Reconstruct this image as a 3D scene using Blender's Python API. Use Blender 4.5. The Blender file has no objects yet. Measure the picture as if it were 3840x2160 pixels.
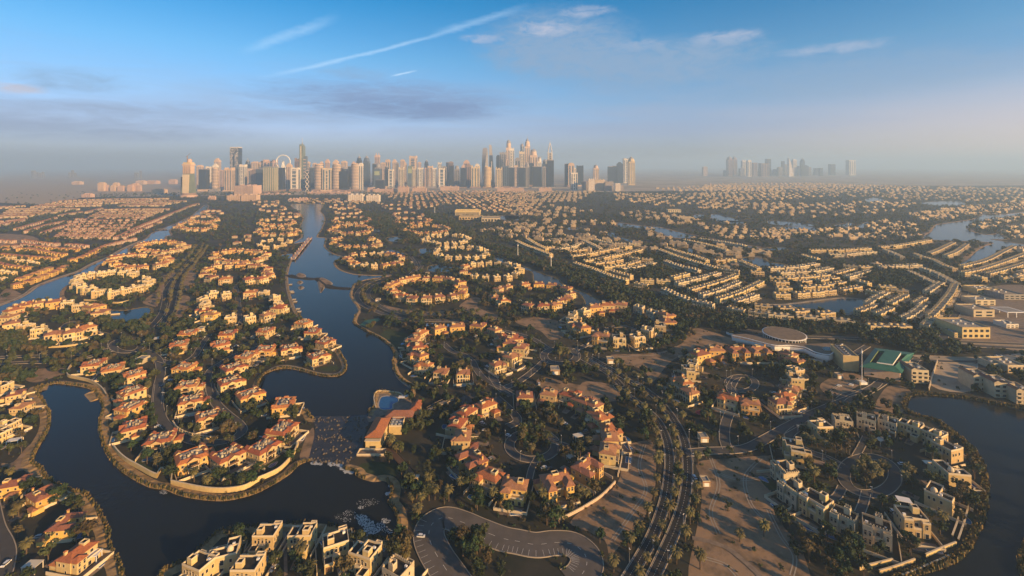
import bpy, math, random
import numpy as np
from mathutils import Vector, Matrix
random.seed(7)
rng = np.random.default_rng(11)
R = math.radians
HAZE_D = 1.75e-4
sc = bpy.context.scene
COL = sc.collection

# ------------------------------------------------------------------ camera, light, sky
CAM_H = 150.0            # drone height above the ground (m)
FPX = 1760.0             # focal length in pixels of a 3840 px wide frame
KZ = FPX / 2087.0        # distances below were first measured with a 2087 px focal length
FD = FPX * 0.67083
HOR = 619.0              # row of the horizon in that frame
cam_d = bpy.data.cameras.new("camera"); cam = bpy.data.objects.new("camera", cam_d); COL.objects.link(cam)
cam.location = (0, 0, CAM_H); cam.rotation_euler = (R(90), 0, 0)
cam_d.sensor_width = 36; cam_d.lens = 36 * FPX / 3840
cam_d.shift_y = (HOR - 1080) / 3840
cam_d.clip_start = 1; cam_d.clip_end = 90000
sc.camera = cam
SUN_AZ, SUN_EL = 128.0, 15.0     # clockwise from the view direction, above the horizon
sv = Vector((math.sin(R(SUN_AZ)) * math.cos(R(SUN_EL)), math.cos(R(SUN_AZ)) * math.cos(R(SUN_EL)), math.sin(R(SUN_EL))))
ld = bpy.data.lights.new("sun", 'SUN'); ld.energy = 5.0; ld.angle = R(0.5); ld.color = (1.0, 0.60, 0.24)
lo = bpy.data.objects.new("sun", ld); COL.objects.link(lo); lo.rotation_euler = (-sv).to_track_quat('-Z', 'Y').to_euler()
lo.location = (2000, -1000, 1500)
sc.view_settings.view_transform = 'Standard'; sc.view_settings.look = 'None'
sc.view_settings.exposure = 1.0; sc.view_settings.gamma = 1.0; sc.view_settings.use_curve_mapping = False
sc.cycles.max_bounces = 5; sc.cycles.diffuse_bounces = 2; sc.cycles.glossy_bounces = 2
sc.cycles.transmission_bounces = 2; sc.cycles.volume_bounces = 3; sc.cycles.transparent_max_bounces = 6
sc.cycles.use_denoising = True
sc.cycles.caustics_reflective = False; sc.cycles.caustics_refractive = False

class NT:
    """small helper for node trees"""
    def __init__(s, nt): s.nt = nt; s.n = nt.nodes; s.l = nt.links
    def node(s, t, **kw):
        o = s.n.new(t)
        for k, v in kw.items(): setattr(o, k, v)
        return o
    def link(s, a, b): s.l.new(a, b)
    def m(s, op, a, b=None, c=None, clamp=False):
        o = s.n.new('ShaderNodeMath'); o.operation = op; o.use_clamp = clamp
        for i, x in enumerate((a, b, c)):
            if x is None: continue
            if isinstance(x, (int, float)): o.inputs[i].default_value = x
            else: s.l.new(x, o.inputs[i])
        return o.outputs[0]
    def mix(s, f, a, b, mode='MIX'):
        o = s.n.new('ShaderNodeMix'); o.data_type = 'RGBA'; o.blend_type = mode
        for sock, x in ((o.inputs[0], f), (o.inputs[6], a), (o.inputs[7], b)):
            if isinstance(x, (int, float)): sock.default_value = x
            elif isinstance(x, tuple): sock.default_value = (*x[:3], 1)
            else: s.l.new(x, sock)
        return o.outputs[2]
    def ramp(s, f, stops, interp='LINEAR'):
        o = s.n.new('ShaderNodeValToRGB'); cr = o.color_ramp; cr.interpolation = interp
        while len(cr.elements) < len(stops): cr.elements.new(0.5)
        for e, (p, c) in zip(cr.elements, stops):
            e.position = p; e.color = (*c, 1) if isinstance(c, tuple) else (c, c, c, 1)
        s.l.new(f, o.inputs[0]); return o.outputs[0]
    def noise(s, vec, scale, detail=3, rough=0.55, dist=0.0):
        o = s.n.new('ShaderNodeTexNoise'); o.inputs['Scale'].default_value = scale
        o.inputs['Detail'].default_value = detail; o.inputs['Roughness'].default_value = rough
        o.inputs['Distortion'].default_value = dist
        if vec is not None: s.l.new(vec, o.inputs['Vector'])
        return o.outputs[0]
    def mapping(s, vec, loc=(0, 0, 0), rot=(0, 0, 0), scl=(1, 1, 1)):
        o = s.n.new('ShaderNodeMapping'); o.inputs[1].default_value = loc; o.inputs[2].default_value = rot
        o.inputs[3].default_value = scl; s.l.new(vec, o.inputs[0]); return o.outputs[0]

world = bpy.data.worlds.new("World"); sc.world = world; world.use_nodes = True
w = NT(world.node_tree); w.n.clear()
sky = w.node('ShaderNodeTexSky', sky_type='NISHITA', sun_disc=False, sun_elevation=R(SUN_EL), sun_rotation=R(SUN_AZ), altitude=100, air_density=1.0, dust_density=1.2, ozone_density=2.0)
geo = w.node('ShaderNodeTexCoord')
sep = w.node('ShaderNodeSeparateXYZ'); w.link(geo.outputs['Generated'], sep.inputs[0])
X, Y, Z = sep.outputs
az = w.m('ARCTAN2', X, Y)                      # 0 ahead, + to the right
hl = w.m('SQRT', w.m('ADD', w.m('MULTIPLY', X, X), w.m('MULTIPLY', Y, Y)))
el = w.m('ARCTAN2', Z, hl)                     # elevation in radians
eln = w.m('DIVIDE', el, 1.57, clamp=True)
tint = w.ramp(eln, SKY_TINT := [(0.0, (0.60, 0.68, 1.10)), (0.0415, (0.60, 0.64, 1.04)), (0.083, (0.50, 0.66, 0.92)), (0.136, (0.33, 0.68, 0.90)), (0.213, (0.015, 0.56, 0.84)), (0.285, (0.22, 0.46, 0.70)), (0.45, (0.34, 0.48, 0.62)), (1.0, (0.42, 0.55, 0.70))])
col = w.mix(1.0, sky.outputs[0], tint, 'MULTIPLY')
# high thin clouds: stretched noise in (azimuth, elevation)
cv = w.node('ShaderNodeCombineXYZ'); w.link(az, cv.inputs[0]); w.link(el, cv.inputs[1])
band = w.noise(w.mapping(cv.outputs[0], (0.3, 0.1, 0), (0, 0, 0.06), (2.2, 17, 1)), 1.6, 5, 0.6, 0.6)
def bump(c0, half, val, soft=None):            # smooth window on a value
    d = w.m('ABSOLUTE', w.m('SUBTRACT', val, c0)); return w.m('SUBTRACT', 1.0, w.m('DIVIDE', d, half), clamp=True)
low = w.m('MULTIPLY', w.ramp(band, [(0.42, 0.0), (0.72, 1.0)]), bump(0.10, 0.118, el))
col = w.mix(w.m('MULTIPLY', low, 0.6), col, CLOUD_LOW := (1.9, 2.35, 3.3))
glow = w.m('MULTIPLY', w.ramp(az, [(0.36, 0.0), (0.95, 1.0)]), w.ramp(eln, [(0.0, 1.0), (0.1, 0.0)]))
col = w.mix(w.m('MULTIPLY', glow, 0.95), col, (5.2, 4.1, 3.7))
puffn = w.noise(w.mapping(cv.outputs[0], (0, 0, 0), (0, 0, -0.1), (1, 2.6, 1)), 26, 7, 0.66, 0.7)
wisp = w.noise(w.mapping(cv.outputs[0], (0, 0, 0), (0, 0, -0.25), (1, 6, 1)), 11, 7, 0.72, 1.0)
def spot(a0, e0, ra, re, thr, gain, c, src, rot=0.0):
    global col
    da = w.m('SUBTRACT', az, a0); de = w.m('SUBTRACT', el, e0)
    cr_, sr_ = math.cos(rot), math.sin(rot)
    u = w.m('DIVIDE', w.m('ADD', w.m('MULTIPLY', da, cr_), w.m('MULTIPLY', de, sr_)), ra)
    v = w.m('DIVIDE', w.m('SUBTRACT', w.m('MULTIPLY', de, cr_), w.m('MULTIPLY', da, sr_)), re)
    g = w.m('SUBTRACT', 1.0, w.m('ADD', w.m('MULTIPLY', u, u), w.m('MULTIPLY', v, v)), clamp=True)
    k = w.m('MULTIPLY', w.ramp(w.m('ADD', src, w.m('MULTIPLY', w.m('SUBTRACT', g, 0.5), 0.35)), [(thr + .10, 0.0), (min(thr + 0.55, 1.0), 1.0)]), w.m('MULTIPLY', g, 1.4, clamp=True))
    col = w.mix(w.m('MULTIPLY', k, gain, clamp=True), col, c)
def azel(px, py):                              # direction of a point of the 2576 px wide frame
    x = (px - 1288) / FD; z = (415 - py) / FD
    return math.atan(x), math.atan(z / math.hypot(1, x))
PINK, GREY, WHITE = (3.2, 3.2, 3.8), (1.35, 2.1, 3.15), (4.2, 5.3, 6.4)
for px, py, rx, ry, thr, gain, c, src in (
        (1400, 112, 240, 105, 0.14, 0.85, GREY, puffn), (1375, 72, 90, 24, 0.28, 0.7, PINK, puffn), (1345, 150, 150, 50, 0.24, 0.6, GREY, puffn),
        (1215, 98, 80, 14, 0.30, 0.6, PINK, puffn), (1475, 28, 90, 18, 0.30, 0.5, PINK, puffn), (1825, 95, 110, 22, 0.28, 0.7, PINK, puffn),
        (1810, 125, 150, 45, 0.24, 0.55, GREY, puffn), (1610, 115, 80, 20, 0.30, 0.5, PINK, puffn), (1620, 165, 290, 75, 0.14, 0.85, GREY, puffn), (2150, 190, 330, 60, 0.16, 0.5, GREY, puffn),
        (2090, 122, 140, 16, 0.30, 0.5, PINK, puffn), (35, 221, 50, 14, 0.25, 0.95, PINK, puffn), (190, 205, 110, 30, 0.24, 0.6, GREY, puffn),
        (980, 252, 420, 62, 0.20, 0.85, (1.15, 1.75, 3.0), wisp), (1060, 275, 260, 36, 0.16, 0.85, (1.0, 1.55, 2.75), wisp), (880, 182, 100, 20, 0.26, 0.5, GREY, puffn),
        (150, 322, 420, 30, 0.16, 0.7, (1.5, 1.95, 2.9), wisp), (180, 278, 360, 26, 0.22, 0.6, (1.7, 2.2, 3.2), wisp), (560, 285, 360, 26, 0.22, 0.6, (1.7, 2.2, 3.2), wisp), (1700, 320, 500, 24, 0.22, 0.5, (1.7, 2.2, 3.2), wisp)):
    a0, e0 = azel(px, py)
    spot(a0, e0, rx / FD, ry / FD, thr, gain, c, src)
def trail(p, q, half, gain, c):                # a contrail between two directions, ragged along its length
    global col
    (a0, e0), (a1, e1) = azel(*p), azel(*q)
    dx, dy = a1 - a0, e1 - e0; L = math.hypot(dx, dy); dx /= L; dy /= L
    da = w.m('SUBTRACT', az, a0); de = w.m('SUBTRACT', el, e0)
    t = w.m('ADD', w.m('MULTIPLY', da, dx), w.m('MULTIPLY', de, dy))
    s_ = w.m('SUBTRACT', w.m('MULTIPLY', de, dx), w.m('MULTIPLY', da, dy))
    s_ = w.m('ADD', s_, w.m('MULTIPLY', w.m('SUBTRACT', wisp, 0.5), half * 1.6))
    wd = w.m('MULTIPLY', w.m('ADD', 0.35, w.m('MULTIPLY', puffn, 1.0)), half)
    k = w.m('SUBTRACT', 1.0, w.m('DIVIDE', w.m('ABSOLUTE', s_), wd), clamp=True)
    tt = w.m('DIVIDE', t, L)
    ends = w.m('MULTIPLY', w.m('MULTIPLY', tt, 4.0, clamp=True), w.m('MULTIPLY', w.m('SUBTRACT', 1.0, tt), 3.0, clamp=True))
    col = w.mix(w.m('MULTIPLY', w.m('MULTIPLY', k, ends), gain, clamp=True), col, c)
trail((640, 198), (1190, 60), 0.0062, 0.32, WHITE); trail((1080, 88), (1340, 10), 0.0115, 0.22, WHITE)
trail((600, 132), (860, 38), 0.014, 0.22, WHITE); trail((980, 192), (1052, 177), 0.003, 0.6, WHITE)
bg = w.node('ShaderNodeBackground'); bg.inputs[1].default_value = 0.10
w.link(col, bg.inputs[0]); out = w.node('ShaderNodeOutputWorld'); w.link(bg.outputs[0], out.inputs[0])

# ------------------------------------------------------------------ picture frames -> ground
def reg(ox, oy, s):
    def f(pts):
        if isinstance(pts, tuple): return (ox + pts[0] / s, oy + pts[1] / s)
        return [(ox + p[0] / s, oy + p[1] / s) + tuple(p[2:]) for p in pts]
    return f
A1, A2, A3, A4 = (reg(960 * i, 1440, 2.0125) for i in range(4))
B1, B2, B3, B4 = (reg(960 * i, 900, 2.4146) for i in range(4))
T1, T2, T3 = reg(600, 480, 3.067), reg(1300, 480, 3.067), reg(2000, 480, 2.576)
T4, T5, T6, T7 = reg(2640, 500, 2.147), reg(0, 560, 3.067), reg(960, 690, 2.477), reg(1900, 690, 2.477)
D = reg(0, 0, 0.67083)
def G(p, z=0.0):                               # ground point (at height z) under a point of the frame
    d = FPX * (CAM_H - z) / max(p[1] - HOR, 4.0)
    return ((p[0] - 1920) * d / FPX, d)
def GL(pts, z=0.0): return [G(p, z) for p in pts]

# ------------------------------------------------------------------ materials
MATS = {}
def mat(name, base, rough=0.8, var=None, vscale=0.3, bumps=0.0, spec=0.3, metal=0.0, objvar=0.0, detail=4, lo_=0.4, hi_=0.62, coord='Object'):
    m = bpy.data.materials.new(name); m.use_nodes = True; MATS[name] = m
    t = NT(m.node_tree); b = t.n['Principled BSDF']
    b.inputs['Roughness'].default_value = rough; b.inputs['Metallic'].default_value = metal
    b.inputs['Specular IOR Level'].default_value = spec
    c = base; tc = t.node('ShaderNodeTexCoord').outputs[coord]
    if var is not None:
        n = t.noise(tc, vscale, detail, 0.6)
        c = t.mix(t.ramp(n, [(lo_, 0.0), (hi_, 1.0)]), base, var)
    if objvar:
        oi = t.node('ShaderNodeObjectInfo')
        k = t.m('ADD', 1 - objvar, t.m('MULTIPLY', oi.outputs['Random'], 2 * objvar))
        hs = t.node('ShaderNodeHueSaturation'); t.link(k, hs.inputs['Value'])
        t.link(t.m('ADD', 0.5 - objvar * 0.06, t.m('MULTIPLY', oi.outputs['Random'], objvar * 0.12)), hs.inputs['Hue'])
        if isinstance(c, tuple): hs.inputs['Color'].default_value = (*c, 1)
        else: t.link(c, hs.inputs['Color'])
        c = hs.outputs[0]
    if isinstance(c, tuple): b.inputs['Base Color'].default_value = (*c, 1)
    else: t.link(c, b.inputs['Base Color'])
    if bumps:
        bp = t.node('ShaderNodeBump'); bp.inputs['Strength'].default_value = bumps; bp.inputs['Distance'].default_value = 0.3
        t.link(t.noise(tc, vscale * 4, 4, 0.6), bp.inputs['Height']); t.link(bp.outputs[0], b.inputs['Normal'])
    return m
mat('wall_yellow', (0.58, 0.37, 0.11), 0.85, (0.50, 0.31, 0.095), 0.5, objvar=0.12)
mat('wall_cream', (0.54, 0.40, 0.185), 0.85, (0.46, 0.34, 0.16), 0.5, objvar=0.12)
mat('wall_white', (0.52, 0.43, 0.28), 0.85, (0.43, 0.355, 0.235), 0.5, objvar=0.12)
mat('wall_pink', (0.52, 0.38, 0.28), 0.85, (0.46, 0.33, 0.24), 0.5)
mat('trim', (0.58, 0.48, 0.33), 0.8)
mat('tile_red', (0.40, 0.14, 0.055), 0.8, (0.28, 0.10, 0.045), 1.2, 0.4, objvar=0.18)
mat('tile_pink', (0.33, 0.145, 0.080), 0.8, (0.24, 0.11, 0.065), 1.0, 0.4, objvar=0.2)
mat('deck_grey', (0.30, 0.28, 0.25), 0.9, (0.22, 0.20, 0.18), 0.8)
mat('deck_dark', (0.026, 0.024, 0.023), 0.95, (0.04, 0.037, 0.034), 0.6, spec=0.1)
mat('deck_tan', (0.33, 0.26, 0.18), 0.9, (0.26, 0.20, 0.14), 0.4)
mat('glass', (0.020, 0.024, 0.030), 0.12, spec=0.5)
mat('wood', (0.12, 0.065, 0.03), 0.7)
mat('metal', (0.42, 0.42, 0.42), 0.5, metal=0.3)
mat('white_paint', (0.74, 0.72, 0.68), 0.6)
mat('canvas', (0.62, 0.56, 0.46), 0.8)
mat('green_roof', (0.035, 0.13, 0.085), 0.55, (0.028, 0.11, 0.075), 0.3)
mat('lime_roof', (0.25, 0.30, 0.06), 0.6)
mat('soil', (0.046, 0.039, 0.027), 0.95, (0.020, 0.023, 0.013), 0.035, 0.6, detail=8)
mat('sand', (0.285, 0.185, 0.108), 0.95, (0.095, 0.072, 0.045), 0.11, 0.5, detail=10, lo_=0.45, hi_=0.68)
mat('lot_sand', (0.42, 0.33, 0.23), 0.95, (0.32, 0.25, 0.17), 0.12, 0.3, detail=8)
mat('plain_sand', (0.42, 0.35, 0.27), 0.95, (0.24, 0.21, 0.165), 0.004, 0.0, detail=8)  # desert sand, paled further so the far plain carries painted haze
mat('paving', (0.24, 0.18, 0.13), 0.9, (0.16, 0.12, 0.09), 0.35)
mat('asphalt', (0.022, 0.021, 0.022), 0.85, (0.030, 0.028, 0.027), 0.08)
mat('street', (0.060, 0.056, 0.054), 0.9, (0.080, 0.074, 0.069), 0.09, detail=7)
mat('kerb', (0.36, 0.30, 0.23), 0.9)
mat('paint_line', (0.62, 0.60, 0.56), 0.8)
mat('lawn', (0.034, 0.052, 0.016), 0.95, (0.026, 0.040, 0.013), 0.3, 0.4)
mat('far_wall', (0.50, 0.39, 0.24), 0.85, (0.36, 0.27, 0.18), 0.06, detail=2)
mat('boulder', (0.14, 0.115, 0.085), 0.9, (0.09, 0.075, 0.06), 0.8, 0.5)
mat('roof_brown', (0.20, 0.145, 0.095), 0.9, (0.15, 0.11, 0.075), 0.3)
mat('car_park', (0.125, 0.108, 0.095), 0.9, (0.095, 0.083, 0.073), 0.12, detail=7)
mat('leaf_dry', (0.105, 0.078, 0.034), 0.85, (0.06, 0.05, 0.022), 0.6, objvar=0.25)
mat('bank', (0.36, 0.235, 0.11), 0.95, (0.22, 0.145, 0.065), 0.3, 0.4)
mat('reed', (0.18, 0.125, 0.045), 0.95, (0.09, 0.075, 0.028), 0.4, 0.4, objvar=0.0)
mat('stone', (0.30, 0.25, 0.19), 0.9, (0.20, 0.16, 0.12), 0.8, 0.5)
mat('leaf', (0.036, 0.058, 0.020), 0.8, (0.020, 0.035, 0.014), 0.6, objvar=0.35)
mat('leaf_olive', (0.068, 0.076, 0.026), 0.8, (0.036, 0.043, 0.017), 0.6, objvar=0.3)
mat('frond', (0.135, 0.112, 0.040), 0.75, (0.082, 0.075, 0.028), 0.8, objvar=0.2)
mat('bark', (0.11, 0.075, 0.045), 0.95)
mat('pool_water', (0.02, 0.10, 0.24), 0.08, (0.015, 0.08, 0.20), 0.6, spec=0.5)
mat('foam', (0.42, 0.43, 0.42), 0.9)
mat('bougainvillea', (0.13, 0.025, 0.03), 0.9, (0.05, 0.035, 0.015), 0.7)
mat('court', (0.03, 0.11, 0.09), 0.9)
mat('car_white', (0.70, 0.70, 0.70), 0.3, spec=0.5); mat('car_dark', (0.04, 0.04, 0.045), 0.3, spec=0.5); mat('car_grey', (0.30, 0.30, 0.31), 0.3, spec=0.5)
mat('tyre', (0.015, 0.015, 0.015), 0.9)
mat('red_cloth', (0.5, 0.05, 0.05), 0.8)
# tower skins
for n_, c_ in (('tan', (0.60, 0.43, 0.30)), ('pinkish', (0.56, 0.38, 0.29)), ('white', (0.72, 0.64, 0.54)), ('beige', (0.62, 0.50, 0.34)), ('brown', (0.28, 0.19, 0.15)), ('grey', (0.28, 0.26, 0.26)), ('gold', (0.62, 0.47, 0.25))):
    mat('skin_' + n_, c_, 0.75, tuple(k * 0.82 for k in c_), 0.03)
mat('glass_dark', (0.022, 0.028, 0.042), 0.25, (0.03, 0.037, 0.055), 0.03, spec=0.5)
mat('glass_blue', (0.10, 0.13, 0.17), 0.25, (0.07, 0.09, 0.13), 0.03, spec=0.5)
mat('glass_green', (0.17, 0.20, 0.15), 0.3, (0.12, 0.15, 0.12), 0.02, spec=0.5)
mat('glass_lime', (0.32, 0.36, 0.20), 0.4)
m_ = mat('water', (0.011, 0.013, 0.013), 0.12, spec=0.17)
t = NT(m_.node_tree); b = t.n['Principled BSDF']; tc = t.node('ShaderNodeTexCoord').outputs['Object']
bp = t.node('ShaderNodeBump'); bp.inputs['Strength'].default_value = 0.25; bp.inputs['Distance'].default_value = 0.25
t.link(t.m('ADD', t.noise(tc, 0.35, 5, 0.6), t.m('MULTIPLY', t.noise(tc, 0.03, 3), 1.5)), bp.inputs['Height']); t.link(bp.outputs[0], b.inputs['Normal'])
b.inputs['IOR'].default_value = 1.33
mat('rapid_bed', (0.036, 0.026, 0.017), 0.5, (0.010, 0.010, 0.011), 0.25, 0.6, spec=0.5, detail=8)

# ------------------------------------------------------------------ mesh building
def rotp(x, y, a): c, s = math.cos(a), math.sin(a); return x * c - y * s, x * s + y * c
class MB:
    def __init__(s): s.v = []; s.f = []; s.m = []
    def face(s, pts, m): i = len(s.v); s.v += [tuple(p) for p in pts]; s.f.append(tuple(range(i, i + len(pts)))); s.m.append(m)
    def bx(s, x0, y0, z0, x1, y1, z1, m, bottom=False):
        i = len(s.v); s.v += [(x0, y0, z0), (x1, y0, z0), (x1, y1, z0), (x0, y1, z0), (x0, y0, z1), (x1, y0, z1), (x1, y1, z1), (x0, y1, z1)]
        fs = [(0, 1, 5, 4), (1, 2, 6, 5), (2, 3, 7, 6), (3, 0, 4, 7), (4, 5, 6, 7)] + ([(3, 2, 1, 0)] if bottom else [])
        s.f += [tuple(i + k for k in f) for f in fs]; s.m += [m] * len(fs)
    def prism(s, poly, z0, z1, m, mtop=None, mbot=False):
        if sum(poly[k - 1][0] * poly[k][1] - poly[k][0] * poly[k - 1][1] for k in range(len(poly))) < 0: poly = poly[::-1]
        n = len(poly); i = len(s.v); s.v += [(x, y, z0) for x, y in poly] + [(x, y, z1) for x, y in poly]
        for k in range(n): s.f.append((i + k, i + (k + 1) % n, i + n + (k + 1) % n, i + n + k)); s.m.append(m)
        s.f.append(tuple(range(i + n, i + 2 * n))); s.m.append(mtop or m)
        if mbot: s.f.append(tuple(range(i + n - 1, i - 1, -1))); s.m.append(m)
    def frus(s, x, y, z0, z1, r0, r1, m, n=12, cap=True, sx=1.0, sy=1.0, ph=0.0, rot1=0.0):
        i = len(s.v)
        for z, r, o in ((z0, r0, 0), (z1, r1, rot1)):
            for k in range(n):
                a = 2 * math.pi * k / n + ph + o; s.v.append((x + r * sx * math.cos(a), y + r * sy * math.sin(a), z))
        for k in range(n): s.f.append((i + k, i + (k + 1) % n, i + n + (k + 1) % n, i + n + k)); s.m.append(m)
        if cap and r1 > 0.01: s.f.append(tuple(range(i + n, i + 2 * n))); s.m.append(m)
    def dome(s, x, y, z, r, m, hz=1.0, n=12):
        pr = r
        pz = z
        for k in range(1, 5):
            a = k / 4 * math.pi / 2; r2 = max(r * math.cos(a), 0.01); z2 = z + r * hz * math.sin(a)
            s.frus(x, y, pz, z2, pr, r2, m, n, cap=(k == 4)); pr, pz = r2, z2
    def tube(s, p, q, r, m, n=6):
        p, q = Vector(p), Vector(q); d = (q - p).normalized(); u = d.orthogonal().normalized(); v = d.cross(u); i = len(s.v)
        for c in (p, q):
            for k in range(n): a = 2 * math.pi * k / n; s.v.append(tuple(c + r * (math.cos(a) * u + math.sin(a) * v)))
        for k in range(n): s.f.append((i + k, i + (k + 1) % n, i + n + (k + 1) % n, i + n + k)); s.m.append(m)
        s.f.append(tuple(range(i + n, i + 2 * n))); s.m.append(m)
    def hip(s, x0, y0, x1, y1, z, h, m, o=0.5):
        x0 -= o; y0 -= o; x1 += o; y1 += o; i = len(s.v); zb = z - 0.18
        wx, wy = x1 - x0, y1 - y0
        if wx >= wy: a, b = (x0 + wy / 2, (y0 + y1) / 2, z + h), (x1 - wy / 2, (y0 + y1) / 2, z + h)
        else: a, b = ((x0 + x1) / 2, y0 + wx / 2, z + h), ((x0 + x1) / 2, y1 - wx / 2, z + h)
        s.v += [(x0, y0, zb), (x1, y0, zb), (x1, y1, zb), (x0, y1, zb), (x0, y0, z), (x1, y0, z), (x1, y1, z), (x0, y1, z), a, b]
        fs = [(0, 1, 5, 4), (1, 2, 6, 5), (2, 3, 7, 6), (3, 0, 4, 7), (3, 2, 1, 0)]
        fs += [(4, 5, 9, 8), (5, 6, 9), (6, 7, 8, 9), (7, 4, 8)] if wx >= wy else [(4, 5, 8), (5, 6, 9, 8), (6, 7, 9), (7, 4, 8, 9)]
        s.f += [tuple(i + k for k in f) for f in fs]; s.m += [m] * len(fs)
    def gable(s, x0, y0, x1, y1, z, h, m, mend, o=0.3):   # ridge along y
        i = len(s.v); xm = (x0 + x1) / 2
        s.v += [(x0 - o, y0 - o, z), (x1 + o, y0 - o, z), (x1 + o, y1, z), (x0 - o, y1, z), (xm, y0 - o, z + h), (xm, y1, z + h)]
        for f, mm in (((0, 1, 4), mend), ((1, 2, 5, 4), m), ((2, 3, 5), mend), ((3, 0, 4, 5), m)): s.f.append(tuple(i + k for k in f)); s.m.append(mm)
    def mansard(s, x0, y0, x1, y1, z, h, ins, m, o=0.6):
        i = len(s.v); zb = z - 0.18
        def ring(d, zz): return [(x0 + d, y0 + d, zz), (x1 - d, y0 + d, zz), (x1 - d, y1 - d, zz), (x0 + d, y1 - d, zz)]
        s.v += ring(-o, zb) + ring(-o, z) + ring(ins, z + h) + ring(ins + 0.3, z + h) + ring(ins + 0.3, z + 0.2)
        for L in range(4):
            for k in range(4):
                s.f.append((i + 4 * L + k, i + 4 * L + (k + 1) % 4, i + 4 * L + 4 + (k + 1) % 4, i + 4 * L + 4 + k)); s.m.append(m)
        s.f.append((i + 3, i + 2, i + 1, i)); s.m.append(m)
    def parapet(s, x0, y0, x1, y1, z, h, m, t=0.25):
        s.bx(x0, y0, z, x1, y0 + t, z + h, m); s.bx(x0, y1 - t, z, x1, y1, z + h, m)
        s.bx(x0, y0 + t, z, x0 + t, y1 - t, z + h, m); s.bx(x1 - t, y0 + t, z, x1, y1 - t, z + h, m)
    def cren(s, x0, y0, x1, y1, z, m, step=1.1):
        L = math.hypot(x1 - x0, y1 - y0); n = max(2, int(L / step))
        for k in range(n):
            t = (k + 0.5) / n; x, y = x0 + (x1 - x0) * t, y0 + (y1 - y0) * t; s.bx(x - 0.26, y - 0.26, z, x + 0.26, y + 0.26, z + 0.55, m)
    def add(s, o, loc=(0, 0, 0), rz=0.0):
        i = len(s.v)
        for x, y, z in o.v: a, b = rotp(x, y, rz); s.v.append((a + loc[0], b + loc[1], z + loc[2]))
        s.f += [tuple(i + k for k in f) for f in o.f]; s.m += o.m
    def mesh(s, name):
        me = bpy.data.meshes.new(name); me.from_pydata(s.v, [], s.f)
        ms = list(dict.fromkeys(s.m))
        for k in ms: me.materials.append(MATS[k])
        ix = {k: i for i, k in enumerate(ms)}; me.polygons.foreach_set('material_index', [ix[k] for k in s.m]); me.update(); return me
    def build(s, name, parent=None, loc=(0, 0, 0), rz=0.0): return put(name, s.mesh(name), parent, loc, rz)
def put(name, me, parent=None, loc=(0, 0, 0), rz=0.0, scl=1.0):
    o = bpy.data.objects.new(name, me); COL.objects.link(o)
    if parent is not None: o.parent = parent
    o.location = loc; o.rotation_euler = (0, 0, rz)
    if scl != 1.0: o.scale = (scl,) * 3 if isinstance(scl, (int, float)) else scl
    return o
def tag(o, label=None, cat=None, group=None, kind=None):
    for k, v in (('label', label), ('category', cat), ('group', group), ('kind', kind)):
        if v: o[k] = v
    return o
def thing(name, label, cat, loc, rz=0.0, group=None, scl=1.0): return tag(put(name, None, None, loc, rz, scl), label, cat, group)
def struct(o): o['kind'] = 'structure'; return o
ORD = "first second third fourth fifth sixth seventh eighth ninth tenth eleventh twelfth thirteenth fourteenth fifteenth sixteenth seventeenth eighteenth nineteenth twentieth".split()
TENS = {20: 'twenty', 30: 'thirty', 40: 'forty', 50: 'fifty', 60: 'sixty', 70: 'seventy', 80: 'eighty', 90: 'ninety'}
def ordn(n):                                   # 1 -> first
    if n <= 20: return ORD[n - 1]
    if n < 100: return (TENS[n // 10 * 10] + '-' + ORD[n % 10 - 1]) if n % 10 else TENS[n][:-1] + 'ieth'
    return ('one-hundred-and-' + ordn(n - 100)) if n > 100 else 'hundredth'
HRS = "twelve one two three four five six seven eight nine ten eleven".split()
def clockword(c, h):                           # c: hour * 2
    return ('half-past-' if c % 2 else '') + HRS[(c // 2) % 12] + ('' if c % 2 else "-o'clock")
class Tpl:
    """a thing made of parts; full: one object per part, mid: small parts fold into big ones, far: one mesh"""
    def __init__(s, name): s.name = name; s.e = []; s.cache = {}
    def part(s, name, parent=None, small=False, loc=(0, 0, 0), rz=0.0, mb=None, key=None):
        mb = mb or MB(); s.e.append(dict(name=name, mb=mb, parent=parent, small=small, loc=loc, rz=rz, key=key)); return mb
    def level(s, mode):
        if mode in s.cache: return s.cache[mode]
        out = []
        if mode == 'far':
            mb = MB()
            for e in s.e: mb.add(e['mb'], e['loc'], e['rz'])
            out = [(s.name, mb.mesh(s.name), None, (0, 0, 0), 0.0)]
        elif mode == 'mid':
            base = MB(); big = [e for e in s.e if not e['small']]
            base.add(big[0]['mb'])
            for e in s.e:
                if e['small']: base.add(e['mb'], e['loc'], e['rz'])
            out = [(big[0]['name'], base.mesh(big[0]['name']), None, (0, 0, 0), 0.0)] + [(e['name'], e['mb'].mesh(e['name']), e['parent'], e['loc'], e['rz']) for e in big[1:]]
        else:
            for e in s.e:
                k = e['key']
                if k: me = KEYED.get(k) or KEYED.setdefault(k, e['mb'].mesh(e['name']))
                else: me = e['mb'].mesh(e['name'])
                out.append((e['name'], me, e['parent'], e['loc'], e['rz']))
        s.cache[mode] = out; return out
    def place(s, mode, label, cat, loc, rz, group=None, scl=1.0, name=None):
        L = s.level(mode)
        if mode == 'far': return tag(put(name or s.name, L[0][1], None, loc, rz, scl), label, cat, group)
        r = thing(name or s.name, label, cat, loc, rz, group, scl); made = {}
        for nm, me, par, lc, rr in L: made[nm] = put(nm, me, made.get(par, r) if par else r, lc, rr)
        return r
KEYED = {}
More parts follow.
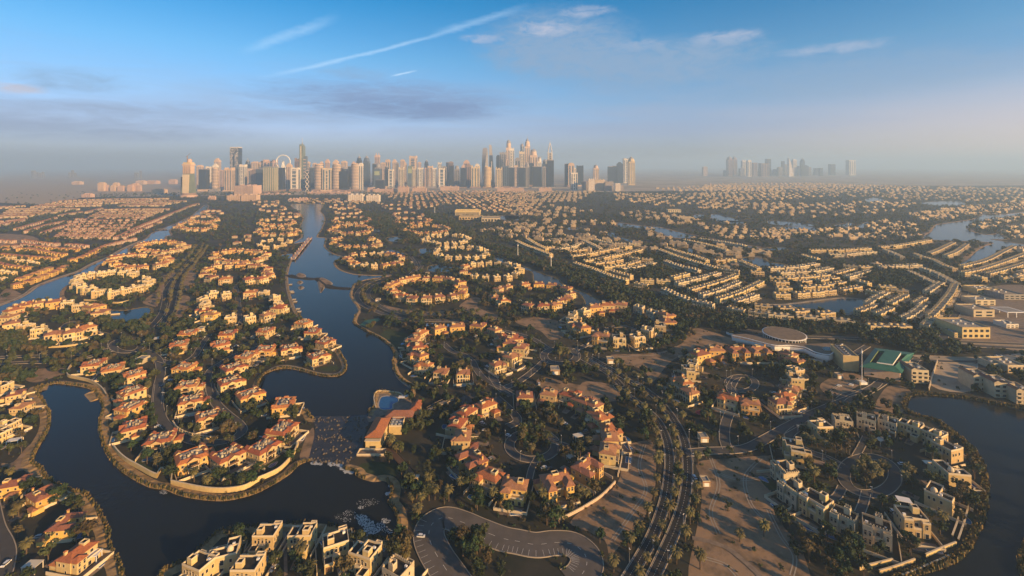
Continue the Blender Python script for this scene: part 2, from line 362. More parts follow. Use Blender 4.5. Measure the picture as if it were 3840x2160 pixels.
def window_mb(wd, hg, arch=False):
    b = MB(); t = 0.14
    b.bx(-wd / 2 + t, -0.06, 0.1, wd / 2 - t, 0, hg - t, 'glass')
    b.bx(-wd / 2, -0.13, 0, wd / 2, 0, 0.1, 'trim'); b.bx(-wd / 2, -0.12, 0.1, -wd / 2 + t, 0, hg, 'trim'); b.bx(wd / 2 - t, -0.12, 0.1, wd / 2, 0, hg, 'trim')
    b.bx(-wd / 2 + t, -0.12, hg - t, wd / 2 - t, 0, hg, 'trim')
    if arch:
        i = 6; pts = [(wd / 2 * math.cos(math.pi * k / i), hg + wd / 2 * math.sin(math.pi * k / i)) for k in range(i + 1)]
        b.face([(x, -0.09, z) for x, z in pts], 'glass')
    return b
WIN = {'w': window_mb(1.3, 1.6), 'a': window_mb(1.2, 1.5, True), 'd': window_mb(1.7, 2.3), 's': window_mb(0.8, 1.0)}
def wins(t, pts, kind='w'):
    for x, y, z, q in pts: t.part('window', None, True, (x, y, z), R(90) * q, WIN[kind], 'window_' + kind)   # q 0 front, 1 right(+x), 2 back, 3 left
# ------------------------------------------------------------------ villa templates (front = -y, base at z 0)
def red_villa(k):
    t = Tpl('terracotta_villa'); wl = 'wall_yellow' if k else 'wall_cream'
    b = t.part('wall'); b.bx(-6.6, -4.6, 0, 6.6, 5.6, 6.3, wl); b.bx(-6.6, -6.0, 0, -2.7, -4.6, 6.3, wl); b.bx(2.7, -6.0, 0, 6.6, -4.6, 6.3, wl)
    b.bx(-6.66, -6.06, 3.1, -2.64, -4.7, 3.3, 'trim'); b.bx(2.64, -6.06, 3.1, 6.66, -4.7, 3.3, 'trim')
    b.bx(-7.6, -7.4, 0, 7.6, -6.0, 0.25, 'paving')
    r = t.part('tile_roof'); r.mansard(-6.6, -6.0, 6.6, 5.6, 6.48, 1.05, 1.25, 'tile_red')
    for x in (-5.2, 5.2): r.gable(x - 1.2, 3.2, x + 1.2, 6.1, 7.2, 1.0, 'tile_red', 'wall_cream')
    r.gable(5.0, -1.5, 7.0, 1.0, 7.1, 1.0, 'tile_red', 'wall_cream')
    d = t.part('roof_deck'); d.bx(-5.0, -4.4, 6.3, 5.0, 4.0, 6.9, 'deck_grey'); d.bx(-4.9, 0.3, 6.9, 4.9, .55, 7.3, 'wall_white')
    rr = random.Random(40 + k)
    for q in range(12):
        x, y, s_ = rr.uniform(-4.2, 4.2), rr.uniform(-3.4, 3.3), rr.uniform(0.5, 1.0); u = MB()
        if q % 3: u.bx(-s_, -s_ * .6, 0, s_, s_ * .6, rr.uniform(.7, 1.4), ('metal', 'deck_grey', 'deck_tan')[q % 3])
        else: u.frus(0, 0, 0, 1.3, s_ * .7, s_ * .7, 'wall_white', 10)
        t.part('roof_unit', 'roof_deck', True, (x, y, 6.9), rr.choice((0, R(90))), u)
    g = t.part('pediment'); g.gable(-2.7, -7.0, 2.7, -3.6, 6.3, 1.7, 'tile_red', 'wall_cream', 0.5); g.bx(-2.6, -6.9, 5.7, 2.6, -4.7, 6.29, wl)
    bl = t.part('balcony', None, True); bl.bx(-2.65, -7.0, 3.0, 2.65, -4.62, 3.25, 'trim')
    rl = t.part('railing', 'balcony', True); rl.bx(-2.5, -6.95, 3.25, 2.5, -6.85, 4.15, 'wood')
    for x in (-2.2, 2.2): c = t.part('column', None, True); c.frus(x, -6.6, 0, 3.0, .25, .22, 'trim', 8); c.frus(x, -6.6, 3.25, 5.7, .22, .2, 'trim', 8)
    gd = t.part('glazed_door', None, True); gd.bx(-1.8, -4.7, 0.1, 1.8, -4.55, 2.6, 'glass'); gd.bx(-1.6, -4.7, 3.3, 1.6, -4.55, 5.5, 'glass')
    s = t.part('side_wing'); s.bx(6.6, -0.6, 0, 10.4, 5.2, 3.3, wl)
    w_ = t.part('wing_roof', 'side_wing'); w_.hip(6.9, -0.6, 10.4, 5.2, 3.5, 1.2, 'tile_red', 0.4)
    pg = t.part('pergola', None, True)
    for x in (-5.6, -4.4, -3.2): pg.bx(x - .1, -8.2, 2.5, x + .1, -6.1, 2.65, 'wood')
    for x in (-5.7, -3.1): pg.bx(x - .1, -8.2, 0, x + .1, -8.0, 2.5, 'wood')
    wins(t, [(-4.65, -6, 3.7, 0), (4.65, -6, 3.7, 0), (-5.4, -6, .7, 0), (4.0, -6, .7, 0), (5.5, -6, .7, 0)])
    wins(t, [(6.6, -4, 3.7, 1), (6.6, -1.6, 3.7, 1), (6.6, 2.6, 4.2, 1), (6.6, -3, .7, 1), (-6.6, -3.6, 3.7, 3), (-6.6, 0, 3.7, 3), (-6.6, 3.4, 3.7, 3), (-6.6, -2.4, .7, 3), (-6.6, 2, .7, 3)])
    wins(t, [(-4, 5.6, 3.7, 2), (0, 5.6, 3.7, 2), (4, 5.6, 3.7, 2), (-3, 5.6, .3, 2), (3, 5.6, .3, 2)], 'd')
    return t
def tile_villa(k):
    t = Tpl('tiled_villa'); wl = ('wall_yellow', 'wall_cream', 'wall_yellow', 'wall_cream')[k]; rf = ('tile_pink', 'tile_red', 'tile_pink', 'tile_pink')[k]
    b = t.part('wall'); r = t.part('tile_roof')
    if k in (0, 1):
        b.bx(-6.2, -3.6, 0, 6.2, 4.6, 6.6, wl); b.bx(-5.8, -6.8, 0, -1.2, -3.6, 6.4, wl); b.bx(-1.2, -6.2, 0, 5.6, -3.6, 3.3, wl); b.parapet(-1.2, -6.2, 5.6, -3.6, 3.3, .9, 'trim')
        r.hip(-6.2, -3.6, 6.2, 4.6, 6.78, 1.9, rf); r.hip(-5.8, -6.8, -1.2, -2.6, 6.58, 1.5, rf, .45)
        b.bx(1.6, -1.2, 6.6, 4.4, 1.8, 8.9, wl)
        tr = t.part('roof_terrace'); tr.bx(1.9, -.9, 8.9, 4.1, 1.5, 8.92, 'deck_dark'); tr.parapet(1.6, -1.2, 4.4, 1.8, 8.9, .55, 'wall_white')
        wins(t, [(-4.6, -6.8, 3.8, 0), (-2.4, -6.8, 3.8, 0), (-4.6, -6.8, .7, 0), (-2.4, -6.8, .7, 0)], 'a'); wins(t, [(.6, -3.6, 3.4, 0), (3.4, -3.6, 3.4, 0), (.4, -6.2, .2, 0), (3.6, -6.2, .2, 0)], 'd')
        wins(t, [(-5.8, -5.2, 3.8, 3), (6.2, -2, 3.8, 1), (6.2, 1.8, 3.8, 1), (6.2, -1, .7, 1), (-6.2, 0, 3.8, 3), (-6.2, 2.6, 3.8, 3), (-6.2, -1, .7, 3), (-3.6, 4.6, 3.9, 2), (0, 4.6, 3.9, 2), (3.6, 4.6, 3.9, 2), (4, 4.6, .7, 2)])
        ch = t.part('chimney', 'tile_roof', True); ch.bx(-4.4, 1.6, 6.6, -3.4, 2.6, 9.2, wl); ch.bx(-4.55, 1.45, 9.2, -3.25, 2.75, 9.4, 'trim'); ch.hip(-4.4, 1.6, -3.4, 2.6, 9.58, .4, rf, .2)
        s = t.part('garage'); s.bx(-5.6, 4.6, 0, -.6, 9.4, 3.1, wl); s.bx(-5.0, 9.38, .1, -1.2, 9.45, 2.4, 'wood'); gr = t.part('garage_roof', 'garage'); gr.hip(-5.6, 4.9, -.6, 9.4, 3.28, 1.2, rf, .4)
        if k: p = t.part('porch', None, True); p.bx(2.2, 4.6, 2.9, 5.6, 7.4, 3.1, 'trim'); [p.frus(x, 7.1, 0, 2.9, .2, .2, 'trim', 6) for x in (2.5, 5.3)]
    elif k == 2:   # two front wings round a court
        b.bx(-7.0, -1.0, 0, 7.0, 5.0, 6.6, wl); b.bx(-7.0, -7.2, 0, -2.6, -1.0, 6.4, wl); b.bx(2.8, -6.4, 0, 7.0, -1.0, 6.4, wl); b.bx(-2.6, -3.6, 0, 2.8, -1.0, 3.2, wl)
        b.parapet(-2.6, -3.6, 2.8, -1.0, 3.2, .9, 'trim')
        r.hip(-7.0, -1.0, 7.0, 5.0, 6.78, 1.7, rf); r.hip(-7.0, -7.2, -2.6, 1.2, 6.58, 1.5, rf, .45); r.hip(2.8, -6.4, 7.0, 1.2, 6.58, 1.4, rf, .45)
        tr = t.part('roof_terrace'); tr.bx(-1.6, 1.0, 6.6, 1.8, 3.6, 8.6, wl); tr.bx(-1.35, 1.25, 8.6, 1.55, 3.35, 8.62, 'deck_dark'); tr.parapet(-1.6, 1.0, 1.8, 3.6, 8.6, .5, 'wall_white')
        wins(t, [(-5.8, -7.2, 3.8, 0), (-3.8, -7.2, 3.8, 0), (-5.8, -7.2, .6, 0), (-3.8, -7.2, .6, 0), (4.0, -6.4, 3.8, 0), (5.8, -6.4, 3.8, 0), (4.0, -6.4, .6, 0), (5.8, -6.4, .6, 0)], 'a')
        wins(t, [(0, -1, 3.5, 0), (0, -3.6, .1, 0), (-2.6, -5, 3.5, 1), (2.8, -4.6, 3.5, 3)], 'd')
        wins(t, [(7.0, -4.4, 3.8, 1), (7.0, -1, 3.8, 1), (7.0, 3, 3.8, 1), (7, -3, .7, 1), (7, 1, .7, 1), (-7.0, -5, 3.8, 3), (-7, -1, 3.8, 3), (-7, 3, 3.8, 3), (-4, 5, 3.8, 2), (0, 5, 3.8, 2), (4, 5, 3.8, 2)])
        ch = t.part('chimney', 'tile_roof', True); ch.bx(5.2, 1.8, 7.2, 6.1, 2.7, 9.6, wl); ch.hip(5.2, 1.8, 6.1, 2.7, 9.78, .4, rf, .25)
        s = t.part('garage'); s.bx(-9.6, 2.0, 0, -7.0, 7.6, 3.0, wl); s.bx(-7.0, 5.0, 0, -3.6, 7.6, 3.0, wl); gr = t.part('garage_roof', 'garage'); gr.hip(-9.6, 5.0, -3.6, 7.6, 3.18, 1.1, rf, .35)
    else:          # compact with corner loggia
        b.bx(-5.4, -4.4, 0, 5.4, 4.4, 6.5, wl); b.bx(-6.6, -1.2, 0, -5.4, 3.2, 3.2, wl); b.bx(1.6, -6.0, 0, 5.0, -4.4, 6.3, wl)
        r.hip(-5.4, -4.4, 5.4, 4.4, 6.68, 1.9, rf); r.hip(1.6, -6.0, 5.0, -2.4, 6.48, 1.2, rf, .4)
        tr = t.part('roof_terrace'); tr.bx(-3.6, -.6, 6.6, -1.0, 2.0, 8.7, wl); tr.bx(-3.4, -.4, 8.7, -1.2, 1.8, 8.72, 'deck_dark'); tr.parapet(-3.6, -.6, -1.0, 2.0, 8.7, .5, 'wall_white')
        lg = t.part('loggia', None, True); lg.bx(-5.2, -6.2, 3.0, 1.5, -4.4, 3.2, 'trim'); [lg.frus(x, -6, 0, 3, .2, .2, 'trim', 6) for x in (-5, -2.8, -.6, 1.3)]; lg.bx(-5.2, -6.2, 3.2, 1.5, -6.1, 4.0, 'trim')
        wins(t, [(-4, -4.4, 3.3, 0), (-1.6, -4.4, 3.3, 0), (-4, -4.4, .1, 0), (-1, -4.4, .1, 0)], 'd'); wins(t, [(2.6, -6, 3.7, 0), (4.1, -6, 3.7, 0), (2.6, -6, .6, 0), (4.1, -6, .6, 0)], 'a')
        wins(t, [(5.4, -2.6, 3.7, 1), (5.4, 0, 3.7, 1), (5.4, 2.6, 3.7, 1), (5.4, -1, .7, 1), (-5.4, -2.6, 3.7, 3), (-5.4, .6, 3.7, 3), (-5.4, 3, 3.7, 3), (-3, 4.4, 3.7, 2), (.4, 4.4, 3.7, 2), (3.4, 4.4, 3.7, 2)])
        ch = t.part('chimney', 'tile_roof', True); ch.bx(2.6, 1.4, 7.0, 3.5, 2.3, 9.3, wl); ch.hip(2.6, 1.4, 3.5, 2.3, 9.48, .4, rf, .25)
        s = t.part('garage'); s.bx(1.4, 4.4, 0, 6.0, 9.0, 3.0, wl); s.bx(2, 8.98, .1, 5.4, 9.04, 2.4, 'wood'); gr = t.part('garage_roof', 'garage'); gr.hip(1.4, 4.7, 6.0, 9.0, 3.18, 1.1, rf, .35)
    return t
def yb0(k): return 4.6 if k < 2 else 4.4
def flat_villa(k):
    t = Tpl('flat_roofed_villa'); wl = ('wall_cream', 'wall_white', 'wall_cream', 'wall_cream')[k]
    b = t.part('wall'); d = t.part('roof_deck'); p = t.part('parapet')
    def blk(x0, y0, x1, y1, h, par=.8, deck='deck_dark'):
        b.bx(x0, y0, 0, x1, y1, h, wl); d.bx(x0 + .3, y0 + .3, h, x1 - .3, y1 - .3, h + .04, deck); p.parapet(x0, y0, x1, y1, h, par, 'trim' if wl == 'wall_cream' else 'wall_white', .28)
    if k in (0, 1):
        blk(-5.4, -3.4, 5.4, 4.6, 6.8); blk(-5.4, -5.2, -1.6, -3.4, 7.0, .9); blk(2.2, -4.8, 5.4, -3.4, 6.3, .7)
        b.bx(-1.6, -4.6, 0, 2.2, -3.4, 3.3, wl); p.parapet(-1.6, -4.6, 2.2, -3.4, 3.3, .9, 'trim')
        st = t.part('stair_tower'); st.bx(-.4 if k else .8, .8, 6.8, 2.4 if k else 3.6, 3.6, 9.2, wl); x0 = -.4 if k else .8; st.parapet(x0, .8, x0 + 2.8, 3.6, 9.2, .5, 'trim', .3); st.bx(x0 + .3, 1.1, 9.2, x0 + 2.5, 3.3, 9.22, 'deck_dark')
        if k: p.cren(-5.3, -3.3, 5.3, -3.3, 7.6, 'wall_white'); p.cren(5.27, -3, 5.27, 4.4, 7.6, 'wall_white'); st.cren(x0, .9, x0 + 2.8, .9, 9.7, 'wall_white', .9); st.cren(x0, 3.5, x0 + 2.8, 3.5, 9.7, 'wall_white', .9)
        wins(t, [(-4.4, -5.2, 3.9, 0), (-2.7, -5.2, 3.9, 0), (-4.4, -5.2, .5, 0), (-2.7, -5.2, .5, 0), (3.8, -4.8, 3.9, 0)], 'a'); wins(t, [(.3, -3.4, 3.4, 0), (.3, -4.6, .1, 0), (3.8, -4.8, .1, 0)], 'd')
        g = t.part('garage'); gx = -5.2 if k else 1.6; g.bx(gx, 4.6, 0, gx + 3.6, 9.0, 3.2, wl); g.parapet(gx, 4.62, gx + 3.6, 9.0, 3.2, .5, 'trim'); g.bx(gx + .25, 4.87, 3.2, gx + 3.35, 8.75, 3.24, 'deck_dark'); g.bx(gx + .4, 8.98, .1, gx + 3.2, 9.04, 2.4, 'wood')
    elif k == 2:
        blk(-5.8, -4.2, 1.6, 4.4, 6.8); blk(1.6, -2.4, 5.8, 4.4, 6.6); blk(1.6, -5.4, 5.0, -2.4, 3.4, .8, 'deck_tan')
        st = t.part('stair_tower'); st.bx(-4.6, 1.0, 6.8, -1.6, 4.0, 9.2, wl); st.parapet(-4.6, 1.0, -1.6, 4.0, 9.2, .55, 'trim', .3); st.bx(-4.3, 1.3, 9.2, -1.9, 3.7, 9.22, 'deck_dark')
        tu = t.part('bay'); tu.bx(-5.2, -5.4, 0, -2.4, -4.2, 7.2, wl); tu.parapet(-5.2, -5.4, -2.4, -4.22, 7.2, .6, 'trim')
        wins(t, [(-1.4, -4.2, 3.9, 0), (.6, -4.2, 3.9, 0), (-1.4, -4.2, .5, 0), (.6, -4.2, .5, 0), (3.0, -2.4, 3.9, 0), (4.8, -2.4, 3.9, 0)], 'a'); wins(t, [(3.2, -5.4, .1, 0)], 'd')
        g = t.part('garage'); g.bx(-5.4, 4.4, 0, -1.8, 8.8, 3.2, wl); g.parapet(-5.4, 4.42, -1.8, 8.8, 3.2, .5, 'trim'); g.bx(-5.1, 4.7, 3.2, -2.1, 8.5, 3.24, 'deck_dark')
    else:          # L plan with dome
        blk(-6.0, -.6, 6.0, 5.0, 6.8); blk(-6.0, -6.0, -.8, -.6, 6.6); blk(6.0, .4, 10.2, 4.6, 3.4, .5); b.bx(-.8, -3.0, 0, 4.2, -.6, 3.2, wl); p.parapet(-.8, -3, 4.2, -.6, 3.2, .8, 'trim')
        st = t.part('roof_dome'); st.frus(-2.8, 1.6, 6.8, 7.6, 1.5, 1.5, 'trim', 14); st.dome(-2.8, 1.6, 7.6, 1.4, 'trim')
        wins(t, [(-4.8, -6, 3.9, 0), (-2.2, -6, 3.9, 0), (-4.8, -6, .5, 0), (-2.2, -6, .5, 0), (1, -.6, 4, 0), (3.4, -.6, 4, 0)], 'a'); wins(t, [(1.4, -3, .1, 0), (4.8, -.6, .1, 0)], 'd'); wins(t, [(-.8, -4.4, 3.9, 1)])
        g = t.part('carport', None, True); g.bx(10.4, .2, 2.6, 14, 5, 2.75, 'canvas'); [g.bx(x, y, 0, x + .15, y + .15, 2.6, 'wood') for x in (10.6, 13.6) for y in (.4, 4.6)]
    if k < 3: pr = t.part('portico', None, True); pr.bx(-1.5, yb0(k), 0, 1.5, yb0(k) + 1.2, 3.5, wl); pr.parapet(-1.5, yb0(k) + .02, 1.5, yb0(k) + 1.2, 3.5, .8, 'trim'); pr.bx(-.7, yb0(k) + 1.18, 0, .7, yb0(k) + 1.25, 2.3, 'glass'); pr.face([(.7 * math.cos(math.pi * q / 6), yb0(k) + 1.25, 2.3 + .7 * math.sin(math.pi * q / 6)) for q in range(6, -1, -1)], 'glass'); wins(t, [(-1.9, yb0(k), 4, 2), (1.9, yb0(k), 4, 2), (0, yb0(k), 4.2, 2)], 'a')
    u = t.part('roof_unit', 'roof_deck', True); u.bx(-4.4, -1.8, 6.86, -3.2, -1.0, 7.8, 'white_paint'); u2 = t.part('satellite_dish', 'roof_deck', True); u2.frus(3.2, -1.2, 6.86, 7.5, .1, .1, 'metal', 6); u2.frus(3.2, -1.2, 7.5, 7.7, .15, .45, 'metal', 10)
    x1 = 5.4 if k < 2 else (5.8 if k == 2 else 6.0); x0 = -5.4 if k < 2 else (-5.8 if k == 2 else -6.0); yb = 4.6 if k < 2 else (4.4 if k == 2 else 5.0)
    wins(t, [(x1, 0.2, 4, 1), (x1, 2.6, 4, 1), (x1, 1.6, .7, 1), (x0, -1.8, 4, 3), (x0, 1, 4, 3), (x0, 3, 4, 3), (x0, -1, .7, 3), (-3.6, yb, 4, 2), (3.6, yb, 4, 2), (-3.6, yb, .7, 2), (3.6, yb, .7, 2)]); wins(t, [(0, yb, 3.6, 2), (0, yb, .2, 2)], 'd')
    return t
def townhouse(k):      # a terrace block; k = number of homes
    t = Tpl('townhouse_block'); n = k; wd = 7.2; b = t.part('wall'); d = t.part('roof_deck'); p = t.part('carport'); x = -n * wd / 2; wl = 'wall_cream' if k % 2 else 'wall_white'
    for i in range(n):
        h = 6.6 if i % 2 else 7.2; yo = -.5 if i % 2 else 0
        b.bx(x, -4.2 + yo, 0, x + wd, 4.2, h, wl); b.parapet(x, -4.2 + yo, x + wd, 4.2, h, .7, 'trim', .3); d.bx(x + .3, -3.9 + yo, h, x + wd - .3, 3.9, h + .05, 'deck_tan' if i % 3 else 'deck_dark')
        b.bx(x + .6, 1.0, h, x + 3.2, 3.6, h + 2.1, wl); b.bx(x + .8, 1.2, h + 2.1, x + 3.0, 3.4, h + 2.12, 'deck_tan')
        for z in (.8, 3.9):
            for wx in (1.2, 3.2, 5.2): b.bx(x + wx, -4.28 + yo, z, x + wx + 1.1, -4.21 + yo, z + 1.6, 'glass'); b.bx(x + wx, 4.21, z, x + wx + 1.1, 4.28, z + 1.6, 'glass')
        p.bx(x + .5, -7.4 + yo, 2.6, x + wd - 1.6, -4.2 + yo, 2.8, 'trim'); p.bx(x + .5, -7.4 + yo, 0, x + .8, -7.1 + yo, 2.6, 'trim'); p.bx(x + wd - 1.9, -7.4 + yo, 0, x + wd - 1.6, -7.1 + yo, 2.6, 'trim')
        x += wd
    for s in (-1, 1):
        for z in (.8, 3.9):
            for yy in (-2.4, 1.2): b.bx(s * n * wd / 2 - .05, yy, z, s * n * wd / 2 + .05, yy + 1.1, z + 1.5, 'glass')
    return t
def row_house(k):      # small hip-roofed house of the inland rows
    t = Tpl('row_house'); wl = ('wall_pink', 'wall_yellow', 'wall_cream')[k]; b = t.part('wall'); r = t.part('tile_roof')
    b.bx(-5.6, -4, 0, 5.6, 4, 6.0, wl); b.bx(-5, -5.4, 0, -.6, -4, 5.8, wl); b.bx(0.2, -6.2, 0, 5.2, -4, 2.9, wl)
    if k == 2: b.parapet(-5.6, -4, 5.6, 4, 6.0, .8, 'trim'); r.bx(-5.3, -3.7, 6.0, 5.3, 3.7, 6.05, 'deck_tan'); r.bx(-1, 0, 6.05, 2, 3, 8.0, wl)
    else: r.hip(-5.6, -4, 5.6, 4, 6.18, 1.7, 'tile_pink'); r.hip(-5, -5.4, -.6, -2.4, 5.98, 1.2, 'tile_pink', .4)
    for z in (.8, 3.6):
        for x in (-4, -2): b.bx(x, -5.47, z, x + 1, -5.41, z + 1.5, 'glass')
        for x in (.8, 3.4): b.bx(x, -4.07, z, x + 1.2, -4.01, z + 1.6, 'glass')
        for y in (-2, 1.2): b.bx(5.58, y, z, 5.66, y + 1.2, z + 1.5, 'glass'); b.bx(-5.66, y, z, -5.58, y + 1.2, z + 1.5, 'glass')
    return t
RED = [red_villa(0), red_villa(1)]; TILE = [tile_villa(k) for k in range(4)]; FLAT = [flat_villa(k) for k in range(4)]
TOWN = {k: townhouse(k) for k in (1, 2, 3, 4, 5)}; ROW = [row_house(k) for k in range(3)]

# ------------------------------------------------------------------ plants, cars
def leaf_tree(seed, mt, n, tall=1.0):
    """trunk with limbs and a crown of leaf-sized faces gathered in uneven clumps; about 8 m high"""
    rr = np.random.default_rng(seed); tr = MB(); tr.frus(0, 0, 0, 2.6 * tall, .28, .2, 'bark', 7, False)
    cl = []
    for k in range(8):
        a = rr.uniform(0, 6.28); d = rr.uniform(.6, 2.5); z = rr.uniform(3.0, 6.6) * tall; c = (d * math.cos(a), d * math.sin(a), z); cl.append((c, rr.uniform(.9, 1.9)))
        if k < 5: tr.tube((0, 0, 2.4 * tall), (c[0] * .8, c[1] * .8, z - .3), .09, 'bark', 5)
    cr = MB(); per = n // len(cl)
    for c, r in cl:
        q = rr.normal(size=(per, 3)); q /= np.linalg.norm(q, axis=1)[:, None]; q *= (rr.uniform(.25, 1.0, per) ** .5)[:, None] * r; q[:, 2] *= .75
        for p in q:
            s = rr.uniform(.22, .5); nrm = Vector(p / (np.linalg.norm(p) + .01) + rr.normal(size=3) * .6).normalized(); u = nrm.orthogonal().normalized(); v = nrm.cross(u); o = Vector(c) + Vector(p); ang = rr.uniform(0, 3.1); uu = u * math.cos(ang) + v * math.sin(ang); vv = nrm.cross(uu)
            cr.face([o - uu * s - vv * s * .6, o + uu * s - vv * s * .5, o + uu * s * .8 + vv * s * .6, o - uu * s * .7 + vv * s * .7], mt)
    return tr.mesh('trunk'), cr.mesh('crown')
TREES = [leaf_tree(k, ('leaf_olive', 'leaf', 'leaf', 'leaf_dry', 'leaf', 'leaf_olive')[k], 560, 1.0 + .25 * (k % 2)) for k in range(6)]
def palm(seed, hgt):
    rr = random.Random(seed); tr = MB(); z = 0
    while z < hgt: tr.frus(0, 0, z, z + .5, .24, .30, 'bark', 7, False); z += .5
    tr.frus(0, 0, hgt - .2, hgt + .5, .30, .45, 'frond', 7)
    cr = MB()
    for k in range(46):
        a = k * 2.39996; up = 1.05 - 1.75 * (k / 46) + rr.uniform(-.12, .12); L = rr.uniform(2.6, 3.5); pts = []; x = 0; zz = hgt + .3; th = up
        for q in range(6): pts.append((x, zz)); x += L / 5 * math.cos(th); zz += L / 5 * math.sin(th); th -= .30 + .05 * q
        ca, sa = math.cos(a), math.sin(a)
        for q in range(5):
            w0 = (.10, .42, .50, .44, .28, .05)[q]; w1 = (.10, .42, .50, .44, .28, .05)[q + 1]; (xa, za), (xb, zb) = pts[q], pts[q + 1]
            for sd in (-1, 1): cr.face([(xa * ca, xa * sa, za), (xb * ca, xb * sa, zb), (xb * ca - sd * w1 * sa, xb * sa + sd * w1 * ca, zb - w1 * .5), (xa * ca - sd * w0 * sa, xa * sa + sd * w0 * ca, za - w0 * .5)], 'frond')
    return tr.mesh('trunk'), cr.mesh('crown')
PALMS = [palm(1, 5.0), palm(2, 6.2), palm(3, 4.2)]
def car_tpl(paint):
    t = Tpl('parked_car'); b = t.part('body'); b.prism([(-.88, -2.2), (.88, -2.2), (.92, 0), (.88, 2.2), (-.88, 2.2), (-.92, 0)], .35, .95, paint); b.bx(-.72, -.95, 1.42, .72, 1.3, 1.47, paint)
    c = t.part('window'); i = len(c.v); c.v += [(-.84, -1.4, .95), (.84, -1.4, .95), (.84, 1.8, .95), (-.84, 1.8, .95), (-.7, -.9, 1.42), (.7, -.9, 1.42), (.7, 1.3, 1.42), (-.7, 1.3, 1.42)]; c.f += [(0, 1, 5, 4), (1, 2, 6, 5), (2, 3, 7, 6), (3, 0, 4, 7)]; c.m += ['glass'] * 4
    for x in (-.8, .8):
        for y in (-1.35, 1.35): wq = t.part('wheel', None, True); wq.tube((x - .1, y, .33), (x + .1, y, .33), .33, 'tyre', 10)
    for x in (-.6, .6): hq = t.part('headlight', None, True); hq.bx(x - .2, -2.24, .6, x + .2, -2.18, .8, 'white_paint')
    return t
CARS = {k: car_tpl(k) for k in ('car_white', 'car_dark', 'car_grey')}
# ------------------------------------------------------------------ ground, water, roads
def smooth(pts, closed=False, n=6):
    P = [Vector(p[:2]) for p in pts]; out = []; N = len(P)
    for i in range(N if closed else N - 1):
        g = (lambda j: P[j % N]) if closed else (lambda j: P[min(max(j, 0), N - 1)])
        a, b, c, d = g(i - 1), g(i), g(i + 1), g(i + 2)
        for k in range(n):
            t = k / n; out.append(tuple(0.5 * ((2 * b) + (c - a) * t + (2 * a - 5 * b + 4 * c - d) * t * t + (3 * b - a - 3 * c + d) * t ** 3)))
    if not closed: out.append(tuple(P[-1]))
    return out
def area2(poly): return sum(poly[k - 1][0] * poly[k][1] - poly[k][0] * poly[k - 1][1] for k in range(len(poly)))
def ccw(poly): return poly if area2(poly) > 0 else poly[::-1]
def inside(px, py, poly):
    px = np.asarray(px); py = np.asarray(py); c = np.zeros(px.shape, bool); a = np.array(poly); b = np.roll(a, 1, 0)
    for (x0, y0), (x1, y1) in zip(a, b):
        if y0 == y1: continue
        c ^= ((y0 > py) != (y1 > py)) & (px < (x1 - x0) * (py - y0) / (y1 - y0) + x0)
    return c
def sheet(name, poly, z, m, kind='structure'):
    b = MB(); b.face([(x, y, z) for x, y in ccw(poly)], m); o = b.build(name); o['kind'] = kind; return o
def offs(pts, d, closed=False):
    out = []; N = len(pts)
    for i in range(N):
        a = pts[(i - 1) % N if closed else max(i - 1, 0)]; c = pts[(i + 1) % N if closed else min(i + 1, N - 1)]
        tx, ty = c[0] - a[0], c[1] - a[1]; L = math.hypot(tx, ty) or 1; out.append((pts[i][0] - ty / L * d, pts[i][1] + tx / L * d))
    return out                                 # d > 0: to the left of the walk
def strip(b, l, r, zl, zr, m, closed=False):
    N = len(l)
    for i in range(N if closed else N - 1):
        j = (i + 1) % N; b.face([(*r[i], zr), (*r[j], zr), (*l[j], zl), (*l[i], zl)], m)
def wallstrip(b, pts, t, z0, z1, m, closed=False):
    l, r = offs(pts, t / 2, closed), offs(pts, -t / 2, closed); N = len(pts)
    strip(b, l, r, z1, z1, m, closed)
    for i in range(N if closed else N - 1):
        j = (i + 1) % N; b.face([(*r[i], z0), (*r[j], z0), (*r[j], z1), (*r[i], z1)], m); b.face([(*l[j], z0), (*l[i], z0), (*l[i], z1), (*l[j], z1)], m)
ROADS = []
def road(pts, wd, m='street', kerbs=True, name='road', z=0.09, line=False, closed=False):
    wd *= .7 if wd > 3.6 else 1; z += .0018 * len(ROADS)
    s = smooth(pts, closed, 7); b = MB(); strip(b, offs(s, wd / 2, closed), offs(s, -wd / 2, closed), z, z, m, closed); struct(b.build(name)); ROADS.append((np.array(s), wd))
    if kerbs:
        k = MB()
        for d in (wd / 2 + .16, -wd / 2 - .16): wallstrip(k, offs(s, d, closed), .32, 0, z + .12, 'kerb', closed)
        struct(k.build('kerb'))
    if line:
        k = MB(); e = [wd / 2 - .3, -wd / 2 + .3]
        for d in e: strip(k, offs(s, d + .045), offs(s, d - .045), z + .012, z + .012, 'paint_line')
        s2 = smooth(pts, closed, 14)
        for i in range(0, len(s2) - 1, 2): seg = s2[i:i + 2]; strip(k, offs(seg, .05), offs(seg, -.05), z + .012, z + .012, 'paint_line')
        struct(k.build('road_marking'))
    return s
g_ = MB()
for i in range(48):                            # one wide sheet that reaches the horizon
    for j in range(24):
        x0, x1 = -26000 + i * 52000 / 48, -26000 + (i + 1) * 52000 / 48; y0, y1 = -400 + j * 26400 / 24, -400 + (j + 1) * 26400 / 24
        g_.face([(x0, y0, 0), (x1, y0, 0), (x1, y1, 0), (x0, y1, 0)], 'soil')
gm = bpy.data.meshes.new('ground'); gm.from_pydata([(-27000, -500, 0), (27000, -500, 0), (27000, 26000, 0), (-27000, 26000, 0)], [], [(0, 1, 2, 3)]); gm.materials.append(MATS['soil'])
struct(put('ground', gm)); del g_
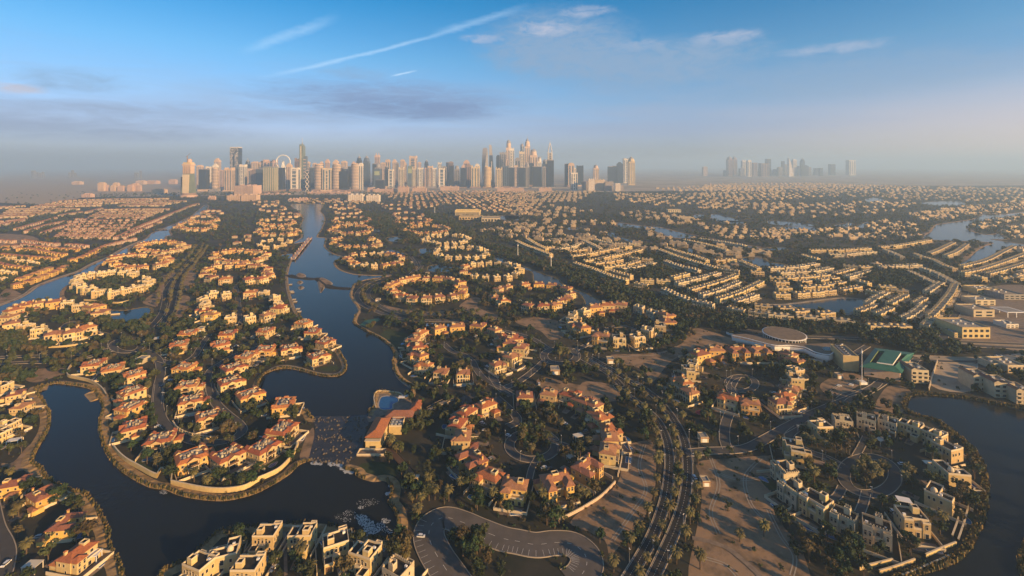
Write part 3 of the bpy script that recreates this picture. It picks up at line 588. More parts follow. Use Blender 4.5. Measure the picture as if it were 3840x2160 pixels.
W_LAKE = A1([(275, 60), (300, 15)]) + B1([(345, 1385), (420, 1325), (500, 1303), (600, 1312), (700, 1325), (800, 1348), (870, 1390), (900, 1440)]) + A1([(700, 60), (745, 115), (765, 180), (745, 260), (737, 340), (757, 420), (795, 525), (850, 600), (940, 680), (1040, 742), (1140, 788), (1240, 800), (1340, 840), (1450, 866), (1600, 884), (1720, 882), (1850, 855)]) + A2([(10, 825), (80, 790), (170, 740), (260, 680), (320, 620), (390, 590), (470, 600), (560, 600), (640, 640), (740, 670), (770, 705), (880, 740), (970, 735), (1015, 790), (1000, 900), (1040, 960), (1062, 1050), (1050, 1130), (990, 1165), (870, 1155), (700, 1100), (560, 1062), (400, 1050), (250, 1050), (80, 1062)]) + A1([(1932, 1072), (1800, 1080), (1650, 1110), (1560, 1185), (1480, 1265), (1400, 1330), (1280, 1385), (1200, 1430), (1150, 1560), (960, 1560), (940, 1440), (910, 1330), (855, 1250), (832, 1180), (830, 1100), (780, 1000), (720, 900), (640, 820), (500, 790), (420, 740), (350, 690), (330, 640), (262, 600), (262, 550), (300, 470), (340, 400), (372, 340), (385, 260), (372, 200), (330, 120)])
W_MAIN = T6([(345, 188), (352, 222), (395, 250), (440, 310), (432, 350), (412, 400), (432, 480), (420, 505), (352, 552)]) + B2([(480, 10), (430, 60), (350, 140), (325, 195), (302, 260), (292, 330), (298, 420), (322, 520), (357, 620), (402, 690), (450, 745), (520, 800), (600, 870), (680, 920), (740, 985), (790, 1060), (820, 1130), (812, 1185), (770, 1225), (700, 1240), (600, 1235), (500, 1212), (400, 1185), (280, 1165), (180, 1178), (90, 1212), (42, 1260), (22, 1320), (32, 1390)]) + A2([(20, 50), (60, 110), (120, 150), (220, 170), (330, 175), (395, 215), (430, 262), (560, 256), (700, 252), (835, 250), (850, 200), (885, 180), (885, 110), (905, 62), (960, 55), (1080, 70), (1150, 100), (1170, 40)]) + B2([(1400, 1330), (1300, 1260), (1250, 1190), (1235, 1100), (1245, 1030), (1215, 970), (1160, 920), (1100, 880), (1000, 830), (930, 790), (882, 752), (890, 700), (920, 640), (900, 590), (862, 540), (845, 490), (862, 440), (885, 395), (980, 362), (1060, 348), (1220, 322), (1100, 325), (900, 315), (780, 285), (720, 250), (700, 212), (712, 188), (755, 168), (770, 150), (700, 130), (650, 100), (622, 75), (610, 50)]) + T6([(640, 530), (632, 500), (560, 490), (602, 420), (632, 340), (622, 290), (590, 250), (612, 215), (590, 188)])
W_LEFT = B1([(-60, 640), (0, 600), (150, 545), (250, 490), (330, 430), (450, 380), (600, 330), (720, 290), (830, 230), (900, 200), (1000, 160), (1080, 110), (1160, 70), (1270, 20)]) + T5([(1700, 1020), (1760, 960), (1850, 935), (1930, 890), (2020, 860), (2100, 820), (2200, 770), (2300, 690), (2360, 640), (2392, 660), (2340, 740), (2250, 790), (2180, 830), (2060, 872), (1990, 892), (1940, 940), (1960, 985), (1900, 1000), (1860, 1043)]) + B1([(1250, 42), (1160, 75), (1150, 115), (1060, 165), (950, 200), (880, 230), (850, 270), (890, 300), (800, 330), (720, 352), (660, 390), (590, 420), (545, 470), (542, 520), (575, 555), (480, 548), (300, 570), (200, 597), (80, 632), (0, 690), (-60, 740)])
W_POND = B1([(950, 652), (1000, 720), (1100, 742), (1200, 765), (1262, 722), (1330, 690), (1360, 640), (1330, 612), (1240, 622), (1130, 640), (1020, 640)])
W_RIGHT = B3([(-60, 205), (0, 215), (130, 250), (250, 300), (400, 352), (450, 400), (560, 450), (650, 480), (770, 540), (850, 590), (900, 612), (800, 640), (700, 652), (655, 630), (670, 570), (620, 490), (560, 460), (480, 440), (380, 402), (280, 408), (205, 380), (190, 300), (130, 270), (0, 245), (-50, 232)])
W_SOUTH = A4([(1100, 88), (1250, 90), (1400, 100), (1550, 120), (1700, 150), (1850, 180), (2000, 220), (2100, 500), (2060, 900), (1940, 1200), (1880, 1350), (1860, 1560), (1000, 1560), (1060, 1475), (1300, 1402), (1400, 1360), (1500, 1290), (1562, 1200), (1620, 1080), (1652, 960), (1662, 850), (1665, 740), (1640, 620), (1592, 540), (1520, 460), (1430, 382), (1350, 320), (1290, 280), (1150, 242), (1062, 202), (1050, 150)])
W_MEADOW = B4([(-40, 590), (150, 590), (400, 560), (650, 532), (830, 540), (862, 570), (840, 610), (760, 650), (660, 665), (520, 640), (350, 620), (200, 625), (0, 610)])
W_RIVER = B4([(1700, 232), (1800, 190), (1880, 110), (1960, 60), (2010, 20)]) + T4([(1790, 850), (1835, 790), (1872, 740), (2000, 720), (2180, 690), (2250, 652), (2450, 650), (2620, 630), (2620, 650), (2400, 682), (2200, 712), (2110, 760), (2200, 806), (2350, 812), (2440, 742), (2480, 742), (2370, 800), (2420, 850), (2300, 852)]) + B4([(2318, 45), (2200, 62), (2100, 90), (2062, 130), (1950, 180), (1800, 232), (1720, 242)])
W_CANAL = T7([(1040, 360), (1200, 385), (1400, 402), (1560, 440), (1750, 480), (1900, 510), (2150, 560), (2350, 592), (2250, 588), (2050, 562), (1850, 520), (1700, 502), (1580, 500), (1450, 470), (1380, 440), (1250, 412), (1060, 402)])
W_BEND = T7([(1600, 600), (1700, 598), (1760, 640), (1850, 670), (2000, 690), (2200, 690), (2330, 650), (2390, 640), (2380, 700), (2450, 730), (2576, 750), (2576, 800), (2400, 780), (2280, 740), (2150, 715), (1980, 712), (1880, 690), (1800, 690), (1760, 660), (1650, 630)])
FAR_PONDS = [T7([(930, 440), (980, 450), (1050, 490), (1240, 545), (1200, 555), (1060, 510), (950, 480)]), T7([(0, 290), (140, 308), (120, 335), (0, 335)]), T7([(570, 405), (680, 402), (640, 425), (580, 425)]), T7([(150, 470), (270, 470), (220, 495), (160, 490)]),
    T7([(2380, 600), (2576, 590), (2576, 610), (2400, 618)]), T7([(1745, 290), (1830, 288), (1800, 315), (1750, 312)]), T7([(1960, 340), (2150, 345), (2200, 365), (2060, 368)]), T7([(2130, 310), (2260, 305), (2220, 325)]),
    T4([(560, 760), (700, 750), (850, 752), (930, 780), (760, 785)]), T4([(80, 650), (300, 708), (160, 715), (60, 690)]), T4([(520, 705), (700, 715), (915, 742), (800, 748), (560, 735)]), T4([(1060, 740), (1180, 722), (1170, 748), (1080, 752)]), T4([(1240, 745), (1330, 710), (1310, 752), (1260, 760)]), T4([(1300, 528), (1400, 520), (1440, 545), (1330, 555)]), T4([(1750, 560), (2020, 545), (2100, 575), (1900, 582)]), T4([(265, 670), (370, 680), (300, 690)]),
    T6([(1215, 505), (1300, 488), (1380, 505), (1370, 530), (1260, 535)]), T6([(1525, 605), (1600, 600), (1610, 640), (1535, 645)]), T6([(1170, 630), (1260, 615), (1380, 650), (1370, 685), (1230, 655)]), T6([(1610, 765), (1700, 755), (1830, 780), (1800, 812), (1620, 810)]), T6([(2250, 300), (2400, 285), (2480, 310), (2380, 335), (2260, 325)]), T6([(2050, 575), (2130, 585), (2110, 615), (2060, 600)]), T6([(2210, 650), (2300, 690), (2420, 750), (2350, 752), (2230, 700)]), T6([(1085, 420), (1160, 408), (1150, 440), (1095, 440)]), T6([(240, 660), (340, 650), (340, 690), (260, 690)]), B3([(-120, 450), (-60, 445), (-70, 500), (-130, 490)]), T6([(1650, 365), (1700, 370), (1720, 400), (1680, 395)])]
RAPIDS = A2([(430, 250), (560, 246), (700, 244), (840, 240), (850, 300), (815, 400), (800, 500), (740, 560), (690, 600), (640, 650), (560, 602), (470, 602), (400, 592), (415, 500), (440, 400), (445, 320)])
WATERS = []
for poly, bw, bm in ((W_LAKE, 4.6, 'bank'), (W_MAIN, 3.5, 'bank'), (W_LEFT, 4, 'sand'), (W_POND, 3, 'reed'), (W_RIGHT, 3, 'reed'), (W_SOUTH, 2.5, 'reed'), (W_MEADOW, 5, 'stone'), (W_RIVER, 8, 'sand'), (W_CANAL, 9, 'sand'), (W_BEND, 6, 'reed')) + tuple((p, 4, 'reed') for p in FAR_PONDS):
    s = ccw(smooth(GL(poly), True, 5)); WATERS.append((s, bw, bm))
RAP = ccw(smooth(GL(RAPIDS), True, 3))
for s, bw, bm in WATERS:
    sheet('water', s, 0.05, 'water'); b = MB(); o1, o2 = offs(s, -bw * .4, True), offs(s, -bw, True); mx, my = np.array(o2).T
    bad = inside(mx, my, RAP)
    for q, _, _ in WATERS:
        if q is not s: bad |= inside(mx, my, q)
    N = len(s)
    for i in range(N):
        j = (i + 1) % N
        if bad[i] or bad[j]: continue
        za, zb = .5 + .25 * math.sin(i * 2.3), .5 + .25 * math.sin(j * 2.3)
        b.face([(*o1[i], za), (*o1[j], zb), (*s[j], .04), (*s[i], .04)], bm); b.face([(*o2[i], .03), (*o2[j], .03), (*o1[j], zb), (*o1[i], za)], bm)
    if b.f: struct(b.build('shore'))
sheet('rapids', RAP, 0.09, 'rapid_bed')
SANDS = []; NOGO = []
for (s, bw, bm), wd_ in zip(WATERS[:7], (10.2, 9, 14, 10, 20, 7, 16)): ROADS.append((np.array(s), wd_))
def sand(pts, m='sand', z=0.02, name='sand_lot'): s = smooth(GL(pts), True, 4); SANDS.append(s); return sheet(name, s, z + .0012 * len(SANDS), m)
sand(A3([(840, 480), (1060, 440), (1085, 700), (1055, 870), (960, 1080), (850, 1180), (740, 1290), (700, 1180), (560, 1110), (440, 1050), (520, 960), (640, 880), (760, 790), (820, 680)]))
sand(A3([(1400, 590), (1640, 560), (1932, 540)]) + A4([(20, 560), (30, 900), (120, 1080), (230, 1200), (320, 1449), (300, 1560), (-500, 1560)]) + A3([(1330, 1449), (1380, 1160), (1430, 900), (1420, 700)]))
sand(A3([(560, -20), (800, 20), (880, 110), (760, 130), (600, 150), (500, 60)])); sand(B3([(270, 1240), (500, 1290), (700, 1330), (900, 1380), (1000, 1449), (560, 1449), (240, 1330)]))
sand(B3([(40, 720), (250, 700), (430, 740), (480, 800), (460, 880), (340, 900), (250, 820), (60, 760)])); sand(B3([(900, 1040), (1200, 1030), (1400, 1000), (1560, 920), (1500, 900), (1650, 800), (1800, 830), (1960, 880), (2300, 1000), (1700, 1000), (1440, 1100), (1280, 1280), (1180, 1170), (960, 1110)]))
sand(B2([(1840, 600), (1960, 520), (2040, 540), (2000, 600), (2100, 650), (2200, 690), (2080, 710), (1960, 650)])); sand(B2([(1150, 590), (1250, 610), (1500, 650), (1800, 640), (1840, 665), (1500, 690), (1260, 660)]))
sand(B1([(1290, 560), (1400, 470), (1470, 380), (1490, 420), (1460, 520), (1420, 600), (1380, 600)])); sand(B1([(1640, 510), (1720, 520), (1700, 620), (1620, 720), (1570, 740), (1600, 640)])); sand(B1([(1660, 370), (1740, 230), (1780, 250), (1760, 400), (1700, 470)]))
sand(B1([(1460, 330), (1560, 290), (1590, 300), (1540, 350), (1470, 360)])); sand(B1([(380, 1165), (600, 1160), (620, 1200), (500, 1240), (330, 1290), (230, 1260), (300, 1180)])); sand(A4([(800, 170), (900, 20), (1000, 60), (1040, 180), (960, 230), (830, 240)]))
sand(B4([(480, 1300), (700, 1200), (900, 1260), (800, 1330), (720, 1380), (640, 1410), (520, 1390)])); sand(B4([(1000, 1449), (1080, 1330), (1200, 1320), (1300, 1380), (1220, 1440), (1120, 1449)]))
sand(A4([(1400, 370), (1500, 440), (1590, 530), (1640, 640), (1655, 760), (1640, 700), (1570, 540), (1440, 420)])); sand(A1([(10, 600), (100, 590), (200, 480), (320, 380), (330, 420), (240, 560), (200, 640), (60, 660)])); sand(B1([(-40, 560), (60, 440), (210, 500), (160, 530), (0, 600)])); sand(A2([(330, 540), (380, 400), (430, 330), (440, 400), (410, 560), (350, 575)]))
sand(A2([(1010, 560), (1130, 500), (1230, 390), (1290, 330), (1330, 420), (1220, 600), (1150, 650)]), 'soil'); sand(T5([(-60, 980), (250, 980), (430, 1020), (420, 1060), (300, 1090), (-60, 1100)]))
pl_ = ccw([(-26500, 25800), (26500, 25800), (26500, 3600), (5200, 3540), (2600, 3370), (1500, 2870), (-300, 2450), (-1500, 2280), (-2600, 2110), (-26500, 2110)]); sheet('plain', pl_, .012, 'plain_sand')  # far ground sheet: sand colour with horizon haze brightness painted in
# desert and cleared land by the motorway
sand([(-1400, 700), (0, 760)] + T5([(500, 640), (960, 580), (1200, 520), (2300, 500), (2300, 440), (1200, 380), (600, 300), (-2000, 300), (-2500, 420)]), 'lot_sand', name='desert_plain')
sand(B4([(1560, 1100), (1870, 1120), (1890, 1160), (1850, 1370), (1480, 1320)]), 'lot_sand'); sand(B4([(1320, 1040), (1900, 1060), (2400, 1020), (2400, 1120), (1950, 1090), (1500, 1090)]), 'lot_sand')
sand(B4([(1700, 880), (1720, 700), (1860, 450), (2400, 430), (2400, 950), (2050, 960), (1900, 960)]), 'paving', .025, 'school_yard')
for p in (A1([(1250, 60), (1250, 0)]),): pass
LAWNS = [B2([(1130, 860), (1200, 805), (1280, 830), (1370, 850), (1375, 920), (1300, 950), (1240, 990), (1180, 920)]), A4([(1380, 920), (1460, 940), (1440, 1030), (1370, 1030)]), A4([(1000, 800), (1200, 820), (1180, 900), (1000, 880)]), A4([(300, 770), (450, 750), (470, 800), (360, 850), (300, 830)]), A3([(350, 930), (470, 890), (560, 930), (420, 970)]), A1([(1800, 700), (1890, 690), (1880, 760), (1810, 770)]), A1([(960, 560), (1180, 650), (1170, 680), (940, 600)]), A2([(100, 580), (190, 540), (240, 560), (130, 640)]), B2([(570, 1160), (720, 1140), (740, 1170), (640, 1190)]), A2([(760, 690), (800, 600), (1050, 600), (1060, 690), (960, 730), (880, 735)]), B4([(2120, 550), (2318, 550), (2318, 600), (2120, 600)])]
NOGO += [GL(p) for p in LAWNS[:2] + LAWNS[5:]] + [GL(A2([(895, 185), (885, 110), (905, 65), (960, 58), (1080, 72), (1160, 105), (1175, 160), (1160, 215), (980, 230), (860, 290), (845, 240)])), GL(B4([(1700, 880), (1720, 700), (1860, 450), (2400, 430), (2400, 950), (2050, 960), (1900, 960)])), GL(B4([(-320, 850), (0, 860), (560, 930), (700, 960), (560, 1120), (300, 1080), (-330, 890)])), GL(B2([(940, 770), (985, 730), (1110, 705), (1130, 720), (1020, 785)])), GL(A2([(960, 200), (1130, 200), (1110, 400), (980, 420), (940, 540), (800, 560), (820, 440), (880, 290)]))]
for p in LAWNS: sheet('lawn', smooth(GL(p), True, 4), .035, 'lawn')
sheet('sports_court', GL(B2([(940, 770), (985, 730), (1110, 705), (1130, 720), (1020, 785)])), .045, 'court')
# the boulevard by the sand lots, two carriageways with a palm median
BL_L = GL(B3([(640, 1075), (760, 1140), (880, 1215), (980, 1310)]) + A3([(790, 20), (860, 75), (950, 140), (1030, 205), (1105, 285), (1150, 375), (1178, 470), (1190, 580), (1183, 700), (1165, 830), (1140, 930), (1100, 1050), (1050, 1170), (990, 1280), (930, 1380), (870, 1480), (800, 1600)]))
BL_R = GL(B3([(700, 1060), (860, 1150), (1000, 1235), (1130, 1320)]) + A3([(930, -10), (1010, 45), (1080, 100), (1150, 175), (1210, 255), (1265, 345), (1303, 440), (1320, 550), (1325, 680), (1310, 820), (1280, 950), (1232, 1090), (1180, 1210), (1130, 1320), (1070, 1449), (1000, 1600)]))
rl_ = road(BL_L, 6.3, 'asphalt', line=True); rr_ = road(BL_R, 6.5, 'asphalt', line=True)
LB_L = GL(B1([(1810, 60), (1760, 150), (1650, 260), (1560, 365), (1505, 450), (1495, 540), (1475, 640), (1435, 710), (1360, 790)])); LB_R = GL(B1([(1840, 80), (1790, 150), (1720, 240), (1640, 330), (1600, 420), (1580, 500), (1560, 590), (1535, 670), (1450, 780)]))
ll_ = road(LB_L, 7.0, 'asphalt'); lr_ = road(LB_R, 7.0, 'asphalt')
def ellipse(f, cx, cy, rx, ry, n=20): return GL(f([(cx + rx * math.cos(2 * math.pi * k / n), cy + ry * math.sin(2 * math.pi * k / n)) for k in range(n)]))
for f, cx, cy, rx, ry, wd in ((B3, 438, 1050, 150, 68, 8), (B1, 1150, 955, 130, 58, 7), (A3, 155, 465, 175, 105, 7), (A4, 765, 690, 195, 140, 7), (B3, 2080, 1300, 125, 68, 6), (B3, 980, 830, 125, 48, 6)): road(ellipse(f, cx, cy, rx, ry), wd, closed=True)
for f, pts, wd in (
        (B1, [(1250, 1000), (1330, 1010), (1430, 1080), (1455, 1200), (1430, 1330), (1420, 1449), (1415, 1500)], 7), (A1, [(1205, 0), (1195, 100), (1200, 200), (1235, 290), (1330, 370), (1450, 428), (1600, 445), (1740, 420), (1825, 360), (1800, 300), (1720, 235), (1640, 160), (1600, 80), (1580, -10)], 7), (B1, [(1893, 1400), (1872, 1280), (1905, 1180), (2000, 1118), (2130, 1040), (2318, 978), (2420, 940)], 6.5),
        (B1, [(1450, 1090), (1600, 1120), (1750, 1060), (1820, 960), (1890, 860)], 6), (B1, [(2165, 760), (2160, 600), (2145, 480), (2120, 400)], 6), (B1, [(1000, 860), (850, 830), (740, 780), (640, 745), (560, 800)], 6), (B1, [(-80, 1070), (200, 1055), (500, 1050), (760, 1030), (1000, 985)], 6), (B1, [(-80, 1130), (200, 1110), (500, 1105), (760, 1070), (1020, 1000)], 6),
        (B2, [(1120, 350), (1030, 385), (950, 440), (912, 500), (935, 560), (1000, 605), (1150, 670), (1300, 712), (1500, 730), (1800, 735), (2080, 735), (2200, 720)], 7), (B2, [(1250, 360), (1100, 395), (1025, 455), (1015, 510), (1065, 560), (1150, 615), (1300, 680)], 7), (B2, [(1400, 310), (1450, 250), (1440, 200), (1400, 150)], 6), (B2, [(1440, 300), (1500, 240), (1480, 190)], 6),
        (B3, [(300, 1090), (200, 1180), (80, 1270), (-60, 1340)], 7), (B3, [(330, 990), (250, 930), (150, 880), (0, 840), (-240, 790)], 6), (B3, [(560, 1000), (700, 940), (720, 900), (800, 870), (880, 850)], 6), (A2, [(1932, 90), (1840, 30), (1780, -60)], 7), (B2, [(2318, 1380), (2200, 1330), (2080, 1270), (2000, 1180), (1960, 1100), (1880, 1040), (1780, 1010), (1700, 940)], 6), (A3, [(-30, 320), (40, 280), (0, 210), (-120, 100)], 7),
        (A3, [(1325, 520), (1500, 505), (1660, 500), (1790, 478), (1932, 405)], 8), (A4, [(0, 405), (100, 350), (200, 297), (380, 207), (600, 120), (760, 50), (870, -20)], 8), (B4, [(650, 1449), (720, 1400), (860, 1370), (960, 1330), (1000, 1290)], 6), (A3, [(1630, 500), (1605, 420), (1612, 300), (1655, 190), (1685, 100), (1650, 30), (1700, -60)], 7), (A4, [(230, 330), (160, 390), (200, 450), (330, 520), (450, 560), (560, 620)], 6),
        (A4, [(560, 620), (480, 590), (420, 560)], 6), (A4, [(740, 820), (720, 900), (690, 980)], 4.5), (A4, [(560, 780), (520, 850), (440, 900)], 4.5), (A4, [(660, 550), (700, 480), (740, 400)], 4), (A3, [(190, 560), (150, 640), (130, 720)], 4), (A3, [(300, 430), (420, 470), (520, 520)], 4),
        (B4, [(1560, 930), (1600, 860), (1655, 750), (1725, 620), (1785, 470), (1800, 440)], 8), (B4, [(1150, 520), (1050, 620), (950, 740), (900, 780)], 6), (B4, [(1500, 380), (1600, 430), (1560, 560), (1480, 690), (1380, 820)], 6.5), (B4, [(-300, 850), (0, 870), (300, 880), (700, 890), (1100, 910), (1500, 935), (1900, 960), (2400, 985)], 8), (B4, [(1650, 920), (1900, 930), (2400, 950)], 7),
        (B3, [(1090, 510), (1250, 555), (1450, 610), (1700, 690), (2000, 790), (2318, 850)], 8), (B4, [(660, 1180), (780, 1040), (900, 960)], 6), (B4, [(1230, 1250), (1330, 1100), (1350, 1080)], 6), (B4, [(1330, 1080), (1600, 1100), (1900, 1110), (1940, 1170)], 6), (A3, [(1360, 1165), (1480, 1190), (1620, 1240), (1740, 1330), (1850, 1430), (1900, 1500)], 2.2),
        (A1, [(-60, 900), (-20, 1080), (40, 1200), (60, 1300), (30, 1449)], 6), (A2, [(215, 1130), (222, 1300), (225, 1449)], 1.2), (T6, [(1000, 300), (1100, 330), (1200, 420), (1300, 480)], 7), (T7, [(560, 320), (800, 325), (960, 350), (1100, 372), (1400, 395), (1700, 470), (2000, 530), (2300, 575), (2480, 570)], 6)):
    road(GL(f(pts)), wd, 'street' if wd > 3 else 'paving', kerbs=(f not in (T6, T7) and wd > 3))
# car park loop with bay lines
cp = GL(A2([(1540, 1560), (1440, 1410), (1350, 1270), (1305, 1150), (1330, 1060), (1420, 1010), (1540, 1040), (1680, 1100), (1850, 1165)]) + A3([(40, 1190), (180, 1215), (320, 1200), (450, 1210), (540, 1275), (565, 1360), (520, 1449), (440, 1500)]))
CP = road(cp, 17, 'car_park', name='car_park')
k = MB(); CPZ = .09 + .0018 * len(ROADS) + .012
for sgn, rng_ in ((-1, range(52, len(CP) - 6)), (1, range(6, 30))):
    side = offs(CP, sgn * 5.7); inn = offs(CP, sgn * 2.8); d_ = 0
    for i in rng_[::2]:
        for q in (0,):
            a = [side[i][c] * (1 - q) + side[i + 1][c] * q for c in (0, 1)]; e = [inn[i][c] * (1 - q) + inn[i + 1][c] * q for c in (0, 1)]; sg = [tuple(a), tuple(e)]; strip(k, offs(sg, .05), offs(sg, -.05), CPZ, CPZ, 'paint_line')
for i in range(2, len(CP) - 8, 5): sg = CP[i:i + 3]; strip(k, offs(sg, .07), offs(sg, -.07), CPZ, CPZ, 'paint_line')
struct(k.build('bay_marking'))
sheet('paving', GL(A2([(1480, 140), (1520, 110), (1680, 50), (1730, 60), (1640, 130), (1560, 170)])), .06, 'street')
road(GL(B1([(-60, 620), (0, 590), (150, 535), (250, 480), (330, 420), (450, 370), (600, 318), (720, 278), (830, 218), (900, 188), (1000, 148), (1080, 98), (1160, 58), (1280, 6)])), 8, 'lot_sand', kerbs=False, name='sand_track')
for n, (f, pts) in enumerate(((A3, [(1500, 560), (1560, 760), (1500, 960), (1560, 1130)]), (A3, [(1880, 560), (1760, 700), (1800, 900), (1932, 1050)]), (A3, [(1000, 460), (960, 620), (1010, 800), (900, 980), (760, 1180)]), (A3, [(1480, 640), (1700, 720), (1932, 700)]), (A4, [(0, 950), (100, 1150), (200, 1300), (180, 1449)]), (A3, [(1400, 1300), (1600, 1360), (1700, 1449)]), (B3, [(960, 1060), (1150, 1045), (1300, 1040), (1500, 960)]), (B3, [(1620, 820), (1720, 850), (1800, 900)]), (B4, [(560, 1380), (640, 1320), (760, 1300), (860, 1240)]))):
    for d in (-.6, .6): s = offs(smooth(GL(f(pts))), d); b = MB(); strip(b, offs(s, .22), offs(s, -.22), .06 + .002 * n, .06 + .002 * n, 'plain_sand'); struct(b.build('tyre_track'))
# motorway ribbons far off
for f, pts, wd in ((T5, [(0, 366), (1000, 380), (2100, 390)], 18), (T5, [(960, 560), (1100, 515), (1500, 515), (1900, 530), (2300, 560)], 16), (T1, [(0, 800), (600, 760), (1600, 760), (2576, 740)], 22), (T2, [(0, 745), (1200, 700), (2400, 715)], 18)): road(GL(f(pts)), wd, 'paving', kerbs=False)
# the promenade along the lake's left shore, and paths on the right shore
for pts, wd in ((B2([(500, -10), (440, 40), (355, 125), (315, 195), (288, 265), (278, 335), (284, 425), (308, 525), (343, 625), (388, 695), (440, 752)]), 3.5), (B2([(1410, 1345), (1310, 1268), (1262, 1190), (1247, 1100), (1257, 1028), (1225, 960), (1170, 910), (1110, 870), (1010, 820), (940, 782), (895, 748), (905, 700), (935, 645), (912, 585)]), 2.4), (B2([(90, 1195), (180, 1150), (280, 1138), (400, 1160), (500, 1190), (600, 1212), (700, 1215), (760, 1195), (795, 1140), (770, 1060)]), 1.8), (A1([(780, 30), (800, 130), (785, 260), (785, 360), (805, 430)]), 1.8)): road(GL(pts), wd, 'stone', kerbs=False, name='path')
# ------------------------------------------------------------------ villas in rings
HOUSES = []      # x, y, radius: keeps trees off the walls
POOLED = []
QUEUE = []; DRIVES = []
def mode_for(y): return 'full' if y < 560 * KZ else ('mid' if y < 1150 * KZ else 'far')
DESC = {'R': 'terracotta villa with grey roof deck', 'T': 'pink-tiled yellow villa', 'F': 'cream flat-roofed villa', 'G': 'white battlemented villa', 'U': 'pink-tiled two-winged villa', 'D': 'cream villa with rooftop dome'}
GRP = {}
def ring(phrase, f, c, base, scl, pts, faceout=True, pool=False):
    cg = G(f(c)); used = set(); items = []
    for p in pts:
        typ = p[2] if len(p) > 2 else base; g = G(f((p[0], p[1]))); items.append((typ, g, p))
    for n, (typ, g, p) in enumerate(items):
        dx, dy = g[0] - cg[0], g[1] - cg[1]; L = math.hypot(dx, dy) or 1; rz = math.atan2(dx / L, -dy / L)
        if len(p) > 3: rz = R(p[3])
        h = round(math.atan2(dx, dy) / (2 * math.pi) * 24) % 24; q = 0
        while h in used and q < 24: h = (h + 1) % 24; q += 1
        used.add(h); v = int(abs(g[0] * 7 + g[1] * 3)) % 5; md = mode_for(g[1])
        if typ == 'R': t = RED[v % 2]
        elif typ == 'T': t = TILE[(0, 3, 1, 0, 3)[v]]
        elif typ == 'U': t = TILE[2]
        elif typ == 'F': t = FLAT[0] if v in (0, 1, 3) else FLAT[2]
        elif typ == 'G': t = FLAT[1] if v != 2 else FLAT[2]
        else: t = FLAT[3]
        s = scl * (1 + ((v * 37 + n * 17) % 9 - 4) * .012)
        s *= {'F': .80, 'G': .74, 'D': .78, 'R': .93}.get(typ, .88 if g[1] < 420 * KZ else .97); s *= 1.0 if g[1] < 420 * KZ or typ == 'R' else 1.06; QUEUE.append((g, typ, md, t, '%s, %s in the %s' % (DESC[typ], clockword(h, 0), phrase), rz, 'villas of the ' + phrase, s))
        HOUSES.append((g[0], g[1], 9.0 * s))
        if md == 'full': POOLED.append((g, rz, s, '%s villa of the %s' % (clockword(h, 0), phrase)))
ring('lake peninsula', A1, (1330, 300), 'R', 1.0, [(995, 115), (988, 232), (1015, 380), (1210, 480), (1445, 620), (1720, 610), (1985, 550), (2130, 410), (2140, 210)])
ring('peninsula hairpin road', A1, (1500, -60), 'R', .98, [(1415, 60), (1440, 180), (1570, 300)])
ring('lane above the little bay', B1, (1900, 1080), 'R', 1.0, [(855, 1180), (1030, 1225), (1220, 1275), (1675, 1210), (2080, 1350), (2110, 1220), (2235, 1110), (2255, 1470)])
ring('promenade red-roofed lane', B2, (250, 880), 'R', 1.0, [(90, 870), (430, 800), (515, 880), (630, 975), (560, 1110), (300, 1035), (80, 1050), (-250, 900), (-610, 895), (-690, 1000), (-320, 1000)])
ring('yellow boulevard ring', A3, (130, 465), 'T', 1.02, [(-197, 215), (-342, 270), (-412, 360), (-372, 470), (-292, 640, 'U'), (-172, 775), (20, 850), (335, 815, 'U'), (560, 700, 'U'), (725, 570), (735, 470), (735, 410), (655, 310), (610, 215), (530, 185), (440, 140), (280, 130), (95, 150)])
ring('flat-roofed lake ring', A4, (770, 690), 'G', 1.1, [(395, 390, 'F'), (560, 340), (740, 330), (905, 350), (1080, 385, 'F'), (1250, 450), (1345, 560, 'F'), (1375, 740, 'D'), (1295, 920, 'D'), (1085, 1105, 'F'), (820, 1185), (575, 1095), (365, 990, 'F'), (190, 890), (130, 735), (200, 570, 'F')])
ring('bottom flat-roofed row', A2, (350, 1900), 'F', 1.0, [(85, 1215, 'F', 180), (352, 1215, 'F', 180), (600, 1290, 'F', 205), (825, 1375, 'F', 160), (1070, 1500, 'G', 150), (-240, 1370, 'D', 200), (-420, 1460, 'F', 160), (-60, 1480, 'F', 180)])
ring('bottom-left wooded lane', A1, (-300, 1200), 'T', .84, [(100, 820), (315, 905, 'U'), (490, 1120, 'U'), (590, 1360)])
ring('left-edge shore lane', A1, (-500, 250), 'T', .88, [(25, 60, 'F'), (112, 125), (162, 220), (80, 360, 'G'), (0, 440, 'F')])
ring('ring beside the green hall', B3, (2080, 1290), 'T', 1.0, [(1835, 1060), (1695, 1100), (1630, 1185, 'F'), (1600, 1245, 'F'), (1545, 1350), (1612, 1440), (2040, 1065, 'U', 0), (2235, 1065, 'U', 0), (2500, 1100), (2555, 1150), (2563, 1240, 'F'), (2558, 1320, 'F'), (2535, 1415), (1960, 1500), (2150, 1545), (2420, 1535), (2480, 1480)])
ring('lakeside park ring', B2, (1850, 970), 'T', .97, [(1655, 850), (1820, 840), (1490, 895), (1430, 955), (1450, 1025), (1475, 1105), (1525, 1190), (1680, 1250), (1875, 1260), (2010, 830), (2160, 865), (2240, 930), (2295, 985), (2185, 1185), (2315, 1120), (2395, 1030), (2340, 945)])
ring('ring beside the sandy slope', B3, (930, 800), 'T', 1.1, [(545, 735, 'F'), (545, 800, 'F'), (625, 850), (655, 695, 'F'), (745, 665), (860, 645), (985, 640), (1150, 660, 'G'), (1270, 705, 'G'), (1390, 735), (1397, 795), (1340, 840, 'F'), (1235, 885, 'F'), (1135, 950, 'F'), (970, 960, 'F'), (815, 930)])
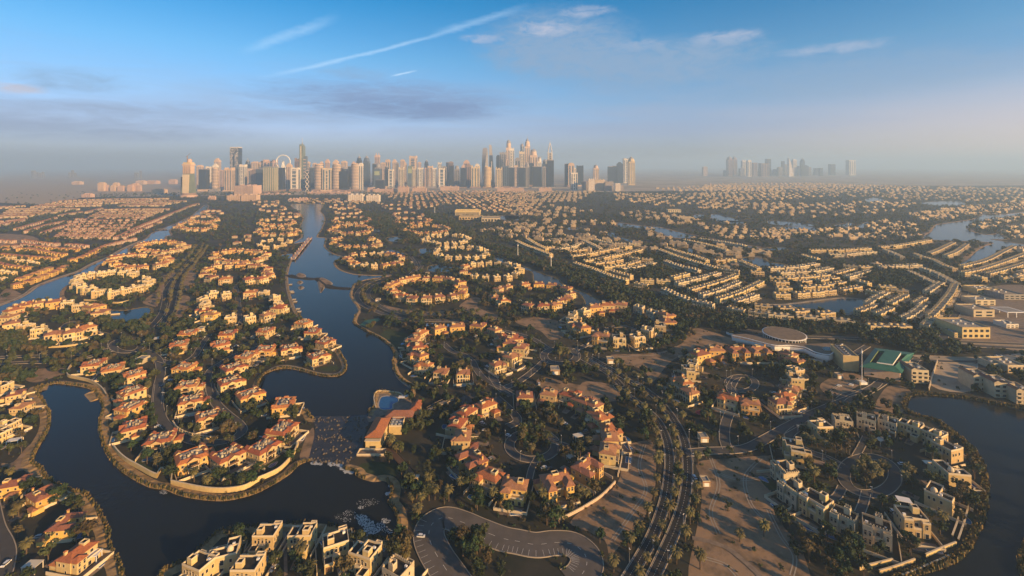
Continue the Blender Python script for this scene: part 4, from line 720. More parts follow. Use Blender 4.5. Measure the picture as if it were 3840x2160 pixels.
ring('ring beyond the roundabout lawn', B3, (310, 550), 'T', .95, [(115, 440), (240, 440), (360, 445), (490, 475), (530, 520), (500, 565), (440, 590), (395, 630), (285, 640), (145, 635), (-120, 480), (-45, 465), (-160, 560), (-85, 590)])
ring('ring by the lakeside highway', B2, (1540, 470), 'T', .97, [(1250, 430), (1310, 400), (1380, 385), (1450, 375), (1545, 380), (1650, 385), (1750, 390), (1840, 420), (1870, 470), (1865, 520), (1780, 545), (1655, 560), (1545, 570), (1420, 570), (1315, 545), (1240, 500), (1210, 450)])
ring('ring facing the stone weir', B2, (1060, 210), 'T', .98, [(820, 195), (880, 160), (970, 150), (1055, 148, 'F'), (1130, 150, 'F'), (1210, 155), (1280, 170), (1315, 190), (1290, 240), (1245, 245), (1170, 260), (1072, 265, 'F'), (985, 260, 'F'), (895, 245), (850, 215)])
ring('ring before the stone footbridge', B2, (900, 50), 'T', .95, [(700, 45), (760, 75), (830, 85), (910, 85), (980, 85), (1060, 80), (1110, 60), (1100, 30), (700, 15), (760, 5), (1050, 5)])
ring('cream ring by the green belt', B2, (1840, 135), 'F', .98, [(1640, 110), (1720, 95), (1790, 92), (1860, 92), (1940, 90), (2020, 100), (2080, 120), (2090, 150), (2050, 175), (1990, 185), (1915, 188), (1835, 188), (1745, 188), (1665, 170), (1630, 140)])
ring('cream arc beyond the small pond', B2, (1730, 0), 'F', .95, [(1545, 35), (1590, 45), (1650, 52), (1720, 52), (1790, 50), (1870, 45), (1920, 20)])
ring('terrace arc before the right channel', B2, (2100, 305), 'F', .97, [(1890, 270, 'T'), (1960, 245), (2030, 240), (2110, 235), (2190, 238), (2280, 245), (1880, 320, 'T'), (1980, 362), (2080, 370), (2180, 370), (2280, 370), (2360, 260), (2400, 300), (2350, 340)])
ring('left pond flat-roofed ring', B1, (1030, 430), 'F', 1.12, [(720, 370), (690, 405), (695, 440), (740, 470), (800, 490), (895, 518), (1030, 525), (1140, 500), (1240, 478), (1330, 455), (1350, 420), (1320, 390), (1205, 345), (1115, 335), (1005, 332), (915, 345), (825, 350)])
ring('pink-roofed ring by the left channel', B1, (1250, 225), 'T', 1.05, [(990, 225), (1050, 250), (1110, 275), (1190, 285), (1290, 280), (1440, 262), (1500, 240), (1535, 210), (1480, 182), (1400, 165), (1290, 160), (1190, 165), (1100, 175), (1030, 190)])
ring('palm avenue mixed ring', B1, (520, 740), 'T', 1.05, [(120, 690), (175, 655), (245, 630), (360, 620), (495, 615), (612, 620, 'F'), (725, 645, 'F'), (840, 660, 'U'), (905, 710), (85, 750), (115, 810), (235, 835, 'F'), (355, 865, 'F'), (490, 915), (650, 900), (775, 860)])
ring('upper ring by the left boulevard', B1, (1450, 90), 'T', 1.0, [(1250, 90), (1280, 110), (1340, 125), (1415, 132), (1490, 135), (1560, 125), (1620, 112), (1690, 80), (1640, 55), (1560, 42), (1480, 38), (1400, 42), (1320, 52), (1260, 68)])
ring('straight lane villa court', B1, (2150, 640), 'T', 1.02, [(1850, 630, 'F'), (1830, 578, 'F'), (1840, 690), (1915, 725), (1925, 530, 'F'), (2045, 535, 'F'), (2090, 755, 'F'), (2260, 755, 'F'), (2270, 520), (2390, 520, 'F'), (2485, 560, 'F'), (2520, 615, 'F'), (2530, 665), (2420, 730)])
ring('ring left of the curved promenade', B1, (2140, 320), 'T', 1.0, [(1880, 300), (1855, 345), (1920, 375), (2045, 395), (2255, 395), (1960, 265), (2070, 262), (2180, 262), (2300, 265), (2360, 265), (2420, 290), (2420, 325), (2430, 355), (2370, 390)])
ring('ring left of the stone footbridge', B1, (2150, 180), 'T', .98, [(1950, 150), (2030, 128), (2105, 122), (2185, 122), (1935, 185), (2060, 228), (2140, 232), (2000, 215), (2220, 235), (2340, 130), (2410, 150), (2390, 180), (2330, 210), (2260, 130)])
ring('cream ring by the stone footbridge', B1, (2450, 60), 'F', .98, [(2500, 85), (2410, 90), (2570, 60), (2620, 30), (2350, 70), (2380, 40), (2450, 25), (2540, 15)])
def oval(phrase, f, cx, cy, rx, ry, n, typ='T', scl=.95):
    ring(phrase, f, (cx, cy), typ, scl, [(cx + rx * math.cos(2 * math.pi * (k + .5) / n) * (1 + .05 * math.sin(k * 5)), cy + ry * math.sin(2 * math.pi * (k + .5) / n) * (1 + .1 * math.sin(k * 3))) for k in range(n) if (k * 7 + n) % 9])
for a in (('far oval at the lake bend', T6, 880, 440, 190, 40, 18), ('hazy oval above the lake bend', T6, 890, 350, 170, 34, 16), ('hazy row of ovals by the upper lake', T6, 850, 262, 120, 26, 12), ('far oval left of the upper lake', T6, 190, 372, 165, 32, 16), ('oval left of the arched bridge', T6, 200, 460, 200, 30, 16), ('far left-bank oval of the lake', T6, 280, 300, 130, 18, 12),
          ('oval left of the green belt', T6, 1590, 440, 200, 40, 18), ('cream oval along the green belt', T6, 1770, 535, 215, 45, 18, 'F'), ('hazy upper oval by the belt', T6, 1410, 300, 140, 26, 13), ('hazy middle oval by the belt', T6, 1450, 358, 165, 26, 14), ('hazy little oval by the belt', T6, 1310, 220, 130, 20, 11),
          ('oval right of the left channel', T5, 2340, 820, 160, 38, 14), ('oval below the left channel bend', T5, 2260, 905, 225, 40, 18), ('hazy oval at the left channel head', T5, 2440, 740, 110, 22, 11), ('hazy oval before the tan slabs', T6, 150, 235, 120, 26, 12), ('hazy small oval before the tan slabs', T6, 90, 185, 110, 16, 10), ('hazy oval behind the upper lake', T6, 800, 215, 110, 16, 10)): oval(*a)
QUEUE.sort(key=lambda q: q[0][1]); tn = 0; STUFF = []
for g, typ, md, t, lab, rz, grp, s in QUEUE:
    tn += typ in 'TU'
    if typ in 'TU' and tn > 290: STUFF.append(('row', g[0], g[1], rz, s)); continue
    t.place(md, lab, 'villa', (g[0], g[1], 0), rz, grp, (s, s, s * (1.12 if typ in 'FGD' else .96)))
# pools of the near villas
def pool_tpl(k):
    t = Tpl('swimming_pool'); c = t.part('coping'); wv = t.part('pool_water')
    if k: pl = [(3.4 * math.cos(a) * (1 + .18 * math.cos(3 * a)), 1.9 * math.sin(a)) for a in [2 * math.pi * q / 18 for q in range(18)]]
    else: pl = [(-3.6, -1.7), (3.6, -1.7), (3.6, 1.7), (-3.6, 1.7)]
    c.prism([(x * 1.10, y * 1.18) for x, y in pl], 0, .16, 'white_paint' if not k else 'kerb'); wv.prism(pl, .1, .18, 'pool_water'); return t
POOL = [pool_tpl(0), pool_tpl(1)]
for n, (g, rz, s, ph) in enumerate(POOLED):
    if n % 5 == 4: continue
    dx, dy = rotp((-2.5, 2.5, 0)[n % 3], -11.0 * s, rz); x, y = g[0] + dx, g[1] + dy
    if any(inside(np.array([x]), np.array([y]), w_[0])[0] for w_ in WATERS): continue
    POOL[1 if (n % 3 == 0) else 0].place('full', '%s garden pool, %s' % (('small', 'bright', 'oblong')[n % 3] if n % 3 else 'rounded', ph), 'pool', (x, y, .03), rz + (.3 if n % 2 else 0), 'garden pools', .68)
    HOUSES.append((x, y, 3.2)); b = MB()
    b.prism([rotp(px, py, rz) for px, py in ((-6 * s, -13.5 * s), (6 * s, -13.5 * s), (6 * s, -7 * s), (-6 * s, -7 * s))], 0.02, 0.028 + .004 * (n % 3), 'paving' if n % 3 else 'lawn'); o = b.build('patio' if n % 3 else 'lawn', None, (g[0], g[1], 0)); o['kind'] = 'structure'
# plot walls, drives and cars of the near villas
for n, (g, rz, s, ph) in enumerate(POOLED):
    b = MB(); h = 1.3; X0, Y0, Y1 = (8.2 if n % 2 else 7.6) * s, -11.5 * s, 8.5 * s
    for sx in (-1, 1): b.bx(sx * X0 - .12, Y0, 0, sx * X0 + .12, Y1, h, 'trim')
    if n % 3: b.bx(-X0 + .12, Y0, 0, X0 - .12, Y0 + .24, h, 'trim')
    tag(b.build('plot_wall', None, (*g, 0), rz), 'low cream plot wall round the %s' % ph, 'wall', 'plot walls of the near villas')
    d = MB(); d.prism([(-4.6 * s, 8.0 * s), (.2 * s, 8.0 * s), (-.4 * s, 15 * s), (-4.0 * s, 15 * s)], .01, .05 + .003 * (n % 7), 'paving'); struct(d.build('drive', None, (*g, 0), rz))
    DRIVES.append((g, rz, s, ph))
# boundary walls of the peninsula and the flat-roofed ring
def wall(name, label, pts, h, m='wall_cream', t=.35, posts=False):
    s = smooth(pts, False, 6); b = MB()
    r = thing(name, label, 'wall', (*s[0], 0)); q = [(x - s[0][0], y - s[0][1]) for x, y in s]
    wallstrip(b, q, t, 0, h if not posts else .5, m); b.build('wall_panel', r)
    c = MB(); wallstrip(c, q, t + .2, h, h + .12, 'trim'); c.build('coping', r)
    if posts:
        for i in range(0, len(q), 2): pb = MB(); pb.bx(-.2, -.2, 0, .2, .2, h + .35, 'trim'); pb.build('post', r, (*q[i], 0))
wall('garden_wall', 'long cream retaining wall along the tip of the lake peninsula', GL(A1([(855, 490), (900, 545), (960, 595), (1050, 645), (1130, 690), (1185, 712)])), 2.2)
wall('garden_wall', 'cream retaining wall below the two front peninsula villas', GL(A1([(1290, 760), (1400, 785), (1500, 805), (1600, 818), (1720, 818), (1850, 795)]) + A2([(10, 740), (80, 710), (170, 665), (240, 600), (290, 530), (320, 460)])), 2.2)
wall('garden_wall', 'short stepped cream wall at the peninsula notch', GL(A1([(1185, 712), (1215, 660), (1250, 680), (1295, 690), (1290, 760)])), 2.0)
wall('garden_wall', 'pale wall curving round the plot above the little bay', GL(B1([(730, 1130), (650, 1145), (612, 1200), (615, 1240), (700, 1262), (800, 1285), (880, 1325), (930, 1370), (960, 1420)])), 2.0)
wall('garden_fence', 'cream picket fence round the hairpin corner villa', GL(A1([(1305, 300), (1340, 345), (1400, 378), (1480, 400), (1560, 415), (1640, 415)])), 1.5, posts=True)
wall('terrace_wall', 'upper long low wall on the slope below the flat ring', GL(A4([(690, 1405), (800, 1380), (940, 1345)])), 1.4); wall('terrace_wall', 'lower long wall on the slope below the flat ring', GL(A4([(840, 1435), (960, 1400), (1110, 1345)])), 1.4)
wall('terrace_wall', 'right-hand low wall near the lake slope end', GL(A4([(1190, 1310), (1300, 1262), (1420, 1215)])), 1.3); wall('terrace_wall', 'bottom wall nearest the dark lake shore', GL(A4([(1010, 1460), (1200, 1385), (1370, 1310)])), 1.0)
wall('terrace_wall', 'steep left rail wall up the lake slope', GL(A4([(1390, 1160), (1430, 1050), (1455, 960)])), 1.0); wall('terrace_wall', 'steep right rail wall up the lake slope', GL(A4([(1435, 1190), (1480, 1060), (1510, 950), (1560, 800)])), 1.0)
wall('garden_wall', 'low cream wall under the left flat-roofed ring', GL(B1([(760, 550), (840, 555), (960, 568), (1080, 575), (1170, 555)])), 1.6); wall('garden_wall', 'thin cream wall behind the palm avenue', GL(B1([(440, 978), (560, 972), (680, 958), (790, 940)])), 1.4)
wall('garden_wall', 'sandy plot wall at the foot of the yellow ring', GL(A3([(350, 1040), (460, 985), (560, 930), (680, 850), (780, 750)])), 1.2, 'wall_pink'); wall('garden_fence', 'dark post fence beside the yellow ring villas', GL(A3([(835, 515), (825, 600), (800, 700)])), 1.4, 'wood', posts=True)
wall('garden_wall', 'pale wall down the left of the empty lot', GL(B4([(1535, 1105), (1510, 1180), (1480, 1280), (1455, 1370)])), 1.8, 'wall_white'); wall('garden_wall', 'pale wall down the right of the empty lot', GL(B4([(1895, 1165), (1875, 1260), (1855, 1390)])), 1.8, 'wall_white')

# ------------------------------------------------------------------ rows of houses
CAND = {'town': [], 'row': []}
def along(f, pts, step, kind, var, off=0.0, jit=0.0):
    g = smooth(GL(f(pts)), False, 6) if len(pts) > 2 else GL(f(pts)); acc = step / 2; out = []
    for (x0, y0), (x1, y1) in zip(g, g[1:]):
        L = math.hypot(x1 - x0, y1 - y0); a = math.atan2(y1 - y0, x1 - x0)
        while acc < L: out.append((x0 + (x1 - x0) * acc / L, y0 + (y1 - y0) * acc / L, a)); acc += step
        acc -= L
    CAND[kind].append([(x, y, a, var) for x, y, a in out])
TOWN_ROWS = [(B3, r) for r in (
    [(40, 30), (130, 75), (250, 120), (380, 170)], [(140, 10), (220, 60), (300, 100)], [(310, 95), (410, 85)], [(430, 105), (560, 80), (600, 60)], [(500, 130), (690, 110)], [(640, 20), (720, 60), (790, 95)], [(530, 175), (640, 160), (800, 130), (940, 100), (1130, 75)], [(640, 220), (760, 205), (890, 175), (1000, 155), (1180, 110)], [(740, 245), (890, 225), (1000, 205)],
    [(560, 235), (680, 275), (800, 320), (900, 360), (1000, 390), (1090, 410)], [(820, 278), (900, 272)], [(920, 262), (1040, 250), (1130, 225)], [(980, 290), (1140, 270), (1290, 235)], [(900, 310), (1040, 350), (1140, 375)], [(1150, 395), (1400, 405)], [(1100, 425), (1270, 450)], [(1060, 185), (1170, 200), (1340, 210)], [(1380, 215), (1500, 260), (1620, 290), (1720, 315)],
    [(1330, 110), (1450, 160), (1600, 210), (1750, 255), (1880, 290), (2090, 320)], [(1390, 90), (1500, 130), (1640, 170), (1780, 220)], [(1440, 375), (1620, 330)], [(1480, 430), (1600, 400), (1740, 365), (1880, 325)], [(1600, 490), (1780, 440), (1920, 395), (2040, 345)], [(1700, 540), (1870, 490), (1990, 440), (2080, 405)], [(1850, 580), (2030, 520), (2140, 470), (2240, 420)], [(2010, 600), (2130, 560), (2260, 510)],
    [(1340, 480), (1420, 500), (1500, 540), (1600, 575), (1700, 600), (1800, 620), (1910, 640)], [(1940, 650), (2080, 680), (2230, 700), (2318, 720)], [(2180, 630), (2330, 645)], [(750, 20), (900, 50), (1130, 60)], [(1550, 20), (1700, 50), (1850, 90), (1950, 120)], [(1690, 10), (1900, 40), (2100, 75)], [(1830, 215), (2000, 205)], [(2060, 215), (2220, 285)], [(2150, 320), (2300, 325)])]
TOWN_ROWS += [(B4, r) for r in (
    [(0, 370), (120, 380), (340, 370)], [(50, 420), (240, 420)], [(360, 370), (580, 345)], [(280, 415), (420, 400)], [(450, 400), (620, 375)], [(70, 475), (260, 475)], [(290, 465), (490, 455)], [(510, 445), (690, 415)], [(45, 530), (200, 530)], [(240, 525), (450, 510)], [(480, 500), (640, 490)], [(650, 490), (820, 460)], [(590, 340), (750, 295)], [(710, 370), (930, 305)], [(800, 400), (980, 450)], [(990, 455), (1080, 460)], [(1090, 485), (1340, 510)], [(880, 490), (1080, 530)],
    [(890, 620), (960, 570), (1070, 510)], [(800, 690), (940, 640)], [(1090, 620), (1240, 540)], [(980, 720), (1110, 660)], [(1320, 620), (1440, 550)], [(1210, 760), (1320, 700), (1390, 640)], [(1430, 510), (1550, 430)], [(1380, 280), (1500, 320), (1600, 370), (1690, 420)], [(1690, 440), (1650, 520), (1590, 600), (1540, 660), (1480, 720)], [(1500, 750), (1440, 800), (1400, 850)], [(1270, 310), (1400, 370), (1500, 420)], [(80, 660), (190, 660)], [(215, 695), (420, 680)], [(440, 710), (640, 700)],
    [(-20, 715), (370, 745), (640, 770), (810, 790)], [(890, 825), (1220, 830)], [(670, 260), (780, 270)], [(820, 275), (980, 275)], [(1000, 275), (1360, 255)], [(370, 120), (500, 118), (650, 118), (820, 108), (950, 100)], [(540, 155), (680, 158), (820, 142), (970, 132)], [(310, 160), (400, 190), (510, 210)], [(1050, 110), (1150, 150), (1230, 190)], [(1330, 150), (1400, 180), (1500, 210), (1600, 260), (1690, 290)], [(1000, 90), (1200, 70), (1480, 20)],
    [(1450, 150), (1550, 110), (1650, 60), (1700, 40)], [(1600, 170), (1700, 130), (1800, 60)], [(1740, 270), (1880, 240), (2000, 200), (2130, 130), (2230, 80)], [(1750, 330), (1900, 300), (2060, 250), (2200, 200), (2330, 150)], [(1980, 340), (2100, 310), (2200, 280), (2330, 240)], [(1850, 350), (1960, 380)], [(2100, 375), (2330, 380)], [(0, 290), (180, 280), (280, 270), (460, 240)], [(90, 330), (270, 320), (430, 310), (540, 290)])]
for f, r in TOWN_ROWS:
    ga, gb = G(f(r[0])), G(f(r[-1])); LL = math.hypot(ga[0] - gb[0], ga[1] - gb[1]); k = 5 if LL > 110 else (4 if LL > 60 else 3); along(f, r, k * 7.2 * .76 + 3.2, 'town', k)
ROW_ROWS = [(T5, r) for r in ([(170, 940), (350, 890), (520, 840), (650, 800)], [(290, 970), (500, 900), (720, 850), (840, 850)], [(480, 985), (680, 915), (830, 875)], [(680, 780), (820, 755), (960, 735)], [(990, 740), (1100, 710), (1180, 690)], [(1320, 1043), (1480, 970), (1600, 910), (1720, 860), (1840, 810), (1960, 760), (2080, 710), (2200, 660), (2280, 640)], [(1420, 1040), (1560, 970), (1700, 905), (1850, 845)], [(850, 818), (1000, 822), (1220, 840)])]
ROW_ROWS += [(B1, r) for r in ([(70, 445), (200, 425), (340, 375), (500, 315), (610, 255)], [(150, 395), (300, 340), (450, 285)], [(600, 210), (740, 180), (900, 100), (1000, 60), (1250, 0)], [(0, 115), (120, 105), (240, 98), (370, 118), (480, 142), (600, 155)], [(0, 150), (80, 160), (180, 170)], [(200, 172), (330, 182), (520, 192)], [(-20, 190), (120, 192)], [(150, 212), (250, 222), (330, 240), (410, 238)], [(-30, 232), (100, 262), (180, 272), (270, 280)], [(-20, 305), (60, 322), (150, 332)], [(-20, 22), (150, 30)], [(200, 55), (300, 70), (420, 90), (560, 100), (720, 105)], [(210, 20), (340, 40), (480, 55), (580, 50)], [(590, 60), (700, 65), (790, 75)], [(-20, 380), (40, 385)], [(0, 80), (150, 75)])]
def field(f, q, nr, cut=()):
    for i in range(nr):
        t = (i + .5) / nr; a = [q[0][c] + (q[3][c] - q[0][c]) * t ** 1.25 for c in (0, 1)]; b = [q[1][c] + (q[2][c] - q[1][c]) * t ** 1.25 for c in (0, 1)]; m = [(a[0] + b[0]) / 2, (a[1] + b[1]) / 2 + 4 * math.sin(i)]
        ROW_ROWS.append((f, [tuple(a), tuple(m), tuple(b)]))
field(T5, [(620, 1030), (1230, 1040), (1700, 800), (850, 835)], 8); field(T5, [(1000, 805), (1700, 800), (1960, 690), (1200, 700)], 6); field(T5, [(1340, 665), (1850, 660), (2200, 600), (1600, 600)], 5); field(T5, [(-40, 800), (330, 790), (960, 690), (120, 690)], 6); field(T5, [(330, 680), (1150, 660), (1200, 580), (700, 600)], 6); field(T5, [(1200, 640), (1560, 610), (2000, 570), (1200, 575)], 4); field(T5, [(-40, 690), (100, 685), (400, 650), (-40, 670)], 2); field(T5, [(-40, 900), (250, 840), (300, 810), (-40, 840)], 3)
for f, r in ROW_ROWS: along(f, r, 15.5, 'row', 0)
def inwater(x, y):
    r = np.zeros(len(x), bool)
    for w_, _, _ in WATERS: r |= inside(x, y, w_)
    return r
# STUFF: (kind, x, y, rz, scale): houses too many and too far for one object each
def spread(kind, limit):
    rows = [r for r in CAND[kind] if r]; rows.sort(key=lambda r: min(p[1] for p in r)); n = 0
    flat = [(ri, pi, p) for ri, r in enumerate(rows) for pi, p in enumerate(sorted(r))]; wet = inwater(np.array([p[2][0] for p in flat]), np.array([p[2][1] for p in flat]))
    flat = sorted([q for q, w_ in zip(flat, wet) if not w_], key=lambda q: q[2][1])
    for ri, pi, (x, y, a, var) in flat:
        HOUSES.append((x, y, 9 if kind == 'town' else 6.5)); md = 'mid' if y < 900 * KZ else 'far'
        if n >= limit: STUFF.append((kind, x, y, a, 1.0)); continue
        n += 1
        if kind == 'town':
            s = (.76, .8, .78); t = TOWN[var]; t.place(md, '%s townhouse block, %s from left, %s row beyond the tree belt' % ('cream' if var % 2 else 'off-white', ordn(pi + 1), ordn(ri + 1)), 'townhouse', (x, y, 0), a + (math.pi if abs(a) > 1.6 else 0), 'townhouse rows beyond the tree belt', s)
        else:
            t = ROW[2 if y < 880 * KZ and ri % 2 else (1 if y < 1000 * KZ else 0)]; t.place(md, '%s house, %s from left, %s row behind the left channel' % ('small cream' if t is ROW[2] else 'small pink-roofed', ordn(pi + 1), ordn(ri + 1)), 'house', (x, y, 0), a + (math.pi if abs(a) > 1.6 else 0), 'house rows behind the left channel', (.82, .85, .9))
spread('town', 290); spread('row', 290)
# ------------------------------------------------------------------ skyline
SK = {id(T1): 3.067, id(T2): 3.067, id(T3): 2.576, id(T4): 2.147, id(T5): 3.067}
TOWERS = []
DARK = {'glass_dark', 'glass_blue', 'glass_green', 'skin_grey', 'skin_brown'}
def tower(f, x0, x1, yt, style, m, Zd=3200, dp=.85):
    Zd *= KZ; p = f(((x0 + x1) / 2, yt)); W = (x1 - x0) / SK[id(f)] * Zd / FPX; H = CAM_H + (HOR - p[1]) * Zd / FPX; x = (p[0] - 1920) * Zd / FPX
    TOWERS.append((x, Zd, W, H, style, m, dp))
SHAPE = {'box': 'flat-topped slab tower', 'fin': 'ribbed tower with glass strips', 'band': 'round-cornered banded tower', 'step': 'stepped-top tower', 'dome': 'domed tower', 'spire': 'pointed tower with mast', 'horn': 'horn-crowned tower', 'slant': 'slant-topped blade tower', 'twist': 'twisted tower', 'grid': 'grid-fronted block', 'lattice': 'hollow lattice-skinned tower', 'prong': 'two-pronged tower', 'arc': 'arch-topped tower', 'slab': 'plain glass slab tower', 'almas': 'slim green tower with a long needle', 'taper': 'unfinished flaring tower', 'lace': 'open-crowned needle tower', 'cross': 'cross-braced tower', 'sail': 'sail-shaped tower with spire', 'low': 'low broad apartment block', 'frame': 'portal-framed tower', 'panel': 'glass tower with a bright upper panel'}
CNAME = {'skin_tan': 'tan', 'skin_pinkish': 'pinkish', 'skin_white': 'white', 'skin_beige': 'beige', 'skin_brown': 'brown', 'skin_grey': 'grey', 'skin_gold': 'golden', 'glass_dark': 'dark', 'glass_blue': 'blue-grey', 'glass_green': 'greenish'}
def build_tower(x, Zd, W, H, style, m, dp, label, group):
    r = thing({'low': 'apartment_block', 'grid': 'apartment_block'}.get(style, 'tower'), label, 'building' if style in ('low', 'grid') else 'tower', (x, Zd, 0), 0, group)
    w, d = W / 2, W * dp / 2; s = MB(); gm_ = 'glass_blue' if m not in DARK else 'glass_dark'
    def strips(n, h0, h1, mm=gm_, fr=.5, sides=True, b=None):
        b = b or s
        for k in range(n):
            c = -w + W * (k + .5) / n; q = W / n * fr / 2; b.bx(c - q, -d - .25, h0, c + q, -d + .01, h1, mm)
        if sides:
            for sd in (-1, 1):
                for k in range(n):
                    c = -d + 2 * d * (k + .5) / n; q = d / n * fr; xa, xb = (w - .01, w + .25) if sd > 0 else (-w - .25, -w + .01); b.bx(xa, c - q, h0, xb, c + q, h1, mm)
    cap = None
    if style in ('box', 'slab', 'panel', 'fin', 'horn', 'arc', 'frame', 'cross', 'prong', 'spire', 'dome', 'step'): s.bx(-w, -d, 0, w, d, H * (.92 if style in ('step', 'prong', 'horn', 'arc') else (.8 if style == 'dome' else (.78 if style == 'spire' else .97))), m)
    g = MB()
    if style == 'box': strips(max(2, int(W / 9)), H * .03, H * .93, gm_, .38, b=g); c = MB(); c.bx(-w * .6, -d * .6, H * .97, w * .6, d * .6, H, m); c.build('roof_plant', r)
    elif style == 'slab': strips(1 if m == 'glass_dark' else 5, H * .05, H * .95, 'glass_dark' if m != 'glass_green' else 'skin_beige', .86 if m == 'glass_dark' else .3, b=g); c = MB(); c.bx(-w * .98, -d * .98, H * .97, w * .98, d * .98, H, 'skin_grey'); c.build('parapet', r)
    elif style == 'panel': strips(1, H * .04, H * .66, 'glass_blue', .8, b=g); strips(1, H * .66, H * .86, 'glass_lime', .8, False, b=g); c = MB(); c.bx(-w * .5, -d * .5, H * .97, w * .5, d * .5, H, m); c.build('roof_plant', r)
    elif style in ('fin', 'frame'):
        strips(3 if style == 'fin' else 1, H * .04, H * .92, gm_, .52, b=g)
        for k in range(int(H / 22)): g.bx(-w * .5, -d - .35, 20 * k + 16, w * .5, -d - .2, 20 * k + 20, m)
        c = MB(); c.bx(-w, -d, H * .97, -w * .7, d, H, m); c.bx(w * .7, -d, H * .97, w, d, H, m); c.bx(-w * .4, -d * .5, H * .97, w * .4, d * .5, H * .99, m); c.build('crown', r)
    elif style == 'band':
        n = int(H / 9)
        for k in range(n): z = H * .94 * k / n; s.frus(0, 0, z, z + H * .94 / n * .55, w * 1.06, w * 1.06, m, 20, sy=dp); g.frus(0, 0, z + H * .94 / n * .55, z + H * .94 / n, w * .99, w * .99, 'glass_blue' if m != 'skin_gold' else 'skin_brown', 20, sy=dp)
        c = MB(); c.frus(0, 0, H * .94, H * .97, w * .85, w * .85, m, 16, sy=dp); c.bx(-w * .7, -d * .5, H * .97, w * .1, d * .5, H, m); c.build('crown', r)
    elif style == 'step': strips(3, H * .03, H * .86, gm_, .4, b=g); c = MB(); c.bx(-w * .75, -d * .75, H * .92, w * .75, d * .75, H * .96, m); c.bx(-w * .45, -d * .45, H * .96, w * .45, d * .45, H, m); c.build('crown', r)
    elif style == 'dome': strips(3, H * .03, H * .74, gm_, .4, b=g); c = MB(); c.frus(0, 0, H * .8, H * .90, w * .85, w * .8, m, 14); c.dome(0, 0, H * .90, w * .8, 'skin_grey', H * .07 / (w * .8), 14); c.tube((0, 0, H * .97), (0, 0, H), .8, 'metal'); c.build('dome', r)
    elif style == 'spire':
        strips(3, H * .03, H * .74, gm_, .42, b=g); c = MB(); c.frus(0, 0, H * .78, H * .88, w * 1.15, w * .8, m, 8, ph=.39); c.frus(0, 0, H * .88, H * .955, w * .8, .1, 'skin_grey', 8, ph=.39); c.build('crown', r); c = MB(); c.tube((0, 0, H * .95), (0, 0, H), 1.0, 'metal'); c.build('spire', r)
    elif style == 'horn': strips(3, H * .03, H * .88, gm_, .45, b=g); c = MB(); [c.prism([(sg * w, -d), (sg * w * .72, -d), (sg * w * .72, d), (sg * w, d)], H * .92, H, m) for sg in (-1, 1)]; c.bx(-w * .3, -d * .5, H * .92, w * .3, d * .5, H * .96, m); c.build('crown', r)
    elif style == 'prong': strips(3, H * .03, H * .86, gm_, .45, b=g); c = MB(); [c.frus(sg * w * .55, 0, H * .9, H, w * .35, w * .08, m, 6) for sg in (-1, 1)]; c.build('crown', r)
    elif style == 'arc':
        strips(2, H * .03, H * .88, gm_, .5, b=g); c = MB(); pts = [(w * math.cos(math.pi * k / 10), H * .92 + H * .08 * math.sin(math.pi * k / 10)) for k in range(11)]
        for yy in (-d, d): c.face([(px, yy, pz) for px, pz in (pts if yy < 0 else pts[::-1])], m)
        for (xa, za), (xb, zb) in zip(pts, pts[1:]): c.face([(xa, -d, za), (xa, d, za), (xb, d, zb), (xb, -d, zb)], m)
        c.build('arched_crown', r)
    elif style == 'cross':
        strips(1, H * .03, H * .93, 'glass_dark', .8, False, b=g); c = MB(); n = 4
        for k in range(n): za, zb = H * .93 * k / n, H * .93 * (k + 1) / n; c.tube((-w, -d - 1, za), (w, -d - 1, zb), 1.6, 'skin_white', 5); c.tube((w, -d - 1, za), (-w, -d - 1, zb), 1.6, 'skin_white', 5)
        c.tube((-w, -d, H * .97), (0, -d, H * 1.03), 1.3, 'skin_white', 5); c.tube((w, -d, H * .97), (0, -d, H * 1.03), 1.3, 'skin_white', 5); c.build('brace', r)
    elif style == 'slant':
        i = 0; n = 8
        for k in range(n):
            za, zb = H * k / n, H * (k + 1) / n
            fa, fb = 1 - .55 * (k / n) ** 2.2, 1 - .55 * ((k + 1) / n) ** 2.2; ii = len(s.v)
            s.v += [(-w, -d, za), (-w + W * fa, -d * fa, za), (-w + W * fa, d * fa, za), (-w, d, za), (-w, -d, zb), (-w + W * fb, -d * fb, zb), (-w + W * fb, d * fb, zb), (-w, d, zb)]
            for q in ((0, 1, 5, 4), (1, 2, 6, 5), (2, 3, 7, 6), (3, 0, 4, 7)) + (((4, 5, 6, 7),) if k == n - 1 else ()): s.f.append(tuple(ii + v for v in q)); s.m.append(m if k < 6 else 'skin_grey')
        g.bx(-w * .1, -d * 1.02, H * .1, w * .15, -d * .9, H * .6, 'skin_white')
    elif style == 'twist':
        n = 16
        for k in range(n): s.frus(0, 0, H * k / n, H * (k + 1) / n, w * 1.25, w * 1.25, m, 4, k == n - 1, ph=R(45 + 90 * k / n), rot1=R(90 / n))
        g.bx(-w * .5, -d * .5, H, w * .5, d * .5, H + 4, 'skin_grey')
    elif style in ('grid', 'low'):
        s.bx(-w, -d, 0, w, d, H, m); n = max(4, int(W / 7)); L = max(3, int(H / 4.5))
        for k in range(L):
            z = H * (k + .35) / L
            for j in range(n): c0 = -w + W * (j + .5) / n; g.bx(c0 - W / n * .3, -d - .2, z, c0 + W / n * .3, -d + .01, z + H / L * .5, 'glass_blue' if style == 'grid' else 'skin_brown')
        c = MB(); [c.bx(-w + W * q - 3, -d * .4, H, -w + W * q + 3, d * .4, H + 4, m) for q in (.2, .55, .85)]; c.build('roof_plant', r)
    elif style == 'lattice':
